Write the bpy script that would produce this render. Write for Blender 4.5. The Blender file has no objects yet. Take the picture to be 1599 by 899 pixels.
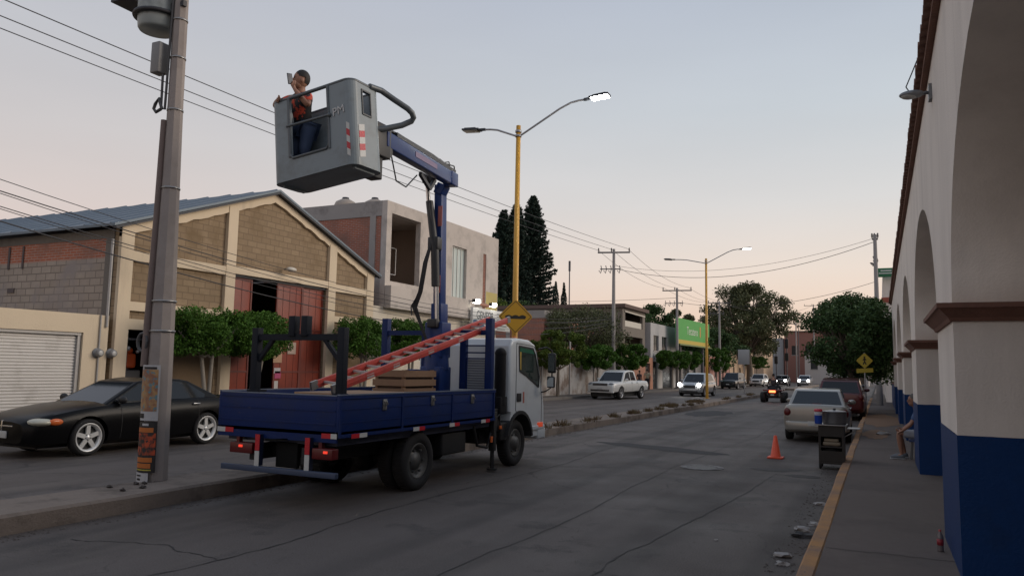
import bpy, bmesh, math, random
from mathutils import Vector, Matrix
R = math.radians
random.seed(7)
SC = bpy.context.scene
COL = SC.collection

# ------------------------------------------------------------------ camera
cam_d = bpy.data.cameras.new('camera'); cam = bpy.data.objects.new('camera', cam_d); COL.objects.link(cam)
cam_d.sensor_width = 36.0; cam_d.lens = 36 * 1191.07 / 1599; cam_d.clip_start = .05; cam_d.clip_end = 3000
YAW, PITCH, ROLL = .44921772, .1045101, .01931118
_F = Vector((-math.sin(YAW) * math.cos(PITCH), math.cos(YAW) * math.cos(PITCH), math.sin(PITCH)))
_r = Vector((math.cos(YAW), math.sin(YAW), 0)); _u = _r.cross(_F)
_r2 = _r * math.cos(ROLL) + _u * math.sin(ROLL); _u2 = -_r * math.sin(ROLL) + _u * math.cos(ROLL)
cam.matrix_world = Matrix(((_r2.x, _u2.x, -_F.x, 0), (_r2.y, _u2.y, -_F.y, 0), (_r2.z, _u2.z, -_F.z, 1.75), (0, 0, 0, 1)))
SC.camera = cam

# ------------------------------------------------------------------ sky: dusk
world = bpy.data.worlds.new('World'); SC.world = world; world.use_nodes = True
wt = world.node_tree; wt.nodes.clear()
def wn(t): return wt.nodes.new(t)
w_out = wn('ShaderNodeOutputWorld'); w_bg = wn('ShaderNodeBackground'); w_tc = wn('ShaderNodeTexCoord')
w_sep = wn('ShaderNodeSeparateXYZ'); wt.links.new(w_tc.outputs['Generated'], w_sep.inputs[0])
def ramp(stops):
    n = wn('ShaderNodeValToRGB'); cr = n.color_ramp
    while len(cr.elements) < len(stops): cr.elements.new(.5)
    for e, (p, c) in zip(cr.elements, stops): e.position = p; e.color = (*c, 1)
    return n
SKY_W = [(0.0, (.85, .60, .45)), (.06, (.83, .62, .49)), (.13, (.80, .69, .61)), (.21, (.69, .675, .665)), (.32, (.57, .615, .66)), (.47, (.44, .495, .59)), (1.0, (.30, .37, .50))]
SKY_E = [(0.0, (.74, .56, .49)), (.06, (.74, .58, .51)), (.16, (.69, .59, .555)), (.26, (.62, .585, .585)), (.36, (.54, .545, .58)), (.47, (.465, .485, .555)), (1.0, (.30, .37, .50))]
r_w, r_e = ramp(SKY_W), ramp(SKY_E)
for r_ in (r_w, r_e): wt.links.new(w_sep.outputs['Z'], r_.inputs[0])
# azimuth: the afterglow lies down the street (+Y), cooler to the left
w_dot = wn('ShaderNodeVectorMath'); w_dot.operation = 'DOT_PRODUCT'; w_dot.inputs[1].default_value = (.25, .968, 0)
wt.links.new(w_tc.outputs['Generated'], w_dot.inputs[0])
w_mr = wn('ShaderNodeMapRange'); w_mr.inputs['From Min'].default_value = .35; w_mr.inputs['From Max'].default_value = .95
wt.links.new(w_dot.outputs['Value'], w_mr.inputs['Value'])
w_mix = wn('ShaderNodeMix'); w_mix.data_type = 'RGBA'
wt.links.new(w_mr.outputs[0], w_mix.inputs['Factor']); wt.links.new(r_e.outputs[0], w_mix.inputs['A']); wt.links.new(r_w.outputs[0], w_mix.inputs['B'])
w_sky = wn('ShaderNodeTexSky'); w_sky.sky_type = 'NISHITA'; w_sky.sun_disc = False
w_sky.sun_elevation = R(3); w_sky.sun_rotation = R(60); w_sky.altitude = 1500; w_sky.dust_density = 2
w_add = wn('ShaderNodeMix'); w_add.data_type = 'RGBA'; w_add.blend_type = 'ADD'; w_add.inputs['Factor'].default_value = .01
wt.links.new(w_mix.outputs['Result'], w_add.inputs['A']); wt.links.new(w_sky.outputs[0], w_add.inputs['B'])
w_mp = wn('ShaderNodeMapping'); w_mp.inputs['Scale'].default_value = (1, 1, 5); wt.links.new(w_tc.outputs['Generated'], w_mp.inputs[0])
w_ns = wn('ShaderNodeTexNoise'); w_ns.inputs['Scale'].default_value = 1.6; w_ns.inputs['Detail'].default_value = 5; wt.links.new(w_mp.outputs[0], w_ns.inputs['Vector'])
w_hz = wn('ShaderNodeMapRange'); w_hz.inputs['From Min'].default_value = .3; w_hz.inputs['From Max'].default_value = .7; w_hz.inputs['To Min'].default_value = .965; w_hz.inputs['To Max'].default_value = 1.03; wt.links.new(w_ns.outputs['Fac'], w_hz.inputs['Value'])
w_ml = wn('ShaderNodeVectorMath'); w_ml.operation = 'SCALE'; wt.links.new(w_add.outputs['Result'], w_ml.inputs[0]); wt.links.new(w_hz.outputs[0], w_ml.inputs['Scale'])
wt.links.new(w_ml.outputs[0], w_bg.inputs['Color']); w_bg.inputs['Strength'].default_value = 1.0
wt.links.new(w_bg.outputs[0], w_out.inputs['Surface'])

# ------------------------------------------------------------------ sun: only the soft afterglow is left
sun_d = bpy.data.lights.new('sun', 'SUN'); sun = bpy.data.objects.new('sun', sun_d); COL.objects.link(sun)
sun_d.energy = 1.6; sun_d.angle = R(35); sun_d.color = (1, .86, .72)
_sd = Vector((math.sin(R(60)) * math.cos(R(20)), math.cos(R(60)) * math.cos(R(20)), math.sin(R(20))))
sun.rotation_euler = _sd.to_track_quat('Z', 'Y').to_euler()
SC.view_settings.view_transform = 'Standard'; SC.view_settings.look = 'None'
SC.view_settings.exposure = 0.0; SC.view_settings.gamma = 1; SC.view_settings.use_curve_mapping = False

# ------------------------------------------------------------------ materials
MATS = {}
def nt(name):
    m = bpy.data.materials.new(name); m.use_nodes = True; t = m.node_tree
    return m, t, t.nodes['Principled BSDF']
def mixc(t, fac, a, b, mode='MIX'):
    n = t.nodes.new('ShaderNodeMix'); n.data_type = 'RGBA'; n.blend_type = mode
    for k, v in (('Factor', fac), ('A', a), ('B', b)):
        if hasattr(v, 'is_linked') or hasattr(v, 'links'): t.links.new(v, n.inputs[k])
        elif k == 'Factor': n.inputs[k].default_value = v
        else: n.inputs[k].default_value = (*v, 1)
    return n.outputs['Result']
def noise(t, vec, scale, detail=4, rough=.55):
    n = t.nodes.new('ShaderNodeTexNoise'); n.inputs['Scale'].default_value = scale
    n.inputs['Detail'].default_value = detail; n.inputs['Roughness'].default_value = rough
    if vec is not None: t.links.new(vec, n.inputs['Vector'])
    return n.outputs['Fac']
def mrange(t, v, a, b, c=0, d=1):
    n = t.nodes.new('ShaderNodeMapRange'); t.links.new(v, n.inputs['Value'])
    for k, x in zip(('From Min', 'From Max', 'To Min', 'To Max'), (a, b, c, d)): n.inputs[k].default_value = x
    return n.outputs[0]
def bump(t, bs, h, strength, dist=.02):
    n = t.nodes.new('ShaderNodeBump'); n.inputs['Strength'].default_value = strength; n.inputs['Distance'].default_value = dist
    t.links.new(h, n.inputs['Height']); t.links.new(n.outputs[0], bs.inputs['Normal'])
def dark(c, k): return tuple(max(0, x * k) for x in c)
def M(name, col=None, rough=.6, metal=0, var=.15, vs=2.5, bmp=0, bs=30, dirt=None, dirt_s=1.2, dirt_w=(.55, .75), spec=.5, coat=0, streak=False, scr=None, scr_w=(.66, .70)):
    if name in MATS: return MATS[name]
    m, t, b = nt(name)
    tc = t.nodes.new('ShaderNodeTexCoord'); vec = tc.outputs['Object']
    c = mixc(t, noise(t, vec, vs), dark(col, 1 - var), dark(col, 1 + var))
    c = mixc(t, mrange(t, noise(t, vec, vs * 14, 2), .3, .7), c, dark(col, .93), 'MIX') if var > .1 else c
    if dirt is not None:
        v2 = vec
        if streak:
            mp = t.nodes.new('ShaderNodeMapping'); mp.inputs['Scale'].default_value = (1, 1, .18); t.links.new(vec, mp.inputs[0]); v2 = mp.outputs[0]
        c = mixc(t, mrange(t, noise(t, v2, dirt_s, 6, .65), dirt_w[0], dirt_w[1]), c, dirt)
    if scr is not None:                                   # thin scuffs and chips, stretched along the panel
        mp = t.nodes.new('ShaderNodeMapping'); mp.inputs['Scale'].default_value = (1, .35, 2.2); t.links.new(vec, mp.inputs[0])
        c = mixc(t, mrange(t, noise(t, mp.outputs[0], 9, 9, .75), scr_w[0], scr_w[1]), c, scr)
    t.links.new(c, b.inputs['Base Color'])
    b.inputs['Roughness'].default_value = rough; b.inputs['Metallic'].default_value = metal
    b.inputs['Specular IOR Level'].default_value = spec
    if coat: b.inputs['Coat Weight'].default_value = coat; b.inputs['Coat Roughness'].default_value = .06
    if bmp: bump(t, b, noise(t, vec, bs, 5), bmp)
    MATS[name] = m; return m
def emit(name, col, s):
    if name in MATS: return MATS[name]
    m, t, b = nt(name); b.inputs['Base Color'].default_value = (*col, 1)
    b.inputs['Emission Color'].default_value = (*col, 1); b.inputs['Emission Strength'].default_value = s
    MATS[name] = m; return m
def glass(name, col=(.02, .025, .03), rough=.06):
    if name in MATS: return MATS[name]
    m, t, b = nt(name); b.inputs['Base Color'].default_value = (*col, 1); b.inputs['Roughness'].default_value = rough
    b.inputs['Specular IOR Level'].default_value = .45
    MATS[name] = m; return m
def brick(name, axis, c1, c2, mortar, w=.4, h=.2, ms=.012, rough=.9, dirt=None, dirt_w=(.52, .7), dirt_s=.8, bmp=.5, wob=.02):
    """axis 'x': wall lies in an X = const plane, 'y': in a Y = const plane"""
    if name in MATS: return MATS[name]
    m, t, b = nt(name); tc = t.nodes.new('ShaderNodeTexCoord'); vec = tc.outputs['Object']
    sp = t.nodes.new('ShaderNodeSeparateXYZ'); t.links.new(vec, sp.inputs[0])
    cb = t.nodes.new('ShaderNodeCombineXYZ'); t.links.new(sp.outputs['Y' if axis == 'x' else 'X'], cb.inputs[0]); t.links.new(sp.outputs['Z'], cb.inputs[1])
    ad = t.nodes.new('ShaderNodeVectorMath'); ad.operation = 'MULTIPLY_ADD'
    nn = t.nodes.new('ShaderNodeTexNoise'); nn.inputs['Scale'].default_value = 1.7; t.links.new(vec, nn.inputs[0])
    t.links.new(nn.outputs['Color'], ad.inputs[0]); ad.inputs[1].default_value = (wob, wob, 0); t.links.new(cb.outputs[0], ad.inputs[2])
    bt = t.nodes.new('ShaderNodeTexBrick'); bt.inputs['Scale'].default_value = 1
    bt.inputs['Brick Width'].default_value = w; bt.inputs['Row Height'].default_value = h; bt.inputs['Mortar Size'].default_value = ms
    bt.inputs['Mortar Smooth'].default_value = .3
    bt.inputs['Color1'].default_value = (*c1, 1); bt.inputs['Color2'].default_value = (*c2, 1); bt.inputs['Mortar'].default_value = (*mortar, 1)
    t.links.new(ad.outputs[0], bt.inputs['Vector'])
    c = mixc(t, mrange(t, noise(t, vec, 6, 6, .7), .3, .75, 0, .45), bt.outputs['Color'], dark(c1, .62))
    if dirt: c = mixc(t, mrange(t, noise(t, vec, dirt_s, 6, .6), *dirt_w), c, dirt)
    t.links.new(c, b.inputs['Base Color']); b.inputs['Roughness'].default_value = rough; b.inputs['Specular IOR Level'].default_value = .2
    if bmp: bump(t, b, mixc(t, .5, bt.outputs['Color'], (0, 0, 0)), bmp)
    MATS[name] = m; return m
def leafmat(name, c1, c2, tr=.15):
    if name in MATS: return MATS[name]
    m, t, b = nt(name); g = t.nodes.new('ShaderNodeNewGeometry'); tc = t.nodes.new('ShaderNodeTexCoord')
    c = mixc(t, g.outputs['Random Per Island'], c1, c2)
    c = mixc(t, mrange(t, noise(t, tc.outputs['Object'], 1.3, 3), .35, .7), c, dark(c1, .75))
    t.links.new(c, b.inputs['Base Color']); b.inputs['Roughness'].default_value = .6; b.inputs['Specular IOR Level'].default_value = .15
    MATS[name] = m; return m

# ------------------------------------------------------------------ mesh builder
class MB:
    def __init__(s): s.v = []; s.f = []; s.sm = []; s.mi = []; s.cur = 0; s.T = None
    def add(s, vs, fs, smooth=False):
        n = len(s.v)
        s.v += [tuple(s.T @ Vector(p)) for p in vs] if s.T is not None else [tuple(p) for p in vs]
        s.f += [tuple(i + n for i in f) for f in fs]; s.sm += [smooth] * len(fs); s.mi += [s.cur] * len(fs); return s
    def box(s, x0, x1, y0, y1, z0, z1, b=0):
        if b:
            bm = bmesh.new(); bmesh.ops.create_cube(bm, size=1)
            for v in bm.verts: v.co = Vector(((x0 + x1) / 2 + v.co.x * (x1 - x0), (y0 + y1) / 2 + v.co.y * (y1 - y0), (z0 + z1) / 2 + v.co.z * (z1 - z0)))
            bmesh.ops.bevel(bm, geom=list(bm.edges), offset=b, segments=2, affect='EDGES', profile=.6)
            s.bm(bm, True); return s
        return s.add([(x0, y0, z0), (x1, y0, z0), (x1, y1, z0), (x0, y1, z0), (x0, y0, z1), (x1, y0, z1), (x1, y1, z1), (x0, y1, z1)],
                     [(0, 3, 2, 1), (4, 5, 6, 7), (0, 1, 5, 4), (1, 2, 6, 5), (2, 3, 7, 6), (3, 0, 4, 7)])
    def bm(s, bm, smooth=False):
        bm.verts.index_update(); s.add([v.co[:] for v in bm.verts], [[v.index for v in f.verts] for f in bm.faces], smooth); bm.free(); return s
    def obox(s, c, dims, rot, b=0):
        """box of dims centred at c, rot = 3x3 Matrix or euler tuple"""
        Mx = rot if isinstance(rot, Matrix) else Matrix.Rotation(rot[2], 3, 'Z') @ Matrix.Rotation(rot[1], 3, 'Y') @ Matrix.Rotation(rot[0], 3, 'X')
        t = MB(); d = dims; t.box(-d[0] / 2, d[0] / 2, -d[1] / 2, d[1] / 2, -d[2] / 2, d[2] / 2, b)
        return s.add([Vector(c) + Mx @ Vector(p) for p in t.v], t.f, bool(b))
    def beam(s, p0, p1, w, h, up=(0, 0, 1), b=0):
        p0, p1 = Vector(p0), Vector(p1); d = p1 - p0; L = d.length; y = d / L; x = y.cross(Vector(up))
        if x.length < 1e-4: x = y.cross(Vector((1, 0, 0)))
        x.normalize(); z = x.cross(y)
        return s.obox((p0 + p1) / 2, (w, L, h), Matrix((x, y, z)).transposed(), b)
    def cyl(s, p0, p1, r0, r1=None, n=12, caps=True, smooth=True):
        r1 = r0 if r1 is None else r1; p0, p1 = Vector(p0), Vector(p1); a = (p1 - p0).normalized()
        x = a.cross(Vector((0, 0, 1)) if abs(a.z) < .9 else Vector((1, 0, 0))).normalized(); y = a.cross(x)
        vs = []
        for p, r in ((p0, r0), (p1, r1)):
            for i in range(n): t = 2 * math.pi * i / n; vs.append(p + x * r * math.cos(t) + y * r * math.sin(t))
        s.add(vs, [(i, (i + 1) % n, n + (i + 1) % n, n + i) for i in range(n)], smooth)
        if caps:
            s.add(vs[:n], [tuple(range(n))[::-1]]); s.add(vs[n:], [tuple(range(n))])
        return s
    def tube(s, pts, r, n=8, smooth=True):
        pts = [Vector(p) for p in pts]; m = len(pts); rs = r if isinstance(r, (list, tuple)) else [r] * m
        vs = []; px = None
        for i, p in enumerate(pts):
            d = (pts[min(i + 1, m - 1)] - pts[max(i - 1, 0)]).normalized()
            x = px - d * px.dot(d) if px is not None else d.cross(Vector((0, 0, 1)) if abs(d.z) < .9 else Vector((1, 0, 0)))
            x.normalize(); px = x; y = d.cross(x)
            for k in range(n): t = 2 * math.pi * k / n; vs.append(p + (x * math.cos(t) + y * math.sin(t)) * rs[i])
        fs = [(i * n + k, i * n + (k + 1) % n, (i + 1) * n + (k + 1) % n, (i + 1) * n + k) for i in range(m - 1) for k in range(n)]
        s.add(vs, fs, smooth); s.add(vs[:n], [tuple(range(n))[::-1]]); s.add(vs[-n:], [tuple(range(n))]); return s
    def prism(s, poly, axis, a, b, smooth=False):
        """poly of 2-d points; axis 'x': (y,z), 'y': (x,z), 'z': (x,y); extruded a..b"""
        def P(p, h): return (h, p[0], p[1]) if axis == 'x' else (p[0], h, p[1]) if axis == 'y' else (p[0], p[1], h)
        n = len(poly); vs = [P(p, a) for p in poly] + [P(p, b) for p in poly]
        return s.add(vs, [tuple(range(n)), tuple(range(2 * n - 1, n - 1, -1))] + [(i, n + i, n + (i + 1) % n, (i + 1) % n) for i in range(n)], smooth)
    def lathe(s, prof, o, axis, n=24, smooth=True):
        """prof: list of (r, h) along the axis vector from o"""
        o = Vector(o); a = Vector(axis).normalized(); x = a.cross(Vector((0, 0, 1)) if abs(a.z) < .9 else Vector((1, 0, 0))).normalized(); y = a.cross(x); vs = []
        for r, h in prof:
            for i in range(n): t = 2 * math.pi * i / n; vs.append(o + a * h + (x * math.cos(t) + y * math.sin(t)) * max(r, 1e-4))
        m = len(prof)
        return s.add(vs, [(j * n + i, j * n + (i + 1) % n, (j + 1) * n + (i + 1) % n, (j + 1) * n + i) for j in range(m - 1) for i in range(n)], smooth)
    def sphere(s, c, r, n=12, m=8):
        r = r if isinstance(r, (tuple, list)) else (r, r, r); vs = []
        for j in range(m + 1):
            ph = math.pi * j / m
            for i in range(n): t = 2 * math.pi * i / n; vs.append((c[0] + r[0] * math.sin(ph) * math.cos(t), c[1] + r[1] * math.sin(ph) * math.sin(t), c[2] - r[2] * math.cos(ph)))
        return s.add(vs, [(j * n + i, j * n + (i + 1) % n, (j + 1) * n + (i + 1) % n, (j + 1) * n + i) for j in range(m) for i in range(n)], True)
    def quad(s, *p): return s.add(p, [tuple(range(len(p)))])
    def wall(s, axis, c0, c1, u0, u1, z0, z1, holes=()):
        """wall slab c0..c1 thick on axis, spanning u and z, with rectangular holes (ua,ub,za,zb)"""
        us = sorted({u0, u1, *[h[0] for h in holes], *[h[1] for h in holes]}); zs = sorted({z0, z1, *[h[2] for h in holes], *[h[3] for h in holes]})
        us = [u for u in us if u0 <= u <= u1]; zs = [z for z in zs if z0 <= z <= z1]
        def hole(i, j):
            if i < 0 or j < 0 or i >= len(us) - 1 or j >= len(zs) - 1: return True
            u = (us[i] + us[i + 1]) / 2; z = (zs[j] + zs[j + 1]) / 2
            return any(h[0] < u < h[1] and h[2] < z < h[3] for h in holes)
        P = (lambda c, u, z: (c, u, z)) if axis == 'x' else (lambda c, u, z: (u, c, z))
        for i in range(len(us) - 1):
            for j in range(len(zs) - 1):
                if hole(i, j): continue
                a, b, c, d = us[i], us[i + 1], zs[j], zs[j + 1]
                for k in (c0, c1): s.quad(P(k, a, c), P(k, b, c), P(k, b, d), P(k, a, d))
                if hole(i - 1, j): s.quad(P(c0, a, c), P(c1, a, c), P(c1, a, d), P(c0, a, d))
                if hole(i + 1, j): s.quad(P(c0, b, c), P(c1, b, c), P(c1, b, d), P(c0, b, d))
                if hole(i, j - 1): s.quad(P(c0, a, c), P(c1, a, c), P(c1, b, c), P(c0, b, c))
                if hole(i, j + 1): s.quad(P(c0, a, d), P(c1, a, d), P(c1, b, d), P(c0, b, d))
        return s
    def build(s, name, mat, parent=None, org=None, fix=False, sharp=None):
        me = bpy.data.meshes.new(name); o_ = Vector(org) if org is not None else Vector((0, 0, 0))
        me.from_pydata([tuple(Vector(p) - o_) for p in s.v], [], s.f)
        for m in (mat if isinstance(mat, (list, tuple)) else [mat]): me.materials.append(m)
        me.polygons.foreach_set('use_smooth', s.sm); me.polygons.foreach_set('material_index', s.mi)
        if fix:
            bm = bmesh.new(); bm.from_mesh(me); bmesh.ops.remove_doubles(bm, verts=bm.verts, dist=1e-4)
            bmesh.ops.recalc_face_normals(bm, faces=bm.faces); bm.to_mesh(me); bm.free()
        if sharp: me.set_sharp_from_angle(angle=R(sharp))
        me.update()
        ob = bpy.data.objects.new(name, me); COL.objects.link(ob)
        if parent: ob.parent = parent
        elif org is not None: ob.location = o_
        return ob

def thing(name, label, cat, loc=(0, 0, 0), rz=0, group=None):
    o = bpy.data.objects.new(name, None); COL.objects.link(o); o.empty_display_size = .2
    o.location = loc; o.rotation_euler = (0, 0, rz); o['label'] = label; o['category'] = cat
    if group: o['group'] = group
    return o
def tag(o, label, cat, group=None):
    o['label'] = label; o['category'] = cat
    if group: o['group'] = group
    return o
def struct(o, kind='structure'): o['kind'] = kind; return o
def dup(root, loc, rz, label, group=None, scale=None):
    r = root.copy(); COL.objects.link(r); r.location = loc; r.rotation_euler = (0, 0, rz); r['label'] = label
    if group: r['group'] = group
    if scale: r.scale = scale
    for ch in root.children:
        c = ch.copy(); COL.objects.link(c); c.parent = r
        for g in ch.children:
            d = g.copy(); COL.objects.link(d); d.parent = c
    return r
def boolcut(ob, cutters):
    """cut closed MB cutters out of ob's mesh"""
    for cb in cutters:
        co = cb.build('cutter', None if False else M('black', (.01, .01, .01)), fix=True)
        md = ob.modifiers.new('b', 'BOOLEAN'); md.operation = 'DIFFERENCE'; md.solver = 'EXACT'; md.object = co
        bpy.context.view_layer.update(); dg = bpy.context.evaluated_depsgraph_get()
        me = bpy.data.meshes.new_from_object(ob.evaluated_get(dg)); ob.modifiers.clear()
        old = ob.data; ob.data = me; nm = old.name; bpy.data.meshes.remove(old); me.name = nm
        cm = co.data; bpy.data.objects.remove(co); bpy.data.meshes.remove(cm)
def text_part(s, name, mat, size, Mx, parent=None, org=None, ext=.004, sx=1.0):
    """solid lettering: local x along the text, y up, z out; Mx 4x4 places it"""
    cu = bpy.data.curves.new(name, 'FONT'); cu.body = s; cu.size = size; cu.extrude = ext; cu.align_x = 'CENTER'; cu.align_y = 'CENTER'
    tmp = bpy.data.objects.new('tmp', cu); COL.objects.link(tmp); bpy.context.view_layer.update()
    me = bpy.data.meshes.new_from_object(tmp.evaluated_get(bpy.context.evaluated_depsgraph_get()))
    bpy.data.objects.remove(tmp); bpy.data.curves.remove(cu)
    o_ = Vector(org) if org is not None else Vector((0, 0, 0))
    for v in me.vertices: v.co = Mx @ Vector((v.co.x * sx, v.co.y, v.co.z)) - o_
    me.materials.clear(); me.materials.append(mat); me.name = name
    ob = bpy.data.objects.new(name, me); COL.objects.link(ob)
    if parent: ob.parent = parent
    return ob
def frame(o, x, z_up=(0, 0, 1)):
    """4x4 with origin o, local x along x, local y up"""
    x = Vector(x).normalized(); u = Vector(z_up); n = x.cross(u).normalized(); u = n.cross(x)
    m = Matrix((x, u, n)).transposed().to_4x4(); m.translation = Vector(o); return m
def lerp(a, b, t): return tuple(a[i] + (b[i] - a[i]) * t for i in range(len(a)))
# ================================================================== GROUND
def ground_mat():
    m, t, b = nt('earth'); tc = t.nodes.new('ShaderNodeTexCoord'); v = tc.outputs['Object']
    c = mixc(t, noise(t, v, .15), (.10, .08, .06), (.15, .12, .09)); t.links.new(c, b.inputs['Base Color']); b.inputs['Roughness'].default_value = .95
    return m
def asphalt_mat():
    m, t, b = nt('asphalt'); tc = t.nodes.new('ShaderNodeTexCoord'); v = tc.outputs['Object']
    mp = t.nodes.new('ShaderNodeMapping'); mp.inputs['Scale'].default_value = (1, .28, 1); t.links.new(v, mp.inputs[0]); vl = mp.outputs[0]
    c = mixc(t, mrange(t, noise(t, vl, .35, 6, .6), .35, .65), (.062, .050, .044), (.112, .093, .083))
    c = mixc(t, mrange(t, noise(t, v, .9, 6, .65), .56, .62), c, (.050, .042, .038))
    c = mixc(t, mrange(t, noise(t, vl, 1.3, 4), .56, .72, 0, .6), c, (.15, .128, .11))
    c = mixc(t, mrange(t, noise(t, v, 70, 3), .40, .66, 0, .7), c, (.16, .14, .125))
    mp2 = t.nodes.new('ShaderNodeMapping'); mp2.inputs['Scale'].default_value = (1.1, .02, 1); t.links.new(v, mp2.inputs[0])
    c = mixc(t, mrange(t, noise(t, mp2.outputs[0], 1.0, 2), .5, .62, 0, .45), c, (.034, .030, .028))
    c = mixc(t, mrange(t, noise(t, v, 14, 8, .8), .62, .68, 0, .5), c, (.17, .15, .13))
    # hairline cracks, only where a broad mask allows them
    vo = t.nodes.new('ShaderNodeTexVoronoi'); vo.feature = 'DISTANCE_TO_EDGE'; vo.inputs['Scale'].default_value = .42
    ad = t.nodes.new('ShaderNodeVectorMath'); ad.operation = 'MULTIPLY_ADD'; nn = t.nodes.new('ShaderNodeTexNoise'); nn.inputs['Scale'].default_value = 1.6; nn.inputs['Detail'].default_value = 6
    t.links.new(v, nn.inputs[0]); t.links.new(nn.outputs['Color'], ad.inputs[0]); ad.inputs[1].default_value = (.9, .9, 0); t.links.new(v, ad.inputs[2]); t.links.new(ad.outputs[0], vo.inputs['Vector'])
    cr = mrange(t, vo.outputs['Distance'], .002, .008, .6, 0)
    mk = mrange(t, noise(t, v, .22, 2), .48, .6)
    mu = t.nodes.new('ShaderNodeMath'); mu.operation = 'MULTIPLY'; t.links.new(cr, mu.inputs[0]); t.links.new(mk, mu.inputs[1])
    c = mixc(t, mu.outputs[0], c, (.02, .018, .018))
    t.links.new(c, b.inputs['Base Color']); b.inputs['Specular IOR Level'].default_value = .35
    t.links.new(mrange(t, noise(t, v, .8, 4), .3, .7, .62, .85), b.inputs['Roughness'])
    bump(t, b, noise(t, v, 120, 3), .35, .01)
    return m
def sheet(name, x0, x1, y0, y1, z, m, nx=1, ny=1):
    b = MB(); 
    vs = [(x0 + (x1 - x0) * i / nx, y0 + (y1 - y0) * j / ny, z) for j in range(ny + 1) for i in range(nx + 1)]
    b.add(vs, [(j * (nx + 1) + i, j * (nx + 1) + i + 1, (j + 1) * (nx + 1) + i + 1, (j + 1) * (nx + 1) + i) for j in range(ny) for i in range(nx)])
    return struct(b.build(name, m))
ASPH = asphalt_mat()
sheet('ground', -900, 900, -300, 1500, -.03, ground_mat())
sheet('road', -16.7, -.66, -30, 190, 0, ASPH)
# wide cross street far down, where the road bends
sheet('side_street', -60, -16.7, 128, 140, .001, ASPH)

CONC = M('concrete', (.16, .145, .13), .9, var=.18, vs=1.2, bmp=.3, bs=60, dirt=(.09, .08, .07), dirt_s=.9)
WALK = M('walk_concrete', (.135, .108, .093), .9, var=.2, vs=.8, bmp=.3, bs=80, dirt=(.09, .073, .063), dirt_s=.5, dirt_w=(.5, .68))
KERBY = M('kerb_paint', (.46, .235, .085), .85, var=.25, vs=3, bmp=.5, bs=40, dirt=(.27, .165, .105), dirt_s=1.6, dirt_w=(.38, .60), scr=(.14, .12, .10), scr_w=(.58, .66))
def wavy_strip(name, xa, xb, ya, yb, z0, z1, m, step=.6, amp=.012, rnd=.02, mat_side=None):
    """long raised slab with slightly uneven edges and a rounded arris"""
    b = MB(); n = max(2, int((yb - ya) / step)); rows = []
    for j in range(n + 1):
        y = ya + (yb - ya) * j / n; w0 = random.uniform(-amp, amp); w1 = random.uniform(-amp, amp); dz = random.uniform(-amp, amp) * .4
        rows.append([(xa + w0, y, z0), (xa + w0, y, z1 - rnd + dz), (xa + w0 + rnd, y, z1 + dz), (xb + w1 - rnd, y, z1 + dz), (xb + w1, y, z1 - rnd + dz), (xb + w1, y, z0)])
    for j in range(n):
        for k in range(5):
            b.quad(rows[j][k], rows[j][k + 1], rows[j + 1][k + 1], rows[j + 1][k])
    b.add(rows[0], [(0, 1, 2, 3, 4, 5)]); b.add(rows[-1], [(5, 4, 3, 2, 1, 0)])
    return struct(b.build(name, m))
# right-hand pavement: painted kerb with wavy hand-made edge, then the walk
wavy_strip('kerb', -.665, -.515, -12, 60, -.02, .15, KERBY, 1.5, .016, .02)
sheet('pavement', -.52, 30, -12, 200, .14, WALK)
# left-hand pavement
wavy_strip('kerb', -16.75, -16.58, -30, 126, -.02, .15, CONC, 1.2, .015)
sheet('pavement', -60, -16.72, -30, 126, .143, M('walk_left', (.12, .105, .09), .9, var=.2, vs=.8, bmp=.3, bs=60, dirt=(.08, .07, .06)))
# median: kerb face + rough top
MEDM = M('median_concrete', (.215, .175, .145), .92, var=.22, vs=1.1, bmp=.5, bs=40, dirt=(.10, .08, .065), dirt_s=1.6, dirt_w=(.46, .64))
wavy_strip('median', -8.78, -7.88, -30, 62.5, -.02, .2, MEDM, .8, .02, .03)
wavy_strip('median', -8.9, -8.0, 84, 120, -.02, .2, MEDM, .8, .02, .03)
PJ = M('joint_dark', (.05, .042, .038), .9)
for y_ in (7.9, 12.1, 19.6): 
    jb = MB(); pp = [(-.5 + 1.05 * i / 12, y_ + random.uniform(-.02, .02)) for i in range(13)]
    for a_, c_2 in zip(pp, pp[1:]): jb.quad((a_[0], a_[1], .144), (c_2[0], c_2[1], .144), (c_2[0], c_2[1] + .012, .144), (a_[0], a_[1] + .012, .144))
    struct(jb.build('pavement_crack', PJ))
# patch of newer asphalt and tar seams in the road
TAR = M('tar', (.030, .026, .024), .75, var=.2, vs=6)
PATCH = M('asphalt_patch', (.040, .037, .037), .85, var=.2, vs=3, bmp=.3, bs=90)
def seam(pts, w):
    b = MB(); L = []
    P = []
    for i in range(len(pts) - 1):
        n = 14
        for k in range(n): P.append(lerp(pts[i], pts[i + 1], k / n))
    P.append(pts[-1]); wig = 0
    for i, p in enumerate(P):
        wig = wig * .7 + random.uniform(-.03, .03); q = P[min(i + 1, len(P) - 1)]; o = P[max(i - 1, 0)]
        d = Vector((q[0] - o[0], q[1] - o[1], 0)).normalized(); nrm = Vector((-d.y, d.x, 0)); ww = w * random.uniform(.25, .9)
        c = Vector((p[0], p[1], .004)) + nrm * wig; L.append((c - nrm * ww, c + nrm * ww))
    for a, c in zip(L, L[1:]): b.quad(a[0], a[1], c[1], c[0])
    return b
s_ = MB()
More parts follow.
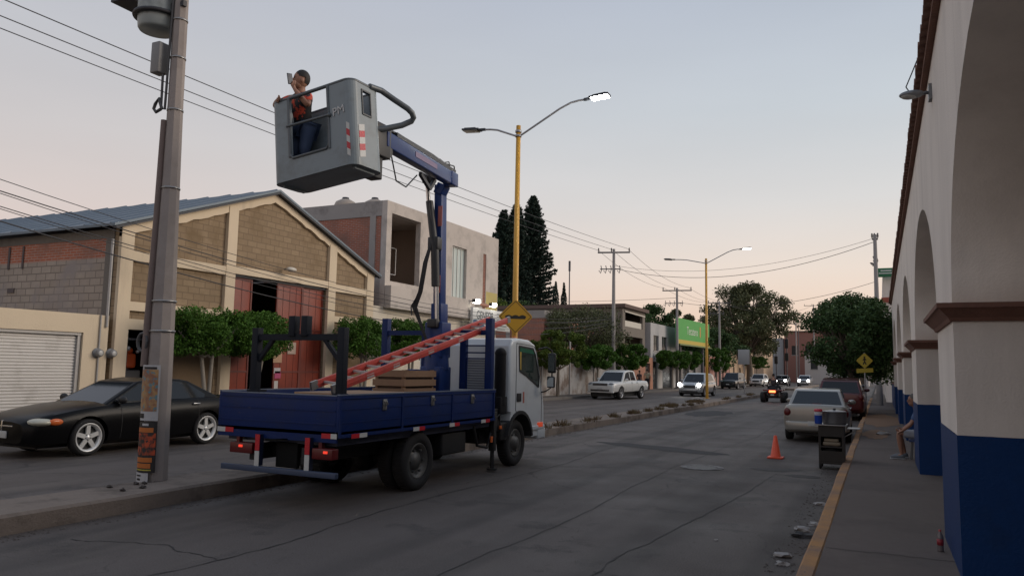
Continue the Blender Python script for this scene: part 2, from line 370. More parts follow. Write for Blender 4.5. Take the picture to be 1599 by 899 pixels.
for pts, w in (([(-5.5, 4.2), (-5.3, 5.9), (-5.5, 8), (-5.35, 13), (-5.5, 16.7), (-5.4, 30), (-5.1, 60)], .016), ([(-7.2, 5.1), (-6.2, 5.35), (-5.4, 5.2)], .012),
               ([(-2.35, 5.5), (-2.25, 7.4), (-1.9, 10.5), (-1.65, 14.3)], .014), ([(-3.4, 5), (-3.3, 9), (-3.5, 14), (-3.1, 22), (-3.3, 40)], .012),
               ([(-.7, 6.4), (-1.4, 6.6), (-2.3, 6.5)], .010), ([(-7.7, 12.2), (-5.6, 12.9), (-3.6, 13.9), (-2.4, 14.2)], .014), ([(-13, 9), (-12.6, 14), (-12.8, 30)], .016)):
    t_ = seam(pts, w); s_.add(t_.v, t_.f)
struct(s_.build('road_seam', TAR))
def blob(name, cx, cy, rx, ry, z, m, n=28, j=.12, rot=0):
    b = MB(); vs = []
    for i in range(n):
        a = 2 * math.pi * i / n; k = 1 + random.uniform(-j, j); x = rx * k * math.cos(a); y = ry * k * math.sin(a)
        vs.append((cx + x * math.cos(rot) - y * math.sin(rot), cy + x * math.sin(rot) + y * math.cos(rot), z))
    b.add(vs, [tuple(range(n))]); return struct(b.build(name, m))
blob('road_patch', -4.55, 17.4, 1.7, .42, .0045, PATCH, rot=-.35)
blob('road_stain', -1.75, 14.9, .45, .22, .004, TAR, rot=.3)
blob('road_stain', -1.25, 14.2, .28, .2, .004, TAR)
blob('road_patch', -6.6, 33, .9, 2.4, .0045, PATCH)
blob('dirt_patch', .0, 31, .62, 4.2, .147, M('sand', (.22, .13, .075), .95, var=.25, vs=3, bmp=.3))
blob('dirt_patch', -.15, 23.5, .33, 1.8, .146, M('sand', None))
def speckle(name, x0, x1, y0, y1, n, z, mat, lo, hi, label):
    rnd = random.Random(77); b = MB()
    for _ in range(n):
        x, y, r = rnd.uniform(x0, x1), y0 + (y1 - y0) * rnd.random() ** 1.6, rnd.uniform(lo, hi); a0 = rnd.uniform(0, 6)
        vs = [(x + r * rnd.uniform(.6, 1.2) * math.cos(a0 + k * 1.2566), y + r * rnd.uniform(.6, 1.2) * math.sin(a0 + k * 1.2566), z) for k in range(5)]; vs.append((x, y, z + r * .5))
        b.add(vs, [(k, (k + 1) % 5, 5) for k in range(5)])
    o = b.build(name, mat); o['kind'] = 'stuff'; o['label'] = label; o['category'] = 'gravel'
speckle('loose_grit', -7.8, -.7, 4, 26, 1500, .001, M('grit', (.16, .14, .12), .9, var=.4, vs=3), .004, .013, 'fine pale grit scattered over the near lane')
speckle('gutter_dirt', -1.0, -.67, 5, 24, 700, .001, M('gutter_grit', (.085, .07, .06), .9, var=.4, vs=3), .006, .022, 'dark dirt and grit along the right-hand kerb')
speckle('median_dirt', -7.86, -7.6, 4, 60, 900, .001, M('gutter_grit', None), .008, .028, 'dirt and grit gathered along the median kerb')
# manhole with a worn white painted ring
mh = thing('manhole_cover', 'round iron manhole cover with worn white paint in the open lane', 'manhole', (-3.0, 14.42, 0))
b = MB(); b.lathe([(0, .008), (.27, .008), (.27, .0045)], (-3.0, 14.42, 0), (0, 0, 1), 28, False); b.build('lid', M('iron', (.10, .095, .09), .6, .4, .25, 8), mh, mh.location)
b = MB(); b.lathe([(.275, .005), (.275, .009), (.39, .009), (.39, .005)], (-3.0, 14.42, 0), (0, 0, 1), 28, False); b.build('painted_ring', M('worn_white', (.22, .21, .20), .8, var=.2, vs=8, dirt=(.07, .065, .06), dirt_s=5, dirt_w=(.4, .6)), mh, mh.location)
# speed bump-like white marks by the median
# ================================================================== ARCADE (right)
WHITE = M('wall_white', (.76, .70, .635), .85, var=.05, vs=1.5, bmp=.25, bs=50, dirt=(.55, .50, .45), dirt_s=1.3, dirt_w=(.45, .85), streak=True, scr=(.52, .47, .42), scr_w=(.66, .78))
BLUE = M('wall_blue', (.004, .036, .138), .5, var=.12, vs=2, bmp=.2, bs=40, dirt=(.007, .030, .095), dirt_s=1.5, spec=.22, scr=(.06, .08, .13), scr_w=(.70, .76))
TERRA = M('terracotta', (.19, .095, .068), .85, var=.3, vs=5, bmp=.4, bs=30, dirt=(.10, .055, .045), dirt_s=2)
arc = thing('arcade_building', 'white arcade with blue-painted pier bases and terracotta trim beside the pavement', 'arcade', (.55, 16, .14))
AO = arc.location; PER, PW = 7.3, 1.85
X0, X1 = .55, 2.3; ZB, ZC, ZT = 1.28, 2.13, 4.92
piers = [-14.7 + PER * k for k in range(0, 8)]           # near edges; 7.2, 14.5, 21.8 ... are in view
wb = MB(); A_, B_ = PER / 2 - PW / 2, 1.6
ys = [piers[0]]
poly_breaks = []
ztop = ZT
N = 20
for k, p in enumerate(piers):
    # pier shaft between the blue base and the springing
    wb.box(X0, X1, p, p + PW, ZB, 2.35)
    if k < len(piers) - 1:
        a0, a1 = p + PW, p + PER; c = (a0 + a1) / 2
        crv = [(c - A_ * math.cos(math.pi * i / N), 2.35 + B_ * math.sin(math.pi * i / N)) for i in range(N + 1)]
        for x in (X0, X1):
            for i in range(N): wb.quad((x, crv[i][0], crv[i][1]), (x, crv[i + 1][0], crv[i + 1][1]), (x, crv[i + 1][0], ZT), (x, crv[i][0], ZT))
        wb.add([(x, y, z) for x in (X0, X1) for (y, z) in crv], [(i, i + 1, N + 2 + i, N + 1 + i) for i in range(N)], True)
    for x in (X0, X1): wb.quad((x, p, 2.35), (x, p + PW, 2.35), (x, p + PW, ZT), (x, p, ZT))
YA, YB = piers[0], piers[-1] + PW
for y in (YA, YB): wb.quad((X0, y, 2.35), (X1, y, 2.35), (X1, y, ZT), (X0, y, ZT))
wb.quad((X0, YA, ZT), (X1, YA, ZT), (X1, YB, ZT), (X0, YB, ZT))
wb.build('wall', WHITE, arc, AO, fix=True)
for p in piers:
    b = MB(); e_ = .004; ns = 14; loop = []               # hand-painted upper edge, slightly uneven
    for (ax, ay), (bx_, by_) in (((X0 - e_, p - e_), (X1 + e_, p - e_)), ((X1 + e_, p - e_), (X1 + e_, p + PW + e_)), ((X1 + e_, p + PW + e_), (X0 - e_, p + PW + e_)), ((X0 - e_, p + PW + e_), (X0 - e_, p - e_))):
        for i in range(ns): loop.append((ax + (bx_ - ax) * i / ns, ay + (by_ - ay) * i / ns, ZB + random.uniform(-.005, .005)))
    nl = len(loop); b.add([(x, y, 0) for x, y, z in loop] + loop, [(i, (i + 1) % nl, nl + (i + 1) % nl, nl + i) for i in range(nl)]); b.build('blue_base', BLUE, arc, AO)
    b = MB(); o = .0
    # moulded cap: three projecting courses running round the pier
    for (e0, e1, z0, z1) in ((.02, .035, ZC + .07, ZC + .10), (.035, .055, ZC + .10, ZC + .12), (.055, .105, ZC + .12, ZC + .175), (.12, .12, ZC + .175, ZC + .215)):
        vs = []
        for (e, z) in ((e0, z0), (e1, z1)): vs += [(X0 - e, p - e, z), (X1 + e, p - e, z), (X1 + e, p + PW + e, z), (X0 - e, p + PW + e, z)]
        b.add(vs, [(3, 2, 1, 0), (4, 5, 6, 7)] + [(i, (i + 1) % 4, 4 + (i + 1) % 4, 4 + i) for i in range(4)])
    b.build('pier_cap', TERRA, arc, AO)
# tiled eave: a thin moulding with scalloped roof tiles
b = MB(); b.box(X0 - .06, X0 + .1, YA, YB, ZT - .02, ZT + .05)
b.build('eave_moulding', TERRA, arc, AO)
b = MB(); y = YA
while y < YB:
    w = .21; b.prism([(y + .005, ZT + .05), (y + .04, ZT + .10), (y + w / 2, ZT + .13), (y + w - .04, ZT + .10), (y + w - .005, ZT + .05)], 'x', X0 - .11 - random.uniform(0, .012), X0 + .5, True); y += w
b.build('roof_tiles', TERRA, arc, AO)
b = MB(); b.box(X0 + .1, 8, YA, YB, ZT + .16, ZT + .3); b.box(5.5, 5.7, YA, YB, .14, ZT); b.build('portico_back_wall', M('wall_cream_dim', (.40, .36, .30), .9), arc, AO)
# old wall lamp on the arcade and its cable
wl = thing('wall_lamp', 'grey cobra-head lamp on the arcade wall with a cable from the eave', 'wall lamp', (X0, 8.55, 4.6))
b = MB(); b.box(X0 - .03, X0, 8.49, 8.61, 4.52, 4.68); b.tube([(X0 - .02, 8.55, 4.6), (X0 - .05, 8.53, 4.6), (X0 - .09, 8.5, 4.585)], .018); b.build('bracket', M('lamp_grey', (.20, .21, .22), .5, .5), wl, wl.location)
b = MB(); b.sphere((X0 - .185, 8.46, 4.575), (.115, .075, .04), 16, 10); b.build('head', M('lamp_grey', None), wl, wl.location)
b = MB(); b.sphere((X0 - .205, 8.45, 4.56), (.08, .055, .035), 14, 8); b.build('lens', M('lamp_lens', (.35, .35, .33), .25), wl, wl.location)
b = MB(); b.tube([(X0 - .2, 8.46, 4.6), (X0 - .23, 8.52, 4.68), (X0 - .17, 8.62, 4.85), (X0 - .11, 8.7, 5.02)], .006, 6); b.build('cable', M('black', (.01, .01, .01)), wl, wl.location)

# ================================================================== LEFT SIDE BUILDINGS
XL = -18.0
CREAM = M('cream_plaster', (.66, .55, .40), .85, var=.06, vs=1.5, bmp=.3, bs=30, dirt=(.46, .38, .28), dirt_s=1.2, dirt_w=(.55, .8), streak=True)
CMU_T = brick('block_tan', 'x', (.32, .24, .155), (.265, .195, .125), (.19, .14, .095), .4, .19, .016, dirt=(.19, .135, .08))
CMU_G = brick('block_grey', 'y', (.40, .345, .295), (.33, .28, .24), (.19, .16, .14), .42, .2, .018, dirt=(.28, .25, .24), dirt_w=(.5, .65))
REDB = brick('brick_red', 'y', (.46, .15, .085), (.36, .12, .075), (.40, .33, .29), .26, .075, .012, dirt=(.25, .14, .11), dirt_w=(.5, .68))
REDBX = brick('brick_red_x', 'x', (.33, .115, .07), (.24, .085, .06), (.30, .26, .23), .26, .075, .012, dirt=(.18, .10, .08))
ROOFM = M('roof_metal', (.12, .155, .19), .5, .3, .12, .8)
DARKM = M('dark_metal', (.035, .035, .04), .6)
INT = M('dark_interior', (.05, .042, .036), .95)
# --- low garage front with white roller shutter, half width in frame
g = thing('garage', 'low cream garage front with a white roller shutter, left of the warehouse', 'garage', (XL, 9, .14))
b = MB(); b.wall('x', XL - .25, XL, -2, 13.3, .14, 2.9, [(7.6, 12.62, .14, 2.43)]); b.box(XL - 5, XL - .25, -2, 13.2, 2.7, 2.85); b.build('wall', CREAM, g, g.location)
b = MB(); y = 7.62
n_ = 30; zz = [.16 + 2.25 * i / n_ for i in range(n_ + 1)]
prof = []
for i in range(n_): prof += [(zz[i], -.14), (zz[i] + .03, -.115), (zz[i] + .055, -.115)]
vs = [(XL + d, yy, z) for yy in (7.62, 12.6) for (z, d) in prof]; m_ = len(prof)
b.add(vs, [(i, i + 1, m_ + i + 1, m_ + i) for i in range(m_ - 1)]); b.build('roller_shutter', M('shutter_white', (.62, .60, .57), .5, .1, .05, 1, dirt=(.45, .43, .40), dirt_s=1.5), g, g.location)
b = MB(); b.box(XL - .12, XL - .06, 12.52, 12.6, .16, 2.42); b.box(XL - .16, XL - .04, 7.6, 12.6, 2.36, 2.43); b.build('shutter_guide', M('rail_grey', (.38, .37, .36), .5, .3), g, g.location)
b = MB(); b.tube([(XL + .03, 13.05, 2.9), (XL + .03, 13.05, .9)], .02); b.tube([(XL + .03, 13.22, 4.9), (XL + .03, 13.22, 2.6)], .035); b.build('conduit', M('rail_grey', None), g, g.location)
for yy in (13.02, 13.4):
    em = thing('electric_meter', 'round grey electric meter by the garage pier, ' + ('farther from the warehouse door' if yy < 13.1 else 'nearer the warehouse door'), 'meter', (XL, yy, 1.93), 0, 'electric meters beside the garage')
    b = MB(); b.lathe([(0, .16), (.085, .16), (.1, .12), (.1, .03), (.13, .03), (.13, 0)], (XL + .005, yy, 1.93), (1, 0, 0), 20); b.build('meter_body', M('meter_grey', (.22, .22, .22), .35), em, em.location)
    b = MB(); b.lathe([(0, .165), (.06, .165), (.065, .16)], (XL + .005, yy, 1.93), (1, 0, 0), 16); b.build('dial', M('dial', (.5, .5, .48), .3), em, em.location)

# --- warehouse with a street gable
w = thing('warehouse', 'gabled tan block warehouse with cream beams, tall red doors and metal roof', 'warehouse', (XL, 19, .14)); WO = w.location
Y0, Y1, YR, ZE, ZR = 13.45, 24.64, 19.05, 5.36, 7.42
def roofz(y): return ZE + (ZR - ZE) * (1 - abs(y - YR) / (YR - Y0 if y < YR else Y1 - YR))
b = MB(); b.wall('x', XL - .2, XL - .05, Y0, Y1, .14, 4.5, [(13.9, 16.9, .14, 2.58), (17.44, 21.9, .14, 4.5)])
b.prism([(Y0, 4.5), (Y1, 4.5), (Y1, ZE - .1), (YR, ZR - .1), (Y0, ZE - .1)], 'x', XL - .2, XL - .05); b.build('block_wall', CMU_T, w, WO)
b = MB(); b.wall('x', XL - .19, XL - .06, 14.72, 16.95, .14, 2.58); b.build('infill_wall', M('stucco_brown', (.20, .14, .085), .9, var=.12, vs=1.5, bmp=.4), w, WO)
b = MB(); b.box(XL - 26, XL - .2, Y0 - .02, Y0 + .16, .14, ZE - .9); b.build('side_wall', CMU_G, w, WO)
b = MB(); b.box(XL - 26, XL - .2, Y0 - .02, Y0 + .16, ZE - .9, ZE - .38); b.box(XL - 26, XL - .2, Y1 - .1, Y1, .14, ZE - .2); b.build('side_wall_brick_top', REDB, w, WO)
b = MB(); b.box(XL - 26, XL - .2, Y0 - .03, Y0 + .17, ZE - .38, ZE - .14); b.box(XL - .5, XL - .2, Y0 - .035, Y0 + .17, .14, ZE - .38)
b.build('ring_beam', CONC, w, WO)
b = MB()                                                  # loose block and mortar smears on the side wall
for bx_ in ((-22.6, -22.3, Y0 - .05, Y0 - .03, 3.62, 3.75), (-22.05, -21.98, Y0 - .05, Y0 - .03, 4.3, 4.95), (-22.7, -22.62, Y0 - .05, Y0 - .03, 4.3, 4.95)):
    b = MB(); b.box(*bx_); b.build('mortar_smear', M('smear', (.11, .09, .09), .9), w, WO)
# cream frame: pilasters, beams, raking fascia
b = MB()
for (a, c, zt) in ((Y0, 13.83, roofz(13.6)), (17.06, 17.44, roofz(17.25) - .15), (21.9, 22.3, roofz(22.1) - .15), (24.2, Y1, ZE)): b = MB(); b.box(XL - .05, XL + .07, a, c, .14, zt - .05); b.build('pilaster', CREAM, w, WO)
for (a, c, z0, z1) in ((13.83, 17.06, 4.42, 4.68), (17.44, 21.9, 4.5, 4.74), (22.3, 24.2, 4.42, 4.68), (13.83, 17.06, 3.08, 3.32), (13.83, 17.06, 2.58, 2.86), (22.3, 24.2, 3.3, 3.52)):
    b = MB(); b.box(XL - .05, XL + .055, a, c, z0, z1); b.build('beam', CREAM, w, WO)
b = MB()
for s0, s1 in ((Y0, YR), (YR, Y1)):
    za, zb = roofz(s0), roofz(s1)
    # ragged lower edge where the plaster was smeared onto the blocks
    n = 22; low = []
    for i in range(n + 1):
        yy = s0 + (s1 - s0) * i / n; low.append((yy, roofz(yy) - .34 + random.uniform(-.03, .03)))
    b.prism(low + [(s1, zb - .08), (s0, za - .08)], 'x', XL - .05, XL + .05)
b.build('raking_fascia', CREAM, w, WO)
b = MB()
for s, (ya, yb) in ((0, (Y0 - .35, YR)), (1, (YR, Y1 + .3))):
    sl = (ZR - ZE) / (YR - Y0) if s == 0 else -(ZR - ZE) / (Y1 - YR)
    z = lambda yy: ZR + sl * (yy - YR)
    b.add([(XL + .22, ya, z(ya)), (XL - 27, ya, z(ya)), (XL - 27, yb, z(yb)), (XL + .22, yb, z(yb)), (XL + .22, ya, z(ya) + .07), (XL - 27, ya, z(ya) + .07), (XL - 27, yb, z(yb) + .07), (XL + .22, yb, z(yb) + .07)],
          [(0, 1, 2, 3), (7, 6, 5, 4), (0, 3, 7, 4), (1, 5, 6, 2), (0, 4, 5, 1), (3, 2, 6, 7)])
    for k in range(26):
        x = XL + .1 - k * 1.05
        b.add([(x, ya, z(ya) + .07), (x - .05, ya, z(ya) + .105), (x - .1, ya, z(ya) + .07), (x, yb, z(yb) + .07), (x - .05, yb, z(yb) + .105), (x - .1, yb, z(yb) + .07)], [(0, 1, 4, 3), (1, 2, 5, 4), (0, 2, 1), (3, 4, 5)])
b.build('roof', ROOFM, w, WO)
b = MB()
for (ya, za, yb, zb) in ((Y0 - .3, roofz(Y0) - .12, YR, ZR - .005), (YR, ZR - .005, Y1 + .25, ZE - .1)):
    b.beam((XL + .16, ya, za - .04), (XL + .16, yb, zb - .04), .12, .06)
b.build('roof_edge_trim', M('trim_dark', (.03, .035, .045), .6), w, WO)
# red sliding doors and the dark gap between them
RED = M('door_red', (.22, .028, .009), .5, var=.15, vs=1.2, dirt=(.12, .018, .010), dirt_s=.9, dirt_w=(.45, .75))
REDD = M('door_red_dark', (.13, .018, .010), .5)
def door(name, y0, y1, x, lo=.16):
    d = MB(); d.box(x - .03, x, y0, y1, lo, 4.42, .004); o = d.build(name, RED, w, WO)
    f = MB()
    for a, c in ((y0, y0 + .06), (y1 - .06, y1)): f.box(x, x + .022, a, c, lo, 4.42)
    for z in (.16, 1.45, 2.9, 4.36): f.box(x, x + .018, y0 + .06, y1 - .06, z, z + .06)
    n = int((y1 - y0) / .3)
    for i in range(1, n): f.box(x, x + .008, y0 + (y1 - y0) * i / n - .006, y0 + (y1 - y0) * i / n + .006, lo, 4.4)
    f.build('door_frame', REDD, o, WO)
door('sliding_door', 17.5, 18.35, XL - .12); door('sliding_door', 19.45, 20.72, XL - .10); door('sliding_door', 20.74, 21.84, XL - .135)
b = MB(); b.box(XL - .17, XL - .04, 17.44, 21.9, 4.42, 4.5); b.build('door_track', DARKM, w, WO)
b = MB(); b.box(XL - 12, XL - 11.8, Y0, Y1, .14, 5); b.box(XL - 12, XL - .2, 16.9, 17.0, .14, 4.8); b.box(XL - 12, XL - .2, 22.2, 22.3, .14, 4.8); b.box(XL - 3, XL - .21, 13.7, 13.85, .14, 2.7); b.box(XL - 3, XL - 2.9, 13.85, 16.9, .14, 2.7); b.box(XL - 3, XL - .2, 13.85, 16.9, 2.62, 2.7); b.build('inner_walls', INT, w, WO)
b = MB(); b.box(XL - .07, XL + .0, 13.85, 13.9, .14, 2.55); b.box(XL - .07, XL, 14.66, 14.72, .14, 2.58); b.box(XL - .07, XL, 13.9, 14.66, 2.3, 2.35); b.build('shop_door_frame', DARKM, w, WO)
# papers on the doors
for (yy, z, hw, hh, col, nm) in ((19.62, 2.05, .2, .27, (.42, .26, .16), 'poster'), (20.28, 2.28, .2, .2, (.40, .30, .24), 'notice'), (19.63, 1.52, .15, .09, (.45, .42, .42), 'notice'), (19.66, 1.38, .14, .12, (.42, .07, .16), 'notice'), (19.6, 1.02, .09, .16, (.46, .44, .42), 'notice')):
    b = MB(); b.box(XL - .074, XL - .07, yy - hw, yy + hw, z - hh, z + hh); b.build(nm, M('paper_%s_%d' % (nm, int(z * 100)), col, .8, var=.35, vs=9), w, WO)
gl = thing('facade_lamp', 'small white floodlight above the red warehouse doors', 'lamp', (XL + .06, 19.6, 4.85))
b = MB(); b.sphere((XL + .35, 19.6, 4.88), (.13, .22, .08), 14, 8); b.build('head', M('off_white', (.6, .57, .5), .5), gl, gl.location)
b = MB(); b.tube([(XL + .05, 19.6, 4.9), (XL + .3, 19.6, 4.92)], .025); b.build('arm', DARKM, gl, gl.location)
mc = thing('shop_machine', 'orange and black machine standing in the dark warehouse side door', 'machine', (XL - .45, 14.15, .14))
b = MB(); b.box(XL - .7, XL - .25, 13.95, 14.4, 1.55, 1.95, .08); b.sphere((XL - .45, 14.2, 2.02), (.16, .2, .12)); b.build('housing', M('machine_orange', (.55, .09, .02), .4), mc, mc.location)
b = MB(); b.cyl((XL - .45, 14.2, .14), (XL - .45, 14.2, 1.56), .1); b.box(XL - .75, XL - .2, 13.93, 14.5, .9, 1.5, .03); b.build('stand', DARKM, mc, mc.location)
b = MB(); b.sphere((XL - .22, 14.08, 2.08), .07); b.sphere((XL - .22, 14.38, 2.0), .05); b.build('filler_cap', M('cap_grey', (.5, .5, .5), .3, .6), mc, mc.location)

# --- unfinished grey concrete building
RENDER = M('grey_render', (.55, .50, .455), .92, var=.14, vs=1.1, bmp=.35, bs=25, dirt=(.36, .33, .30), dirt_s=.9, dirt_w=(.48, .7))
RAW = M('raw_concrete', (.36, .335, .315), .92, var=.2, vs=1.4, bmp=.3, bs=30, dirt=(.22, .20, .19), dirt_s=1.2)
c_ = thing('concrete_building', 'unfinished grey two-storey building with open window bay and brick infill', 'building', (XL, 30, .14)); CO = c_.location
ZF, ZP = 4.12, 8.5; YA2, YB2 = 25.45, 35.6
b = MB(); b.wall('x', XL - .25, XL, YA2, YB2, ZF, ZP, [(25.8, 28.0, 5.2, 8.02), (30.82, 32.2, 5.0, 7.45), (33.92, 34.25, 4.6, 7.5)])
b.wall('x', XL - 12, XL - 11.8, YA2, YB2, .14, ZP); b.wall('y', YB2 - .2, YB2, XL - 12, XL - .25, .14, ZP)
b.box(XL - 12, XL - .25, YA2 + .2, YB2 - .2, ZP - .5, ZP - .35); b.build('wall', RENDER, c_, CO)
b = MB(); b.wall('y', YA2, YA2 + .2, XL - 12, XL - .25, ZF, ZP, [(XL - 6.5, XL - .85, 4.9, 7.87), (XL - .56, XL - .28, 5.5, 7.87)]); b.build('side_frame', RAW, c_, CO)
b = MB(); b.box(XL - 6.5, XL - .85, YA2 + .04, YA2 + .18, 4.9, 7.87); b.box(XL - .56, XL - .28, YA2 + .04, YA2 + .18, 5.5, 7.87); b.build('brick_infill', REDB, c_, CO)
b = MB(); b.box(XL - .16, XL - .03, 33.92, 34.25, 4.6, 7.5); b.build('brick_strip', REDBX, c_, CO)
WB = M('bay_wall', (.34, .27, .22), .95, var=.15, vs=2)
b = MB(); b.box(XL - 2.4, XL - 2.3, 25.7, 29.4, 5.0, 8.1); b.box(XL - 2.3, XL - .25, 29.3, 29.4, 5.0, 8.1); b.box(XL - 2.3, XL - .25, 25.66, 25.7, 5.0, 8.1); b.box(XL - 2.3, XL - .25, 25.7, 29.3, 5.08, 5.14); b.box(XL - 2.3, XL - .25, 25.7, 29.3, 8.06, 8.12); b.build('bay_interior', WB, c_, CO)
b = MB(); b.box(XL - 2.3, XL - 2.26, 26.3, 27.4, 5.3, 6.9); b.build('inner_door', M('inner_dark', (.035, .03, .03), .6), c_, CO)
b = MB(); b.box(XL - 2.29, XL - 2.22, 26.22, 26.3, 5.2, 6.98); b.box(XL - 2.29, XL - 2.22, 26.3, 27.45, 6.9, 6.98); b.tube([(XL - .1, 25.85, 5.5), (XL - .1, 26.3, 5.5)], .02); b.tube([(XL - .1, 26.3, 5.5), (XL - .1, 26.3, 6.6), (XL - .1, 25.95, 6.6)], .02); b.build('inner_frame', M('rail_grey', None), c_, CO)
b = MB(); b.box(XL - .2, XL - .15, 30.82, 32.2, 5.0, 7.45); wnd = b.build('window', glass('window_sky', (.50, .58, .56), .08), c_, CO)
b = MB()
for yy in (30.82, 31.15, 31.5, 31.85, 32.16): b.box(XL - .15, XL - .12, yy, yy + .035, 5.0, 7.45)
b.box(XL - .15, XL - .11, 30.82, 32.2, 7.4, 7.45); b.box(XL - .15, XL - .11, 30.82, 32.2, 5.0, 5.05)
b.build('frame', M('alu', (.55, .55, .53), .35, .6), wnd, CO)
# balcony band, ground floor
b = MB(); b.wall('x', XL + .02, XL + .32, 25.45, 32.1, ZF - .05, 4.98); b.box(XL - .25, XL + .3, 25.5, 32.05, ZF - .04, ZF + .08); b.build('balcony_parapet', RENDER, c_, CO)
b = MB(); b.wall('x', XL - .25, XL - .05, 24.7, YB2, .14, ZF, [(27.0, 31.2, .14, 2.9)]); b.box(XL - .2, XL - .12, 27.0, 31.2, .14, 2.9); b.wall('y', 24.68, 24.75, XL - 12, XL - .25, .14, ZF); b.build('ground_floor_wall', M('gf_white', (.66, .60, .50), .85, var=.08, vs=1.3, bmp=.2, dirt=(.4, .36, .32)), c_, CO)
b = MB(); b.box(XL + .001, XL + .006, 34.3, 35.55, 4.4, 5.6); b.build('yellow_paint_patch', M('yellow_wash', (.50, .42, .16), .85, var=.15), c_, CO)
for i, (xx, yy) in enumerate(((XL - 2.9, 26.4), (XL - 1.7, 26.9))):
    t = thing('water_tank', 'rounded pale water tank on the concrete roof, ' + ('farther from the street' if i == 0 else 'nearer the street'), 'water tank', (xx, yy, ZP - .3), 0, 'roof water tanks')
    b = MB(); b.lathe([(0, .75), (.2, .74), (.42, .62), (.5, .45), (.5, 0)], (xx, yy, ZP - .3), (0, 0, 1), 20); b.build('tank_body', M('tank', (.38, .33, .28), .6), t, t.location)
    b = MB(); b.lathe([(0, .84), (.14, .83), (.17, .74), (.17, .72)], (xx, yy, ZP - .3), (0, 0, 1), 16); b.build('lid', DARKM, t, t.location)
# --- optician's sign with flood-lit top
sg = thing('shop_sign', 'white GENESIS sign with blue wave hung on the grey concrete building', 'sign', (XL + .5, 34.1, 3.8)); SO = sg.location
sx = XL + .52; SY0, SY1, SZ0, SZ1 = 32.0, 36.1, 3.62, 4.62
b = MB(); b.box(sx - .14, sx, SY0, SY1, SZ0, SZ1, .008); b.box(XL, sx - .14, 33, 33.1, 4, 4.1); b.box(XL, sx - .14, 35, 35.1, 4, 4.1); b.build('panel', M('sign_white', (.62, .64, .63), .35, var=.03), sg, SO)
b = MB(); N = 24
b.prism([(SY0 + .05, SZ0 + .04)] + [(SY0 + .05 + 1.75 * i / N, SZ0 + .04 + .37 * (1 + math.cos(math.pi * i / N)) / 2 + .06 * math.sin(math.pi * i / N)) for i in range(N + 1)] + [(SY0 + 1.8, SZ0 + .04)], 'x', sx, sx + .006)
b.build('blue_wave', M('sign_blue', (.015, .10, .20), .4), sg, SO)
b = MB(); b.prism([(SY0 + .7, SZ0 + .04), (SY0 + 1.1, SZ0 + .1), (SY0 + 1.7, SZ0 + .07), (SY0 + 1.8, SZ0 + .04)], 'x', sx + .006, sx + .009); b.build('green_wave', M('sign_green', (.05, .25, .16), .4), sg, SO)
text_part('GENESIS', 'lettering', M('sign_ink', (.035, .06, .075), .5), .58, frame((sx + .002, SY0 + 1.25, SZ0 + .64), (0, 1, 0)), sg, SO, .004, .82)
b = MB()
for i in range(6): b.box(sx, sx + .005, SY0 + 2.55, SY0 + 3.85 - (i % 3) * .18, SZ1 - .18 - i * .15, SZ1 - .14 - i * .15)
b.build('small_print_lines', M('sign_ink2', (.16, .2, .2), .5), sg, SO)
for i, (yy, zz) in enumerate(((32.35, 4.86), (34.1, 4.82))):
    fl = thing('floodlight', 'lit white floodlight above the GENESIS sign, ' + ('left one' if i == 0 else 'right one'), 'floodlight', (sx, yy, zz), 0, 'floodlights over the sign')
    b = MB(); b.box(sx - .12, sx + .08, yy - .24, yy + .24, zz - .02, zz + .16, .02); b.build('housing', DARKM, fl, fl.location)
    b = MB(); b.box(sx + .081, sx + .1, yy - .22, yy + .22, zz, zz + .15); b.box(sx - .1, sx + .06, yy - .22, yy + .22, zz - .032, zz - .021); b.build('lens', emit('flood_on', (1, .97, .85), 14), fl, fl.location)
    b = MB(); b.tube([(XL, yy, zz + .08), (sx - .1, yy, zz + .08)], .02); b.build('arm', DARKM, fl, fl.location)
ov = thing('oval_sign', 'small brown oval sign between the two floodlights above the GENESIS sign', 'sign', (sx, 33.2, 4.80))
b = MB(); b.sphere((sx + .02, 33.2, 4.79), (.05, .5, .1), 20, 10); b.build('plate', M('oval_brown', (.35, .15, .09), .5), ov, ov.location)
b = MB(); b.tube([(XL, 33.2, 4.79), (sx, 33.2, 4.79)], .02); b.build('arm', DARKM, ov, ov.location)
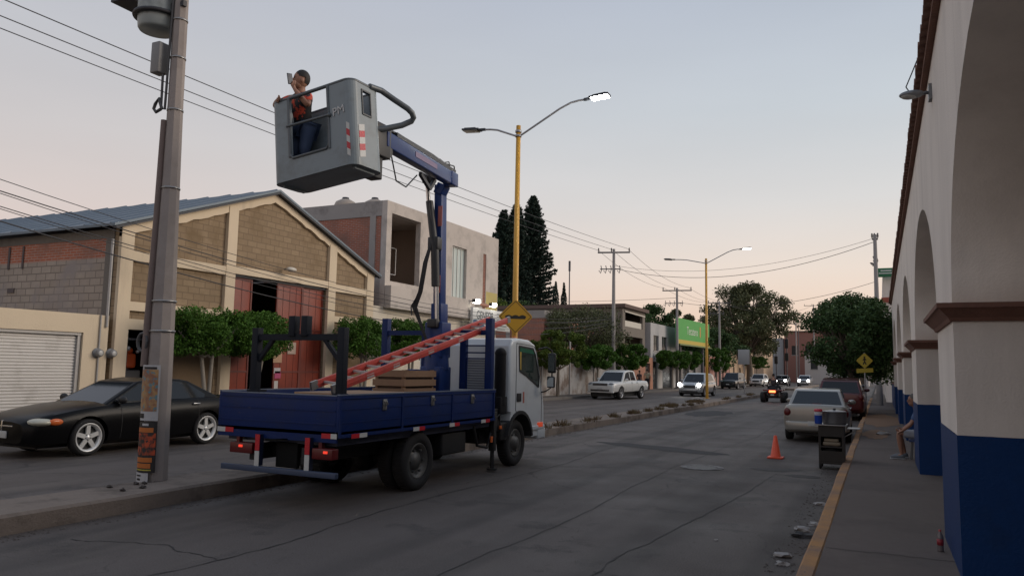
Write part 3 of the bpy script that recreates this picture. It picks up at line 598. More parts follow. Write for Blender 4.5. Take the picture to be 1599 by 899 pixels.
# ================================================================== VEHICLES
TYRE = M('tyre', (.016, .015, .015), .85, var=.15, vs=8)
BLK = M('plastic_black', (.018, .018, .019), .55)
GLS = glass('car_glass', (.012, .016, .02), .05)
CHR = M('chrome', (.55, .55, .55), .18, .95, .03)
def wheel(parent, x, y, r, w, side, rimcol, spokes=5, org=None, rimr=.66, spw=.1):
    """side +1: outer face towards +x"""
    b = MB(); h = w / 2
    b.lathe([(r * (rimr - .04), -h * .8), (r * (rimr + .07), -h), (r * .94, -h * .92), (r, -h * .6), (r, h * .6), (r * .94, h * .92), (r * (rimr + .09), h), (r * (rimr + .005), h * .82), (r * (rimr - .02), h * .4)], (x, y, r), (side, 0, 0), 36)
    wh = b.build('wheel', TYRE, parent, org)
    d = MB(); d.lathe([(0, h * .12), (r * (rimr - .03), h * .12)], (x, y, r), (side, 0, 0), 24); d.build('brake_disc', BLK, wh, org)
    b = MB(); rr = r * rimr
    b.lathe([(rr * .84, h * .2), (rr * .88, h * .72), (rr * .98, h * .86), (rr * 1.03, h * .9), (rr * 1.0, h * .7)], (x, y, r), (side, 0, 0), 36)
    b.lathe([(0, h * .78), (rr * .16, h * .76), (rr * .2, h * .6), (rr * .2, h * .3)], (x, y, r), (side, 0, 0), 20)
    for k in range(spokes):
        a = 2 * math.pi * k / spokes + math.pi / 2; c, s = math.cos(a), math.sin(a)
        q = []
        for (rad, wd) in ((.10, spw * 1.1), (.95, spw * .95)):
            for sg in (-1, 1): q.append((y + rr * (rad * c - sg * wd * s), r + rr * (rad * s + sg * wd * c)))
        for xx in (h * .64,):
            P = [(x + side * xx, *p) for p in q] + [(x + side * (xx - h * .3), *p) for p in q]
            b.add(P, [(0, 1, 3, 2), (0, 4, 5, 1), (1, 5, 7, 3), (3, 7, 6, 2), (2, 6, 4, 0)])
    b.build('rim', rimcol, wh, org); return wh
def csp(st, n):
    out = []
    for i in range(len(st) - 1):
        p0, p1, p2, p3 = st[max(i - 1, 0)], st[i], st[i + 1], st[min(i + 2, len(st) - 1)]
        for k in range(n):
            t = k / n; out.append(tuple(.5 * (2 * b + (c - a) * t + (2 * a - 5 * b + 4 * c - d) * t * t + (3 * b - a - 3 * c + d) * t ** 3) for a, b, c, d in zip(p0, p1, p2, p3)))
    return out + [st[-1]]
def car(name, label, cat, loc, rz, S, group=None):
    """S: spec dict. local +y is forward, z = 0 the ground"""
    t = thing(name, label, cat, loc, rz, group)
    paint = S['paint']
    b = MB(); rings = csp(S['body'], 5); n = 0; vs = []
    for (y, zb, zt, hw) in rings:
        h = zt - zb
        half = [(0, zb), (.82 * hw, zb), (.955 * hw, zb + .10 * h), (.99 * hw, zb + .30 * h), (hw, zb + .52 * h), (.99 * hw, zb + .72 * h), (.955 * hw, zb + .88 * h), (.90 * hw, zb + .965 * h), (.80 * hw, zt), (.45 * hw, zt + S.get('crown', .025)), (0, zt + S.get('crown', .025) * 1.3)]
        ring = half + [(-a, z) for a, z in half[-2:0:-1]]; n = len(ring)
        vs += [(a, y, z) for a, z in ring]
    m = len(rings); b.add(vs, [(j * n + i, j * n + (i + 1) % n, (j + 1) * n + (i + 1) % n, (j + 1) * n + i) for j in range(m - 1) for i in range(n)], True)
    b.add(vs[:n], [tuple(range(n))[::-1]]); b.add(vs[-n:], [tuple(range(n))])
    ob = b.build('body', paint, t, fix=True)
    cuts = []; wr = S['wr']
    hwm = max(s[3] for s in S['body'])
    for y in S['axles']:
        for sd in (-1, 1):
            c = MB(); c.cyl((sd * (hwm - .30), y, wr), (sd * (hwm + .2), y, wr), wr * S.get('arch', 1.17), n=32); cuts.append(c)
    for bx in S.get('cuts', []): c = MB(); c.box(*bx); cuts.append(c)
    # booleans run in world space, so the body is parked at the origin meanwhile
    ob.parent = None; boolcut(ob, cuts); ob.parent = t
    ob.data.set_sharp_from_angle(angle=R(32)); [setattr(p, 'use_smooth', True) for p in ob.data.polygons]
    ob.data.materials.clear(); ob.data.materials.append(paint)
    # cabin from a side profile, leaning inwards towards the roof
    prof = S['cabin']; zb = min(p[1] for p in prof); zr = max(p[1] for p in prof); wb_, k = S['cw'], S.get('tumble', .36)
    hw = lambda z: wb_ - (z - zb) * k
    bm = bmesh.new(); L = [bm.verts.new((-hw(z), y, z)) for y, z in prof]; Rr = [bm.verts.new((hw(z), y, z)) for y, z in prof]
    bm.faces.new(L); bm.faces.new(Rr[::-1])
    for i in range(len(prof)):
        j = (i + 1) % len(prof); bm.faces.new((L[j], L[i], Rr[i], Rr[j]))
    bmesh.ops.recalc_face_normals(bm, faces=bm.faces)
    bmesh.ops.bevel(bm, geom=[e for e in bm.edges if min(v.co.z for v in e.verts) > zb + .02 or abs(e.verts[0].co.z - e.verts[1].co.z) > .1], offset=.035, segments=3, affect='EDGES', profile=.6)
    cb = MB(); cb.bm(bm, True); co = cb.build('cabin', S.get('roofpaint', paint), t); co.data.set_sharp_from_angle(angle=R(28))
    G = S.get('glass', GLS)
    def pane(nm, pts, off):
        q = MB(); c = sum((Vector(p) for p in pts), Vector()) / len(pts); nrm = (Vector(pts[1]) - Vector(pts[0])).cross(Vector(pts[2]) - Vector(pts[1])).normalized()
        if nrm.dot(Vector(off)) < 0: nrm = -nrm
        a = [Vector(p) + nrm * .004 for p in pts]; q.quad(*a)
        bk = [Vector(p) - nrm * .01 for p in pts]
        for i in range(len(a)): j = (i + 1) % len(a); q.quad(a[i], a[j], bk[j], bk[i])
        return q.build(nm, G, t)
    fw, rw = S['windshield'], S['rear']                    # ((y,z) bottom, (y,z) top) on the profile
    ins = .085
    for nm, ((y0, z0), (y1, z1)), off in (('windshield', fw, (0, 1, .5)), ('rear_window', rw, (0, -1, .5))):
        a = lerp((y0, z0), (y1, z1), .06); c = lerp((y0, z0), (y1, z1), .93)
        pane(nm, [(-hw(a[1]) + ins, *a), (hw(a[1]) - ins, *a), (hw(c[1]) - ins, *c), (-hw(c[1]) + ins, *c)], off)
    for sd in (-1, 1):
        for poly in S['side']: pane('side_window', [(sd * hw(z), y, z) for y, z in poly], (sd, 0, 0))
    for sd in (-1, 1):
        for y in S['axles']: wheel(t, sd * (hwm - .115 + S.get('wout', 0)), y, wr, .21, sd, S['rim'], S.get('spokes', 5), spw=S.get('spw', .1), rimr=S.get('rimr', .66))
        if 'mirror' in S:
            y, z = S['mirror']; q = MB(); q.sphere((sd * (hw(z) + .14), y, z + .02), (.11, .06, .075), 12, 8); q.box(min(sd * (hw(z) - .03), sd * (hw(z) + .1)), max(sd * (hw(z) - .03), sd * (hw(z) + .1)), y - .03, y + .03, z - .03, z + .01); q.build('mirror', S.get('mirpaint', BLK), t)
        for y, z in S.get('handles', []):
            q = MB(); xx = hwm * .985; q.beam((sd * xx, y - .09, z), (sd * xx, y + .09, z), .03, .035, b=.008); q.build('door_handle', S.get('handle_mat', CHR), t)
        if 'head' in S:
            x, y, z, rx, ry, rz_ = S['head']; q = MB(); q.sphere((sd * x, y, z), (rx, ry, rz_), 16, 10); hl = q.build('headlight', S['headmat'], t)
            if S.get('beam'):
                bx_, by, bz = S['beam']; q = MB(); q.lathe([(0, .03), (S.get('br', .11), .02), (S.get('br', .11), -.04)], (sd * bx_, by, bz), (0, 1, 0), 20); q.build('lamp_bulb', emit('headlight_on', (1, .97, .92), 30), hl)
            if S.get('amber'):
                x, y, z, rx, ry, rz_ = S['amber']; q = MB(); q.sphere((sd * x, y, z), (rx, ry, rz_), 12, 8); q.build('indicator', M('amber_lens', (.65, .14, .03), .25), hl)
        if 'tail' in S:
            x, y, z, rx, ry, rz_ = S['tail']; q = MB(); q.sphere((sd * x, y, z), (rx, ry, rz_), 14, 10); q.build('taillight', M('red_lens', (.10, .004, .005), .35), t)
    # door shut lines: thin dark grooves following the widest line
    q = MB()
    for y in S.get('seams', []):
        hh = next(((a, bb) for a, bb in zip(rings, rings[1:]) if a[0] <= y <= bb[0] or a[0] >= y >= bb[0]), None)
        if hh:
            a = hh[0]; z0_, zt_, w_ = a[1], a[2], a[3]; h = zt_ - z0_
            P = [(.962, .12), (.995, .30), (1.004, .52), (.995, .72), (.962, .88), (.906, .968)]
            for sd in (-1, 1):
                q = MB()
                for u, v in zip(P, P[1:]):
                    q.add([(sd * w_ * u[0], y - .005, z0_ + u[1] * h), (sd * w_ * u[0], y + .005, z0_ + u[1] * h), (sd * w_ * v[0], y + .005, z0_ + v[1] * h), (sd * w_ * v[0], y - .005, z0_ + v[1] * h)], [(0, 1, 2, 3)])
                q.build('door_seam', BLK, t)
    for nm, mat, bx, bv in S.get('boxes', []): q = MB(); q.box(*bx, bv); q.build(nm, mat, t)
    q = MB(); ymin, ymax = min(s[0] for s in S['body']), max(s[0] for s in S['body']); q.box(-hwm + .32, hwm - .32, ymin + .25, ymax - .25, .17, S['body'][2][1] + .12); q.build('underbody', BLK, t)
    return t
def P(name, col, **k): return M(name, col, k.pop('rough', .3), k.pop('metal', .2), k.pop('var', .03), 1.0, coat=k.pop('coat', .5), **k)
WHT_PL = M('plate_white', (.5, .5, .48), .5, var=.1, vs=20)

# --- black sedan parked on the far side, nose towards the camera's left
bp = P('paint_black', (.0035, .0035, .004), metal=0, coat=0, rough=.28, spec=.16)
ALLOY = M('alloy', (.72, .72, .70), .35, .45, .05)
S_sedan = dict(paint=bp, axles=(1.37, -1.37), wr=.335, rim=ALLOY, spokes=5, spw=.15, rimr=.76,
    body=[(-2.42, .36, .88, .60), (-2.36, .28, .96, .78), (-2.1, .22, 1.0, .86), (-1.4, .19, 1.0, .895), (-.6, .18, .98, .90), (.3, .18, .95, .90), (.9, .18, .93, .895), (1.4, .19, .885, .885), (1.95, .2, .79, .85), (2.28, .22, .70, .76), (2.42, .28, .62, .58)],
    cabin=[(1.08, .88), (.18, 1.34), (-.3, 1.405), (-.85, 1.38), (-1.05, 1.345), (-1.85, .97), (-1.8, .85), (1.0, .82)], cw=.80, tumble=.42,
    windshield=((1.08, .88), (.18, 1.34)), rear=((-1.85, .97), (-1.05, 1.345)),
    side=[[(.80, .965), (.17, 1.29), (-.28, 1.345), (-.34, .975)], [(-.42, .975), (-.36, 1.345), (-.80, 1.33), (-1.02, 1.30), (-1.42, 1.06), (-1.38, .985)]],
    mirror=(.72, .98), handles=[(-.12, .86), (-1.05, .87)], handle_mat=CHR,
    head=(.64, 2.15, .64, .24, .22, .078), headmat=M('head_lens', (.50, .49, .40), .12, .1), amber=(.84, 2.0, .645, .05, .14, .062),
    seams=(.72, -.38, -1.12), tail=(.66, -2.36, .82, .18, .06, .08),
    boxes=[('grille', BLK, (-.28, .28, 2.30, 2.41, .47, .62), .02), ('grille_bar', CHR, (-.3, .3, 2.395, 2.425, .555, .58), .004), ('grille_bar', CHR, (-.018, .018, 2.395, 2.43, .45, .66), .004), ('licence_plate', WHT_PL, (-.17, .17, 2.425, 2.445, .36, .48), .004), ('roof_dust', M('dust', (.2, .17, .14), .9), (-.001, .001, 0, .001, 1.2, 1.201), 0)])
S_sedan['boxes'] = S_sedan['boxes'][:-1]
car('parked_car', 'black sedan with silver five-spoke wheels parked before the white roller shutter', 'car', (-14.02, 10.85, 0), math.pi, S_sedan, 'cars parked or driving on the street')

# --- white double-cab pickup
wp = P('paint_white', (.62, .62, .59), metal=0)
S_pick = dict(paint=wp, axles=(1.55, -1.55), wr=.38, rim=M('alloy_grey', (.42, .42, .42), .35, .6), spokes=5, crown=.02, arch=1.16,
    body=[(-2.62, .55, 1.05, .86), (-2.56, .5, 1.10, .93), (-2.0, .46, 1.12, .95), (-.6, .42, 1.10, .96), (.4, .40, 1.09, .96), (1.2, .40, 1.07, .955), (1.9, .42, 1.04, .95), (2.35, .40, .99, .91), (2.55, .40, .88, .82), (2.6, .44, .74, .70)],
    cuts=[(-.78, .78, -2.5, -.95, .72, 1.4)],
    cabin=[(1.22, 1.04), (.55, 1.66), (-.1, 1.76), (-.78, 1.73), (-.9, 1.66), (-1.0, 1.05), (-.95, .95), (1.1, .95)], cw=.86, tumble=.24,
    windshield=((1.22, 1.04), (.55, 1.66)), rear=((-1.0, 1.05), (-.9, 1.66)),
    side=[[(.92, 1.14), (.48, 1.58), (-.02, 1.67), (-.02, 1.14)], [(-.10, 1.14), (-.10, 1.67), (-.70, 1.65), (-.82, 1.14)]],
    mirror=(.82, 1.16), mirpaint=wp, handles=[(0, 1.0), (-.78, 1.0)], head=(.66, 2.42, .90, .18, .14, .09), headmat=M('head_lens_grey', (.16, .17, .18), .1),
    seams=(.9, -.05, -.93), tail=(.86, -2.56, .92, .06, .06, .14),
    boxes=[('grille', M('grille_dark', (.03, .033, .035), .4), (-.48, .48, 2.5, 2.6, .82, .97), .02), ('grille_bar', CHR, (-.5, .5, 2.56, 2.61, .885, .9), .003), ('lower_grille', BLK, (-.62, .62, 2.5, 2.605, .48, .60), .02), ('grille_bar', CHR, (-.6, .6, 2.57, 2.615, .56, .575), .003), ('licence_plate', WHT_PL, (-.17, .17, 2.6, 2.625, .6, .7), .004), ('bumper', wp, (-.86, .86, 2.4, 2.58, .40, .48), .03)])
car('parked_car', 'white double-cab pickup parked on the far side by the clipped trees', 'pickup', (-14.75, 46.1, 0), math.pi - .12, S_pick, 'cars parked or driving on the street')

# --- silver SUV coming, headlights on
sp = P('paint_silver', (.40, .42, .43), metal=.5)
def suv(paint, L=4.4, W=.90, H=1.66, **k):
    h = L / 2; d = dict(paint=paint, axles=(h - .85, -h + .85), wr=.36, rim=M('alloy_dark', (.25, .25, .26), .4, .5), spokes=5,
    body=[(-h, .5, .95, .70), (-h + .05, .38, 1.02, .82), (-h + .4, .26, 1.04, W - .01), (-.4, .24, 1.02, W), (.6, .24, 1.0, W), (h - .8, .25, .98, W - .01), (h - .3, .26, .93, W - .05), (h - .08, .28, .84, W - .14), (h, .36, .7, W - .26)],
    cabin=[(h - 1.12, .98), (h - 1.75, H - .06), (.1, H), (-h + .9, H - .03), (-h + .35, H - .12), (-h + .1, 1.02), (-h + .15, .9), (h - 1.2, .9)], cw=W - .06, tumble=.26,
    windshield=((h - 1.12, .98), (h - 1.75, H - .06)), rear=((-h + .1, 1.02), (-h + .35, H - .12)),
    side=[[(h - 1.42, 1.07), (h - 1.82, H - .13), (.02, H - .09), (.02, 1.07)], [(-.06, 1.07), (-.06, H - .09), (-h + .98, H - .11), (-h + .6, 1.12)]],
    mirror=(h - 1.4, 1.1), mirpaint=paint, handles=[(.15, .93), (-.75, .95)], head=(W - .22, h - .1, .80, .16, .14, .09), headmat=M('head_lens_grey', None),
    seams=(h - 1.3, -.02, -.95), tail=(W - .14, -h + .06, .88, .1, .1, .14),
    boxes=[('grille', M('grille_dark', None), (-.42, .42, h - .14, h + .01, .58, .80), .03), ('bumper', BLK, (-.6, .6, h - .12, h + .015, .32, .42), .03), ('licence_plate', WHT_PL, (-.17, .17, h + .0, h + .03, .44, .54), .004), ('licence_plate', WHT_PL, (-.17, .17, -h - .02, -h + .01, .62, .74), .004)])
    d.update(k); return d
car('suv', 'silver SUV with both headlights lit, coming behind the second lamp post', 'SUV', (-12.0, 56.3, 0), math.pi - .05,
    suv(sp, beam=(.68, 2.22, .83), br=.13), 'cars parked or driving on the street')
kp = P('paint_black2', (.012, .013, .016), metal=.3)
car('suv', 'black SUV parked on the far side behind the silver SUV with lit headlights', 'SUV', (-14.2, 84.5, 0), math.pi - .1, suv(kp, H=1.72), 'cars parked or driving on the street')
car('parked_car', 'white car with dark grille, farther down than the black SUV', 'car', (-14.2, 104, 0), math.pi - .06, suv(wp, H=1.62), 'cars parked or driving on the street')
dg = P('paint_graphite', (.05, .05, .055), metal=.4)
car('distant_car', 'distant dark car with lit headlights, the left of the two far pairs of lights', 'car', (-12.3, 113, 0), math.pi, suv(dg, H=1.5, beam=(.6, 2.22, .8), br=.16), 'cars parked or driving on the street')
car('distant_car', 'distant pale car with lit headlights at the far end of the street, nearest its middle', 'car', (-9.6, 116, 0), math.pi, suv(sp, H=1.55, beam=(.6, 2.22, .8), br=.16), 'cars parked or driving on the street')

# --- beige-silver sedan on the right, seen from behind
bs = P('paint_champagne', (.30, .285, .255), metal=.4, dirt=(.24, .21, .18), dirt_s=3)
S_cor = dict(paint=bs, axles=(1.25, -1.24), wr=.285, rim=ALLOY, spokes=6, crown=.015,
    body=[(-2.1, .42, .90, .66), (-2.06, .30, .985, .77), (-1.9, .24, 1.0, .825), (-1.3, .2, .985, .84), (-.4, .19, .955, .845), (.5, .19, .94, .845), (1.2, .2, .90, .83), (1.75, .22, .80, .79), (2.05, .26, .66, .66)],
    cabin=[(.98, .90), (.25, 1.36), (-.3, 1.43), (-.95, 1.40), (-1.08, 1.37), (-1.62, .985), (-1.6, .85), (.95, .85)], cw=.765, tumble=.33,
    windshield=((.98, .90), (.25, 1.36)), rear=((-1.62, .985), (-1.08, 1.37)),
    side=[[(.72, .98), (.2, 1.31), (-.25, 1.36), (-.3, .99)], [(-.38, .99), (-.33, 1.36), (-.88, 1.34), (-1.2, 1.02)]],
    mirror=(.62, 1.0), mirpaint=bs, handles=[(-.1, .88), (-.98, .89)], tail=(.69, -2.03, .79, .115, .09, .135), seams=(.7, -.34, -1.05),
    head=(.6, 1.95, .68, .14, .12, .09), headmat=M('head_lens', None),
    boxes=[('rear_bumper', bs, (-.76, .76, -2.15, -1.9, .30, .56), .05), ('licence_plate', WHT_PL, (-.2, .2, -2.165, -2.15, .44, .57), .004), ('boot_lid_seam', BLK, (-.56, .56, -2.098, -2.088, .585, .595), 0), ('tail_pipe', BLK, (.35, .42, -2.12, -1.9, .22, .28), .01), ('brake_light', M('red_lens', None), (-.12, .12, -1.66, -1.60, 1.01, 1.03), .004)])
cor = car('parked_car', 'beige-silver sedan parked at the right kerb behind the food cart', 'car', (-1.56, 23.35, 0), 0.02, S_cor, 'cars parked or driving on the street')
cor.scale = (.97, 1, .955)
rp = P('paint_maroon', (.085, .012, .014), metal=.3)
car('suv', 'dark red SUV parked at the right kerb just ahead of the beige-silver sedan', 'SUV', (-1.42, 34.4, 0), 0, suv(rp, H=1.62, W=.88), 'cars parked or driving on the street')
car('parked_car', 'small grey hatchback parked at the right kerb ahead of the dark red SUV', 'car', (-1.75, 47.5, 0), 0, suv(dg, H=1.5, W=.84, L=4.0), 'cars parked or driving on the street')

# ================================================================== CRANE TRUCK
T = thing('crane_truck', 'blue flatbed crane truck with white cab standing in the open lane by the median', 'truck', (-6.9, 9.8, 0)); TO = T.location
NAVY = M('navy_paint', (.004, .020, .105), .45, .0, .12, 2, bmp=.05, bs=20, dirt=(.010, .022, .078), dirt_s=2.5, dirt_w=(.45, .7), spec=.2, scr=(.06, .065, .09), scr_w=(.62, .70))
NAVYD = M('navy_dark', (.012, .018, .045), .5, var=.15)
CRBL = M('crane_blue', (.012, .036, .15), .36, .0, .1, 2, dirt=(.015, .03, .09), dirt_s=3, spec=.3)
RACK = M('rack_dark', (.010, .013, .020), .6, spec=.2)
CABW = M('cab_white', (.60, .635, .645), .38, .05, .04, 1, dirt=(.46, .47, .46), dirt_s=1.5, dirt_w=(.5, .8), scr=(.33, .32, .30), scr_w=(.68, .78), coat=.2)
XR, XW, YR0, YR1, ZB0, ZB1 = -5.9, -7.87, 7.5, 11.66, .87, 1.38
def tp(mb, nm, mat, par=None): return mb.build(nm, mat, par or T, TO)
b = MB()
for x in (-6.45, -7.3): b.box(x - .04, x + .04, 7.55, 13.7, .52, .72)
for y in (7.9, 8.9, 9.9, 10.9, 11.9, 12.9): b.box(-7.3, -6.45, y - .03, y + .03, .55, .69)
b.cyl((-7.7, 9.42, .41), (-6.1, 9.42, .41), .06); b.cyl((-7.6, 12.69, .41), (-6.1, 12.69, .41), .05); b.sphere((-6.9, 9.42, .41), (.2, .2, .2)); b.cyl((-6.9, 9.5, .45), (-6.9, 12, .6), .04)
b.box(-6.35, -6.05, 10.2, 10.95, .40, .74, .03); b.box(-7.72, -7.35, 10.3, 11.2, .38, .74, .03); b.box(-6.8, -6.2, 11.7, 12.2, .45, .85, .02)
tp(b, 'chassis', M('chassis_black', (.012, .012, .013), .7, var=.2))
b = MB(); b.box(XW, XR, YR0, YR1, ZB0, ZB0 + .07); b.box(XW + .1, XR - .1, YR0 + .1, YR1, .76, ZB0); tp(b, 'bed_floor', NAVYD)
b = MB(); b.box(XR - .04, XR, YR0, YR1, ZB0 - .01, ZB1, .006)
for z in (ZB0 + .0, ZB1 - .045): b.box(XR, XR + .014, YR0, YR1, z, z + .04)
for y in (YR0 + .02, 8.86, 10.22, YR1 - .05): b.box(XR, XR + .012, y - .02, y + .025, ZB0 + .04, ZB1 - .045)
for z in (1.04, 1.2): b.box(XR, XR + .006, YR0 + .05, YR1 - .08, z, z + .012)
sp_ = tp(b, 'side_panel', NAVY)
b = MB(); b.box(XR - .041, XR + .016, YR0, YR1, ZB1 - .002, ZB1 + .012); tp(b, 'top_edge', M('worn_edge', (.16, .19, .25), .5, .4, .3, 6), sp_)
b = MB(); b.box(XW, XW + .04, YR0, YR1, ZB0 - .01, ZB1, .006); b.box(XW - .01, XW, YR0, YR1, ZB0, ZB0 + .04); sp2 = tp(b, 'side_panel', NAVY)
b = MB(); b.box(XW - .005, XW + .041, YR0, YR1, ZB1 - .002, ZB1 + .012); tp(b, 'top_edge', M('worn_edge', None), sp2)
b = MB(); b.box(XW + .04, XR - .04, YR0, YR0 + .04, ZB0 - .02, ZB1 - .01, .005)
for z in (1.02, 1.18, 1.32): b.box(XW + .05, XR - .05, YR0 - .008, YR0, z, z + .02)
b.box(XW + .02, XR - .02, YR0 - .01, YR0 + .02, ZB0 - .06, ZB0 + .03)
tg = tp(b, 'tailgate', NAVY)
b = MB(); b.box(XW + .04, XR - .04, YR0 - .003, YR0 + .043, ZB1 - .012, ZB1); tp(b, 'top_edge', M('worn_edge', None), tg)
for y, z in ((8.43, 1.24), (9.63, 1.26), (10.84, 1.25)):
    b = MB(); b.box(XR, XR + .02, y - .04, y + .04, z - .07, z + .07, .004); b.tube([(XR + .02, y - .025, z + .05), (XR + .045, y - .025, z - .0), (XR + .045, y + .025, z), (XR + .02, y + .025, z + .05)], .007, 6); b.box(XR + .02, XR + .035, y - .012, y + .012, z - .055, z + .01); tp(b, 'latch', M('zinc', (.35, .35, .34), .35, .8), sp_)
REF_R, REF_W = M('reflector_red', (.50, .02, .03), .25), M('reflector_white', (.55, .55, .52), .25)
def refl_side(y, w=.2, flip=False):
    a, c = (REF_R, REF_W) if flip else (REF_W, REF_R)
    b = MB(); b.box(XR + .014, XR + .018, y - w, y, .85, .905); o = tp(b, 'reflector', a, sp_)
    b = MB(); b.box(XR + .014, XR + .018, y, y + w, .85, .905); tp(b, 'reflector', c, sp_)
for y in (7.9,): refl_side(y, .16, True)
for y in (9.28, 10.28, 11.3): refl_side(y, .15)
refl_side(10.28, .001)
for (x, a, c) in ((-7.72, REF_W, REF_R), (-6.0, REF_R, REF_W)):
    b = MB(); b.box(x - .14, x, YR0 - .016, YR0 - .011, .86, .92); tp(b, 'reflector', a, tg)
    b = MB(); b.box(x, x + (.14 if x < -7 else .09), YR0 - .016, YR0 - .011, .86, .92); tp(b, 'reflector', c, tg)
# rear ladder rack
b = MB(); b.box(-6.02, -5.92, 7.56, 7.66, 1.3, 2.21, .006); b.box(-7.42, -7.32, 7.56, 7.66, 1.3, 2.21, .006)
b.box(-7.32, -6.02, 7.58, 7.65, 2.05, 2.13); b.beam((-6.25, 7.615, 2.06), (-6.0, 7.615, 1.78), .05, .05); b.beam((-7.1, 7.615, 2.06), (-7.34, 7.615, 1.78), .05, .05)
for x in (-6.76, -6.56): b.box(x - .05, x + .05, 7.56, 7.66, 2.1, 2.36, .006)
b.box(-7.45, -7.25, 7.55, 7.7, 1.38, 1.41); b.box(-6.06, -5.93, 7.55, 7.7, 1.38, 1.40)
tp(b, 'rear_rack', RACK)
# front ladder rack and headboard
b = MB(); b.box(-6.01, -5.89, 11.46, 11.58, 1.36, 2.58, .006); b.box(-8.13, -8.01, 11.46, 11.58, 1.30, 2.6, .006); b.box(-8.01, -6.01, 11.48, 11.56, 2.30, 2.38)
b.box(-6.52, -6.40, 11.5, 11.58, 1.38, 2.35); b.box(-7.3, -7.22, 11.5, 11.58, 1.38, 2.32)
for z in (2.12, 2.0, 1.9): b.box(-6.40, -6.01, 11.52, 11.56, z - .012, z + .012)
tp(b, 'front_rack', NAVY)
b = MB()
for i in range(12): z = 1.40 + i * .042; b.obox((-6.2, 11.56, z), (.37, .012, .036), (R(25), 0, 0))
tp(b, 'headboard_louvre', M('louvre', (.26, .28, .31), .5, .2))
# cab
prof = [(12.28, .98), (12.27, 1.3), (12.28, 2.14), (12.36, 2.26), (12.6, 2.295), (13.1, 2.28), (13.36, 2.20), (13.52, 1.95), (13.72, 1.42), (13.8, 1.15), (13.8, .50), (13.22, .48)]
ar = [(12.69 + .54 * math.cos(a), .43 + .54 * math.sin(a)) for a in [R(8 + 130 * i / 12) for i in range(13)]]
prof2 = prof + [p for p in ar if p[1] > .5]
bm = bmesh.new(); L_ = [bm.verts.new((-7.84, y, z)) for y, z in prof2]; R_ = [bm.verts.new((-5.92, y, z)) for y, z in prof2]
bm.faces.new(L_); bm.faces.new(R_[::-1])
for i in range(len(prof2)): j = (i + 1) % len(prof2); bm.faces.new((L_[j], L_[i], R_[i], R_[j]))
bmesh.ops.recalc_face_normals(bm, faces=bm.faces)
es = [e for e in bm.edges if abs(e.verts[0].co.x - e.verts[1].co.x) < .01 and min(v.co.z for v in e.verts) > .97]
bmesh.ops.bevel(bm, geom=es, offset=.06, segments=4, affect='EDGES', profile=.55)
b = MB(); b.bm(bm, True); cabo = tp(b, 'cab', CABW); cabo.data.set_sharp_from_angle(angle=R(30))
dx = -5.918
b = MB(); wpoly = [(12.62, 2.15), (13.24, 2.12), (13.36, 2.0), (13.54, 1.58), (13.53, 1.40), (12.95, 1.62), (12.66, 1.70)]
b.prism(wpoly, 'x', dx - .01, dx + .003); dwin = tp(b, 'door_window', glass('cab_glass', (.035, .05, .045), .05), cabo)
b = MB(); pl = wpoly + [wpoly[0]]
for a, c in zip(pl, pl[1:]): b.beam((dx + .004, *a), (dx + .004, *c), .012, .03)
tp(b, 'window_seal', BLK, dwin)
b = MB(); b.prism([(12.66, 2.13), (13.22, 2.10), (13.30, 2.02), (12.66, 2.05)], 'x', dx + .003, dx + .006); tp(b, 'green_sun_strip', M('green_film', (.02, .12, .07), .2), dwin)
b = MB(); b.prism([(12.66, 2.05), (12.72, 2.05), (12.72, 1.72), (12.66, 1.72)], 'x', dx + .003, dx + .006); tp(b, 'yellow_window_strip', M('yellow_strip', (.45, .30, .04), .5), dwin)
b = MB()
for pts in ([(12.52, 2.2), (12.52, 1.0), (12.6, .93)], [(13.62, 1.5), (13.68, 1.2), (13.68, .72)], [(12.52, 2.2), (13.3, 2.17), (13.42, 2.05), (13.62, 1.5)]):
    for a, c in zip(pts, pts[1:]): b.beam((dx, *a), (dx, *c), .008, .010)
tp(b, 'door_seam', M('seam_grey', (.08, .08, .085), .7), cabo)
b = MB(); b.box(dx, dx + .012, 12.56, 12.74, 1.15, 1.30, .004); tp(b, 'door_handle', BLK, cabo)
b = MB(); b.box(dx, dx + .004, 12.82, 12.88, 1.12, 1.32); tp(b, 'door_sticker', M('sticker_red', (.40, .13, .10), .6), cabo)
b = MB()
arc2 = [(12.69 + .56 * math.cos(R(a)), .43 + .56 * math.sin(R(a))) for a in range(8, 166, 12)]; arc3 = [(12.69 + .50 * math.cos(R(a)), .43 + .50 * math.sin(R(a))) for a in range(8, 166, 12)]
b.prism(arc2 + arc3[::-1], 'x', -6.3, dx + .03); tp(b, 'wheel_arch', BLK, cabo)
b = MB(); b.box(-7.86, -5.9, 13.5, 13.86, .42, .62, .03); b.box(-5.93, -5.895, 13.22, 13.8, .60, .68, .01); tp(b, 'front_bumper', CABW)
b = MB(); b.box(-5.92, -5.893, 13.5, 13.72, .64, .73, .01); tp(b, 'side_indicator', emit('indicator_on', (.65, .08, .03), .35), cabo)
b = MB(); b.prism([(13.53, 1.95), (13.70, 1.45), (13.712, 1.45), (13.545, 1.95)], 'x', -7.7, -6.05); tp(b, 'windshield', glass('cab_glass', None), cabo)
for (y, z, h) in ((13.62, 1.86, .19), (13.58, 1.50, .11)):
    b = MB(); b.box(-5.76, -5.60, y - .035, y + .035, z - h, z + h, .03); mo = tp(b, 'mirror', BLK, cabo)
    b = MB(); b.box(-5.745, -5.615, y - .040, y - .036, z - h * .8, z + h * .8); tp(b, 'mirror_glass', M('mirror_glass', (.5, .55, .58), .05, .9, .02), mo)
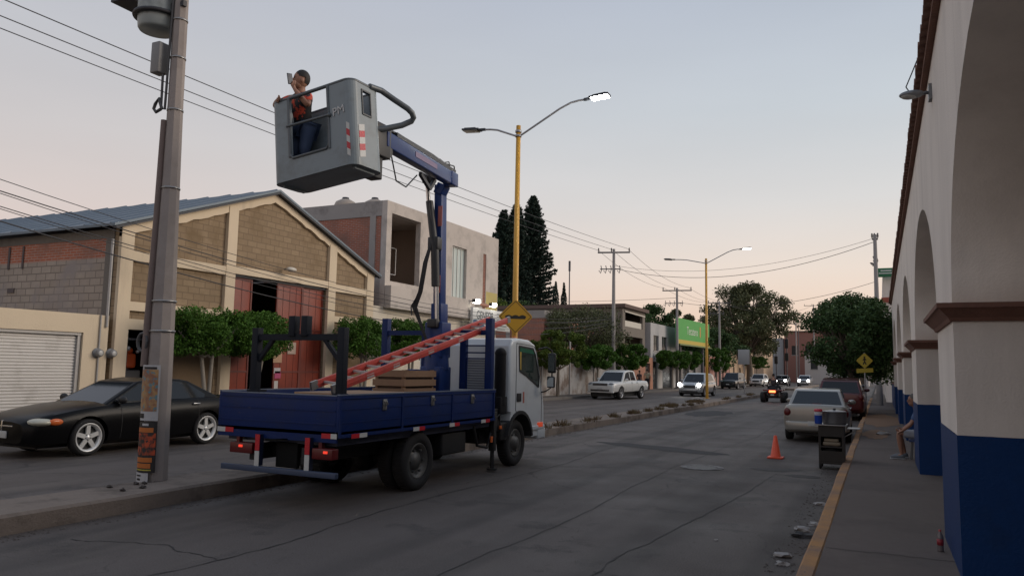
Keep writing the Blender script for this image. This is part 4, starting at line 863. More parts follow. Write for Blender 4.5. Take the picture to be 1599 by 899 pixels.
b = MB(); b.tube([(-5.9, 13.45, 2.12), (-5.78, 13.58, 2.16), (-5.68, 13.62, 2.1), (-5.68, 13.62, 1.4), (-5.80, 13.6, 1.32), (-5.92, 13.68, 1.30)], .014); tp(b, 'mirror_arm', BLK, cabo)
b = MB(); b.cyl((-6.02, 12.08, 1.1), (-6.02, 12.08, 2.0), .1, .1, 16); b.sphere((-6.02, 12.08, 2.0), .105, 16, 8); b.box(-6.12, -5.94, 11.95, 12.22, .95, 1.25, .02); tp(b, 'air_intake', M('plastic_grey', (.012, .012, .014), .7, spec=.2))
b = MB(); b.box(-7.6, -6.2, 13.30, 13.5, 2.28, 2.31); b.cyl((-6.2, 13.0, 2.29), (-6.2, 13.0, 2.35), .05, .04); tp(b, 'roof_marker', M('marker_orange', (.6, .2, .05), .4))
# clutter between cab and bed
b = MB(); b.box(-6.25, -5.98, 11.70, 12.06, .66, 1.05, .02); b.cyl((-6.2, 11.75, 1.1), (-6.9, 11.75, 1.1), .05); b.box(-6.05, -5.95, 12.0, 12.25, .5, .8, .02)
b.tube([(-6.0, 11.1, .8), (-5.98, 11.2, .48), (-5.98, 11.55, .42), (-6.0, 11.75, .7)], .025); b.tube([(-5.99, 11.75, 1.0), (-5.94, 11.8, .9), (-5.96, 11.95, .95), (-6.0, 12.05, .75)], .015)
tp(b, 'hydraulic_fittings', M('grime_black', (.02, .02, .02), .55, .2, .3, 12))
b = MB(); b.box(-6.03, -5.93, 11.70, 11.80, .35, 1.0, .006); b.cyl((-5.98, 11.75, .06), (-5.98, 11.75, .4), .035); b.cyl((-5.98, 11.75, .03), (-5.98, 11.75, .06), .09); tp(b, 'outrigger', M('grime_black', None))
b = MB(); b.box(-5.95, -5.925, 11.93, 12.0, .70, .76, .004); b.box(-5.95, -5.925, 11.6, 11.66, .50, .6, .004); tp(b, 'orange_marker', M('amber_lens', (.65, .14, .03), .25))
HUB = M('steel_hub', (.12, .12, .115), .5, .5, .2, 10)
for (x, y, sd) in ((-6.06, 9.42, 1), (-6.3, 9.42, 1), (-7.72, 9.42, -1), (-7.48, 9.42, -1), (-6.08, 12.69, 1), (-7.7, 12.69, -1)):
    r, h = .41, .105; b = MB()
    b.lathe([(r * .60, -h * .8), (r * .8, -h), (r * .95, -h * .9), (r, -h * .6), (r, h * .6), (r * .95, h * .9), (r * .8, h), (r * .62, h * .85), (r * .60, h * .4)], (x, y, r), (sd, 0, 0), 40)
    for k in range(40):
        a = 2 * math.pi * k / 40; c, s = math.cos(a), math.sin(a); b.obox((x, y + c * r * 1.0, r + s * r * 1.0), (h * 1.3, .022, .012), Matrix.Rotation(a - math.pi / 2, 3, 'X'))
    wo = tp(b, 'wheel', TYRE)
    b = MB()
    if y > 10: b.lathe([(.25, h * .75), (.235, h * .9), (.2, h * .5), (.12, h * .55), (.10, h * 1.1), (.0, h * 1.15)], (x, y, r), (sd, 0, 0), 24)
    else: b.lathe([(.255, h * .8), (.235, h * .9), (.20, h * .3), (.13, -h * .1), (.12, h * .5), (.0, h * .55)], (x, y, r), (sd, 0, 0), 24)
    for k in range(6): a = k * math.pi / 3; b.cyl((x + sd * h * .35, y + .165 * math.cos(a), r + .165 * math.sin(a)), (x + sd * h * .75, y + .165 * math.cos(a), r + .165 * math.sin(a)), .018, n=8)
    tp(b, 'rim', HUB, wo)
for x0, x1 in ((-7.58, -7.2), (-6.24, -5.93)):
    b = MB(); b.box(x0, x1, 7.44, 7.56, .61, .74, .01); b.box(x0 + .05, x0 + .1, 7.5, 7.56, .7, .86); o = tp(b, 'taillight', M('red_lens', None))
    b = MB(); xx = x0 + .19 if x0 < -7 else x1 - .1; b.box(xx - .03, xx + .03, 7.43, 7.441, .685, .715); tp(b, 'lit_lamp', emit('tail_on', (1, .06, .03), .7), o)
b = MB(); b.box(-7.68, -5.84, 7.40, 7.46, .40, .47, .008); tp(b, 'rear_guard', M('guard', (.05, .07, .12), .5, .2, .2, 4))
for x in (-7.1, -6.3):
    b = MB(); b.box(x - .035, x + .035, 7.43, 7.5, .47, .86); o = tp(b, 'guard_strut', NAVYD)
    b = MB(); b.box(x - .036, x + .036, 7.422, 7.429, .66, .86); tp(b, 'red_band', REF_R, o)
    b = MB(); b.box(x - .036, x + .036, 7.422, 7.429, .47, .655); tp(b, 'white_band', REF_W, o)
b = MB(); b.box(-6.95, -6.6, 7.6, 7.66, .45, .78, .01); b.obox((-6.85, 7.5, .8), (.36, .02, .03), (0, R(-4), 0)); tp(b, 'plate_bracket', M('plate_grey', (.012, .012, .012), .8, spec=.1))
# crane: pedestal, mast, boom, cylinders, hoses
b = MB(); b.box(-7.15, -6.55, 10.95, 11.42, .9, 1.35, .02); b.box(-7.0, -6.6, 11.0, 11.36, 1.3, 1.75, .02); b.cyl((-6.8, 11.2, 1.7), (-6.8, 11.2, 1.95), .22, .2, 24); b.box(-6.96, -6.62, 11.05, 11.36, 1.9, 2.5, .02)
b.box(-7.3, -7.1, 11.05, 11.3, 1.2, 1.7, .02)
crn = tp(b, 'crane_base', CRBL)
mb0, mb1 = Vector((-6.76, 11.2, 2.3)), Vector((-6.83, 11.22, 4.9))
b = MB(); b.beam(mb0, mb1, .145, .19, (0, 1, 0), .015); b.beam(lerp(mb0, mb1, .02), lerp(mb0, mb1, .2), .2, .24, (0, 1, 0), .015)
b.beam((-6.84, 11.2, 4.72), (-6.76, 11.22, 4.9), .17, .2, (0, 1, 0), .02); mast = tp(b, 'mast', CRBL)
for z0, z1 in ((4.15, 4.5), (3.0, 3.3)):
    b = MB(); b.box(-6.79, -6.71, 11.095, 11.103, z0, z1); tp(b, 'warning_sticker', M('sticker_redwhite', (.45, .13, .11), .5, var=.5, vs=30), mast)
b = MB(); bt0, bt1 = Vector((-6.63, 11.32, 4.98)), Vector((-5.93, 8.25, 4.77))
b.beam(bt0, bt1, .15, .215, b=.015); dirn = (bt1 - bt0).normalized()
b.beam(bt0 + Vector((0, 0, .0)), bt0 + dirn * .35, .175, .235, b=.02); b.beam(bt1 - dirn * .75, bt1 + dirn * .05, .15, .2, b=.01)
boom = tp(b, 'boom', CRBL)
b = MB(); up = Vector((0, 0, .14)); b.beam(bt0 + dirn * .1 + up, bt1 - dirn * .3 + up, .14, .06); b.tube([bt0 + dirn * .1 + up * 1.3, bt0 + dirn * 1.2 + up * 1.5, bt1 - dirn * .8 + up * 1.35, bt1 - dirn * .1 + up * 1.2], .025); b.tube([bt0 - dirn * .06 + up * 1.1, bt0 + up * 1.9, bt0 + dirn * .5 + up * 1.5, bt0 + dirn * .8 + up * 1.6], .012); b.tube([bt0 + dirn * .2 + up, bt0 + dirn * .3 + up * 2, bt0 + dirn * .7 + up * 1.3], .01); tp(b, 'boom_hose_guard', M('rubber_black', (.02, .02, .022), .5), boom)
b = MB(); q = bt0 + (bt1 - bt0) * .52; s_dir = Vector((-dirn.y, dirn.x, 0)); c_ = q + Vector((.077, .017, .02)); b.beam(c_ - dirn * .5, c_ + dirn * .5, .004, .08); tp(b, 'boom_sticker', M('sticker_faded', (.20, .14, .24), .5, var=.5, vs=25), boom)
b = MB(); b.box(-6.12, -5.86, 7.98, 8.32, 4.50, 4.95, .02); b.box(-6.08, -5.9, 7.96, 8.2, 4.2, 4.6, .02); b.cyl((-6.1, 8.3, 4.62), (-5.88, 8.3, 4.62), .09); tp(b, 'bucket_bracket', M('rubber_black', None), boom)
b = MB(); b.cyl((-6.95, 11.05, 4.5), (-6.98, 11.0, 4.98), .035); b.cyl((-6.71, 11.03, 2.5), (-6.74, 11.03, 3.2), .035); b.cyl((-6.9, 11.03, 3.8), (-6.8, 11.03, 3.8), .05); tp(b, 'piston_rod', M('rod_chrome', (.5, .5, .5), .2, .9, .02))
b = MB(); b.cyl((-6.78, 11.0, 3.75), (-6.93, 11.03, 4.58), .065); b.box(-7.05, -6.85, 10.95, 11.1, 4.9, 5.06, .02); tp(b, 'hydraulic_cylinder', M('rubber_black', None)); b = MB(); b.cyl((-6.74, 11.0, 3.1), (-6.78, 11.0, 3.85), .07); b.box(-6.9, -6.7, 10.95, 11.12, 3.72, 3.95, .03); tp(b, 'hydraulic_cylinder', M('rubber_black', None)); b = MB(); b.box(-6.86, -6.68, 10.95, 11.1, 2.4, 2.55, .02); tp(b, 'cylinder_foot', M('rubber_black', None))
b = MB()
for k in range(4):
    o = .022 * k; b.tube([(-6.80 - o * .3, 10.96, 3.9), (-6.86 - o, 10.9, 3.5), (-6.93 - o, 10.88, 3.0), (-7.04 - o * 1.3, 10.9, 2.75), (-6.95 - o * .6, 10.9, 2.5), (-6.85 - o * .4, 10.95, 2.2), (-6.8, 11.0, 1.9)], .012, 6)
b.tube([(-7.02, 10.9, 2.95), (-7.12, 10.85, 2.75), (-7.1, 10.85, 2.6)], .012, 6); b.tube([(-6.8, 10.98, 4.0), (-6.88, 10.96, 4.4), (-6.95, 11, 4.8), (-6.9, 10.9, 5.0), bt0 + dirn * 1.4 - Vector((.12, 0, .1))], .014, 6)
b.tube([bt1 - dirn * .5 + Vector((-.1, 0, -.12)), bt1 - dirn * .75 + Vector((-.12, 0, -.42)), bt1 - dirn * 1.1 + Vector((-.1, 0, -.45)), bt1 - dirn * 1.5 + Vector((-.08, 0, -.2))], .011, 6)
b.beam(bt1 - dirn * 1.5 + Vector((-.02, 0, -.18)), bt1 - dirn * 1.95 + Vector((-.02, 0, -.34)), .05, .06); b.beam(bt1 - dirn * 1.95 + Vector((-.02, 0, -.34)), bt1 - dirn * 2.2 + Vector((-.02, 0, -.15)), .05, .06)
tp(b, 'hoses', M('rubber_black', None))
# --- bucket (fibreglass basket), local frame: u to the left (-X), v away (+Y), w up, slightly tilted
BU = M('bucket_grey', (.20, .24, .26), .4, 0, .08, 1.5, dirt=(.14, .155, .155), dirt_s=2, dirt_w=(.48, .7), scr=(.12, .11, .10), scr_w=(.66, .76))
th = .109
BM = Matrix(((-math.cos(th), .0396, -math.sin(th), -5.717), (.0396 * math.cos(th), 1, .0043, 7.368), (-math.sin(th), 0, math.cos(th), 4.21), (0, 0, 0, 1)))
UL, VL, WH, RC = 1.361, .582, 1.096, .12
def rr(u0, u1, v0, v1, r, n=6):
    out = []
    for cx, cy, a0 in ((u1 - r, v1 - r, 0), (u0 + r, v1 - r, 90), (u0 + r, v0 + r, 180), (u1 - r, v0 + r, 270)):
        for k in range(n + 1): a = R(a0 + 90 * k / n); out.append((cx + r * math.cos(a), cy + r * math.sin(a)))
    return out
b = MB(); b.T = BM
def wallring(z0, z1, cond=lambda u, v: True, inset0=0.0):
    po = rr(0, UL, 0, VL, RC); pi = rr(.035, UL - .035, .035, VL - .035, RC - .03); n = len(po)
    for i in range(n):
        j = (i + 1) % n; um, vm = (po[i][0] + po[j][0]) / 2, (po[i][1] + po[j][1]) / 2
        segs = [(po[i], po[j], pi[i], pi[j])]
        for (a, c, d, e) in segs:
            if not cond((a[0], a[1]), (c[0], c[1])): continue
            b.quad((*a, z0), (*c, z0), (*c, z1), (*a, z1)); b.quad((*d, z0), (*e, z0), (*e, z1), (*d, z1)); b.quad((*a, z1), (*c, z1), (*e, z1), (*d, z1))
            for p, q in ((a, d), (c, e)): b.quad((*p, z0), (*q, z0), (*q, z1), (*p, z1))
# front face (v = 0) is left out of the ring and laid as a slab with the doorway
front = lambda a, c: not (a[1] < .001 and c[1] < .001)
right = lambda a, c: not (a[0] < .001 and c[0] < .001)
wallring(0, WH, lambda a, c: front(a, c) and right(a, c))
OU0, OU1, OZ = .40, 1.02, .30
b.wall('y', 0, .035, RC, UL - RC, 0, WH, [(OU0, OU1, OZ, WH)])
b.wall('x', 0, .035, RC, VL - RC, 0, WH, [(.20, .36, .70, 1.0)])
pf = rr(.01, UL - .01, .01, VL - .01, RC); b.add([(*p, 0.0) for p in pf], [tuple(range(len(pf)))]); b.add([(*p, .03) for p in pf], [tuple(range(len(pf)))])
b.box(.08, .12, .1, VL - .1, -.03, 0); b.box(UL - .12, UL - .08, .1, VL - .1, -.03, 0)
bk = b.build('bucket', BU, T, TO, sharp=40)
LIP = M('rim_dark', (.045, .05, .055), .45)
b = MB(); b.T = BM; ring = [(p[0], p[1], WH + .01) for p in rr(.017, UL - .017, .017, VL - .017, RC - .01, 5)]
b.tube(ring + [ring[0]], .024); b.tube([(OU0 - .02, .0, OZ - .03), (OU0 - .02, 0, WH)], .02); b.tube([(OU1 + .02, .0, OZ), (OU1 + .02, 0, WH)], .022)
for pts in ([(OU0 - .02, 0, WH - .3), (OU0 - .02, 0, OZ + .04), (OU0 + .03, 0, OZ - .02), (OU1 - .03, 0, OZ - .02), (OU1 + .02, 0, OZ + .04), (OU1 + .02, 0, WH - .3)],): b.tube(pts, .02)
b.tube([(OU0 - .04, -.015, .70), (OU1 + .05, -.015, .72)], .018); b.sphere((OU0 - .04, -.01, .70), .03, 8, 6); tp_ = b.build('rim_rail', M('rail_dark_grey', (.10, .115, .125), .4, .1), bk, TO)
b = MB(); b.T = BM
b.add([(-.001, .18, .68), (-.001, .18, 1.02), (-.012, .18, .68), (-.012, .18, 1.02)], [])
for p in (((-.012, .005, .19, .205, .68, 1.02)), ((-.012, .005, .355, .37, .68, 1.02)), ((-.012, .005, .205, .355, .68, .70)), ((-.012, .005, .205, .355, 1.0, 1.02))): b.box(*p)
b.build('slot_frame', LIP, bk, TO)
for i in range(5):                                        # red and white hazard sticker wrapped on the near corner
    b = MB(); b.T = BM; z = .10 + i * .085
    b.add([(-.003, RC * .9, z), (-.003, .22, z + .03), (-.003, .22, z + .115), (-.003, RC * .9, z + .085)], [(0, 1, 2, 3)])
    b.build('hazard_stripe', REF_R if i % 2 else M('reflector_white', None), bk, TO); b = MB(); b.T = BM
    b.add([(RC * .9, -.003, z + .03), (RC * .55 , -.003 + .012, z), (RC * .55, .009, z + .085), (RC * .9, -.003, z + .115)], [(0, 1, 2, 3)])
    b.build('hazard_stripe', REF_R if i % 2 else M('reflector_white', None), bk, TO)
# raised initials on the front panel
fm = BM @ Matrix.Translation((.215, -.004, .72)) @ Matrix(((-1, 0, 0, 0), (0, 0, -1, 0), (0, 1, 0, 0), (0, 0, 0, 1))) @ Matrix.Rotation(R(6), 4, 'Z')
text_part('PM', 'initials', M('badge', (.42, .42, .42), .4, .5), .15, fm, bk, TO, .006)
# guard rail loop behind the bucket
b = MB(); b.tube([(-5.83, 7.75, 5.32), (-5.80, 7.97, 5.335), (-5.70, 8.12, 5.25), (-5.575, 8.26, 5.155), (-5.545, 8.32, 5.11), (-5.545, 8.36, 5.06), (-5.58, 8.37, 5.02), (-5.68, 8.29, 4.95), (-5.83, 8.12, 4.87), (-5.93, 7.97, 4.83)], .04, 12); b.build('guard_rail', M('rail_dark_grey', None), bk, TO, sharp=50)
# cargo in the bed
ld = thing('ladder', 'red fibreglass extension ladder leaning from the truck bed over the front rack', 'ladder', (-6.2, 9, 1.45)); LO = ld.location
RF = M('ladder_red', (.50, .065, .05), .4, var=.1, vs=3, dirt=(.30, .06, .05), dirt_s=4)
p0, p1 = Vector((-6.12, 7.62, 1.44)), Vector((-6.12, 12.62, 2.64)); dl = (p1 - p0).normalized(); off = Vector((-.40, .08, .03))
for i, o in enumerate((Vector(), off)):
    b = MB(); b.beam(p0 + o, p1 + o, .03, .10, b=.004); b.beam(p0 + o + Vector((0, 0, .0)) + dl * .1, p0 + o + dl * 4.7, .045, .014)
    rl = b.build('rail', RF, ld, LO)
    for q0, q1 in ((p0 + o, p0 + o + dl * .12), (p1 + o - dl * .12, p1 + o)): b = MB(); b.beam(q0, q1, .036, .11); b.build('end_cap', M('zinc', None), rl, LO)
for k in range(15): b = MB(); q = p0 + dl * (.25 + k * .31); b.beam(q, q + off, .036, .03); b.build('rung', M('rung_alu', (.52, .50, .48), .5, .3), ld, LO)
b = MB()
for k in (1, 3, 6, 9, 12): q = p0 + dl * (.4 + k * .31) + Vector((.0165, 0, -.01)); b.beam(q, q + dl * .16, .003, .05)
b.build('warning_labels', M('label_grey', (.40, .36, .34), .6, var=.3, vs=25), ld, LO)
cb_ = thing('cardboard_box', 'brown wooden crate of parts in the truck bed behind the ladder', 'crate', (-6.9, 10.4, .94))
WD = M('crate_wood', (.27, .165, .10), .8, var=.2, vs=4, bmp=.2)
b = MB()
for z in (1.3, 1.44, 1.58): b.box(-7.2, -6.6, 9.95, 9.975, z, z + .1); b.box(-7.2, -6.6, 10.85, 10.875, z, z + .1); b.box(-7.2, -7.175, 9.975, 10.85, z, z + .1); b.box(-6.625, -6.6, 9.975, 10.85, z, z + .1)
for x in (-7.17, -6.68): 
    for y in (9.98, 10.8): b.box(x, x + .05, y, y + .05, .94, 1.69)
b.box(-7.17, -6.63, 9.98, 10.84, 1.28, 1.3)
b.build('slats', WD, cb_, cb_.location)
b = MB(); b.box(-7.14, -6.65, 10.0, 10.8, 1.3, 1.6, .02); b.build('contents', M('dark_goods', (.09, .055, .04), .8, var=.3, vs=6), cb_, cb_.location)
pl_ = thing('wood_board', 'light brown boards lying flat in the truck bed under the ladder', 'boards', (-6.9, 8.9, .94))
for i, (x0, x1, z) in enumerate(((-7.5, -6.1, 1.30), (-7.35, -6.25, 1.345))):
    b = MB(); b.obox(((x0 + x1) / 2, 8.95 + i * .1, z), (x1 - x0, 1.7 - .3 * i, .04), (0, 0, R(4 - 7 * i)), .004); b.build('board', M('board_wood', (.33, .21, .13), .8, var=.2, vs=3), pl_, pl_.location)
b = MB()
for x in (-7.3, -6.3):
    for y in (8.4, 9.4): b.box(x, x + .1, y, y + .1, .94, 1.28)
b.build('bearers', WD, pl_, pl_.location)
# ================================================================== CONCRETE POLE ON THE MEDIAN
POLEC = M('pole_concrete', (.30, .265, .245), .85, var=.1, vs=2, bmp=.2, bs=40, dirt=(.20, .17, .155), dirt_s=1.4, dirt_w=(.5, .8))
pt = thing('utility_pole', 'tall concrete pole on the median with transformer, conduit and pasted posters', 'pole', (-8.57, 7.2, .2)); PO = pt.location
PX0, PXT = -8.64, -.013
b = MB(); b.lathe([(.165, .0), (.145, 2.4), (.115, 4), (.100, 5.2), (.085, 9.6), (0, 9.6)], (PX0, 7.2, .2), (PXT, 0, 1), 8, False); b.build('shaft', POLEC, pt, PO)
def bandat(z, r): 
    b = MB(); b.lathe([(r, -.012), (r + .006, -.012), (r + .006, .012), (r, .012)], (PX0 + PXT * z, 7.2, z + .2), (PXT, 0, 1), 16); b.build('steel_band', M('zinc', None), pt, PO)
for z, r in ((1.95, .158), (2.35, .155), (3.9, .119), (5.0, .104), (5.75, .100), (6.3, .098)): bandat(z, r)
b = MB(); b.tube([(-8.805, 7.07, 1.68), (-8.805, 7.08, 2.3), (-8.80, 7.10, 3.6), (-8.80, 7.11, 5.05)], [.05, .05, .045, .04], 10); cdt = b.build('conduit', M('conduit_rust', (.19, .145, .13), .7, .2, .25, 5), pt, PO)
b = MB(); b.tube([(-8.82, 7.08, 5.2), (-8.86, 7.05, 5.35), (-8.92, 7.05, 5.28), (-8.96, 7.06, 5.22), (-8.9, 7.05, 5.16), (-8.83, 7.07, 5.2)], .022, 8)
b.tube([(-8.79, 7.1, 5.2), (-8.78, 7.1, 5.9), (-8.76, 7.1, 7.0)], .018, 6); b.tube([(-8.84, 7.08, 5.2), (-8.85, 7.08, 5.7)], .018, 6); b.build('cable_loop', M('cable_grey', (.07, .07, .072), .6), pt, PO)
b = MB(); b.box(-9.02, -8.86, 7.0, 7.16, 5.72, 6.16, .015); b.build('fuse_box', M('box_grey', (.20, .20, .20), .5, .2), pt, PO)
b = MB(); b.tube([(-8.83 + .09 * math.cos(a) - .02, 7.05, 2.0 + .12 * math.sin(a)) for a in [R(k * 30) for k in range(13)]], .02, 8); b.build('cable_coil', M('cable_grey', None), pt, PO)
TRF = M('transformer_grey', (.30, .34, .34), .45, .2, .08, 2, dirt=(.14, .15, .15), dirt_s=3)
tc_ = (-9.12, 7.16)
b = MB(); b.lathe([(0, 6.40), (.24, 6.40), (.26, 6.43), (.275, 6.6), (.275, 7.4), (.29, 7.42), (.29, 7.46), (.2, 7.56), (0, 7.58)], (*tc_, 0), (0, 0, 1), 32); tr = b.build('transformer', TRF, pt, PO)
b = MB(); b.lathe([(.28, 6.58), (.33, 6.575), (.34, 6.60), (.33, 6.625), (.28, 6.62)], (*tc_, 0), (0, 0, 1), 32); b.beam((-9.3, 7.16, 6.7), (-8.6, 7.16, 6.72), .06, .08); b.beam((-9.2, 7.16, 7.2), (-8.6, 7.16, 7.2), .06, .08)
for a in (200, 250, 300): b.cyl((tc_[0] + .26 * math.cos(R(a)), tc_[1] + .26 * math.sin(R(a)), 6.85), (tc_[0] + .36 * math.cos(R(a)), tc_[1] + .36 * math.sin(R(a)), 6.9), .03)
b.build('bracket_ring', DARKM, tr, PO)
b = MB(); b.box(-9.95, -9.55, 7.0, 7.35, 6.93, 7.02); b.box(-9.7, -8.6, 7.1, 7.2, 6.98, 7.06); b.build('cross_arm', DARKM, pt, PO)
# posters: curved sheets on the pole face turned to the camera's left
def wrap(name, z0, z1, a0, a1, mat, r=.207, lab=None):
    r += .0
    b = MB(); N = 8; vs = []
    for z in (z0, z1):
        for i in range(N + 1): a = R(a0 + (a1 - a0) * i / N); cx = PX0 + PXT * z; vs.append((cx + r * math.cos(a), 7.2 + r * math.sin(a), z + .2))
    b.add(vs, [(i, i + 1, N + 2 + i, N + 1 + i) for i in range(N)]); o = b.build(name, mat, pt, PO)
    if lab: o['label'] = lab
    return o
def poster_mat(name, top, mid, mid2, bot):
    m, t, bb = nt(name); tc = t.nodes.new('ShaderNodeTexCoord'); v = tc.outputs['Object']
    c = mixc(t, mrange(t, noise(t, v, 9, 3), .42, .58), mid, mid2); c = mixc(t, mrange(t, noise(t, v, 22, 2), .55, .62), c, top)
    t.links.new(c, bb.inputs['Base Color']); bb.inputs['Roughness'].default_value = .6; return m
PA = poster_mat('poster_colour', (.10, .22, .26), (.26, .12, .07), (.40, .24, .10), (.3, .3, .3))
PB = poster_mat('poster_orange', (.02, .02, .02), (.02, .016, .014), (.42, .06, .015), (.1, .1, .1))
FR = M('poster_white', (.42, .42, .43), .6, var=.1, vs=10); BKP = M('poster_black', (.016, .014, .014), .6); ORG = M('poster_orange_ink', (.45, .13, .02), .6, var=.2, vs=20)
A0, A1 = 224, 322
wrap('poster', .78, 1.5, A0, A1, FR, .206, 'white-bordered colourful poster')
wrap('poster_picture', .90, 1.44, A0 + 4, A1 - 6, PA, .2085)
wrap('poster_bar', 1.445, 1.475, A0 + 30, A1 - 12, BKP, .2085); wrap('poster_bar', .81, .87, A0 + 10, A0 + 45, BKP, .2085)
wrap('poster', .12, .77, A0, A1, BKP, .2065, 'black and orange concert poster')
wrap('poster_picture', .34, .62, A0 + 6, A1 - 3, PB, .209)
wrap('poster_bar', .63, .69, A0 + 8, A1 - 12, ORG, .209); wrap('poster_bar', .25, .31, A0 + 4, A1 - 12, ORG, .209); wrap('poster_bar', .175, .235, A0 + 4, A1 - 16, ORG, .209); wrap('poster_bar', .145, .16, A0 + 4, A1 - 14, M('poster_yellow', (.4, .35, .05), .6), .209); wrap('poster_bar', .715, .745, A0 + 40, A1 - 30, FR, .209)
wrap('poster', -.12 + .02, .115, A0 - 2, A1 - 22, FR, .211, 'small white notice')
wrap('notice_text', .07, .09, A0 + 22, A1 - 50, BKP, .2125); wrap('notice_text', .02, .045, A0 + 24, A1 - 52, BKP, .2125); wrap('notice_text', -.03, -.012, A0 + 30, A1 - 58, BKP, .2125); wrap('notice_text', -.075, -.06, A0 + 10, A1 - 40, BKP, .2125)

# ================================================================== STREET LAMPS (median)
YEL = M('pole_yellow', (.50, .27, .035), .45, .1, .08, 2, dirt=(.34, .17, .04), dirt_s=2)
GALV = M('galvanised', (.36, .36, .37), .4, .5, .1, 4)
LEDON = emit('led_on', (1, .97, .90), 90)
def street_lamp(x, y, z0, zt, label, fork=1.9, fork2=1.05, energy=60):
    t = thing('street_lamp', label, 'street lamp', (x, y, z0), 0, 'double-armed yellow street lamps on the median')
    b = MB(); b.lathe([(.085, 0), (.08, 1.5), (.06, zt - z0), (0, zt - z0)], (x, y, z0), (0, 0, 1), 20); b.box(x - .16, x + .16, y - .16, y + .16, z0, z0 + .03); b.build('pole', YEL, t, t.location)
    b = MB(); za = zt - .28
    for zz in (za, za + .12): b.lathe([(.062, -.03), (.085, -.03), (.085, .03), (.062, .03)], (x, y, zz), (0, 0, 1), 16)
    b.build('collar', GALV, t, t.location)
    for sd, L, lit in ((1, fork, True), (-1, fork2, False)):
        b = MB(); ex = x + sd * L; ez = zt + (.46 if sd > 0 else .02)
        if sd > 0: pts = [(x + .05, y, za), (x + L * .62, y, za + (ez - za) * .80), (x + L * .78, y, ez - .03), (x + L * .9, y, ez), (ex, y, ez)]
        else: pts = [(x - .05, y, za - .0), (x - L * .6, y, za + (ez - za) * .8), (x - L * .8, y, ez - .02), (ex, y, ez)]
        b.tube(pts, .026, 10); am = b.build('arm', GALV, t, t.location)
        b = MB(); b.beam((ex - sd * .06, y, ez), (ex + sd * .14, y, ez + .01), .07, .07, b=.015); b.beam((ex + sd * .1, y, ez + .01), (ex + sd * .62, y, ez + .05), .26, .05, b=.015)
        for k in range(5): b.beam((ex + sd * .2, y - .1 + .05 * k, ez + .05), (ex + sd * .55, y - .1 + .05 * k, ez + .075), .01, .03)
        hd = b.build('lamp_head', M('lamp_dark', (.04, .045, .055), .5, .3), t, t.location)
        b = MB(); b.beam((ex + sd * .16, y, ez - .022), (ex + sd * .59, y, ez + .012), .22, .03, b=.008)
        b.build('led_panel', LEDON if lit else M('led_off', (.30, .29, .25), .2), hd, t.location)
        if lit:
            ld_ = bpy.data.lights.new('lamp_light', 'POINT'); ld_.energy = energy; ld_.color = (1, .95, .85); ld_.shadow_soft_size = .12
            lo = bpy.data.objects.new('lamp_light', ld_); COL.objects.link(lo); lo.location = (ex + sd * .38 , y, ez - .12)
    return t
lamp1 = street_lamp(-8.48, 17.8, .2, 8.15, 'yellow double-armed street lamp nearest the truck, with the road-hump warning sign')
street_lamp(-9.15, 45.5, .0 + .2, 8.45, 'yellow double-armed street lamp farther down the median, behind the silver SUV', 2.0, 1.9, 40)
# bump sign on the first lamp
bs_ = thing('warning_sign', 'yellow diamond road-hump sign strapped to the nearest street lamp', 'sign', (-8.40, 17.66, 3.06))
YS = M('sign_yellow', (.56, .30, .015), .45, var=.06, vs=3)
fx = Vector((.86, .5, 0)); fmx = frame((-8.38, 17.62, 3.06), fx)
def onframe(fm, poly, d0, d1, mat, name, par, org):
    m = MB(); m.T = fm; m.prism(poly, 'z', d0, d1); return m.build(name, mat, par, org)
def dia(r, k=.08):
    out = []
    for i in range(4):
        a = math.pi / 2 * i; c = Vector((math.cos(a), math.sin(a))) * r; d = Vector((-math.sin(a), math.cos(a)))
        c0 = Vector((math.cos(a), math.sin(a)))
        out += [tuple(c - c0 * k * .4 - d * k * .55), tuple(c - c0 * .01 ), tuple(c - c0 * k * .4 + d * k * .55)]
    return out
pn = onframe(fmx, dia(.44), 0, .006, YS, 'plate', bs_, bs_.location)
rim = MB(); rim.T = fmx
q = [(.40, 0), (0, .40), (-.40, 0), (0, -.40)]
for a, c in zip(q, q[1:] + q[:1]): rim.beam((*a, .008), (*c, .008), .014, .003)
rim.build('border_line', M('sign_black', (.02, .018, .012), .5), pn, bs_.location)
hump = [(-.25, -.055), (.25, -.055), (.27, .0)] + [(.27 - .54 * i / 36, .0 + .032 * abs(math.sin(math.pi * 3 * i / 36)) + .012) for i in range(37)]
onframe(fmx, hump, .007, .010, M('sign_black', None), 'hump_symbol', pn, bs_.location)
b = MB(); b.box(-8.56, -8.38, 17.66, 17.72, 3.2, 3.23); b.box(-8.56, -8.38, 17.66, 17.72, 2.9, 2.93); b.build('strap', GALV, bs_, bs_.location)

# white back of a traffic sign farther down, on the median
ts = thing('traffic_sign', 'square white sign on a thin post on the median, down the street', 'sign', (-9.9, 64, 0))
b = MB(); b.cyl((-9.9, 64, 0), (-9.9, 64, 3.4), .035); b.build('post', GALV, ts, ts.location)
b = MB(); b.box(-10.35, -9.45, 63.9, 63.93, 2.4, 3.6, .01); b.build('plate', M('sign_back', (.34, .35, .36), .5, .3), ts, ts.location)
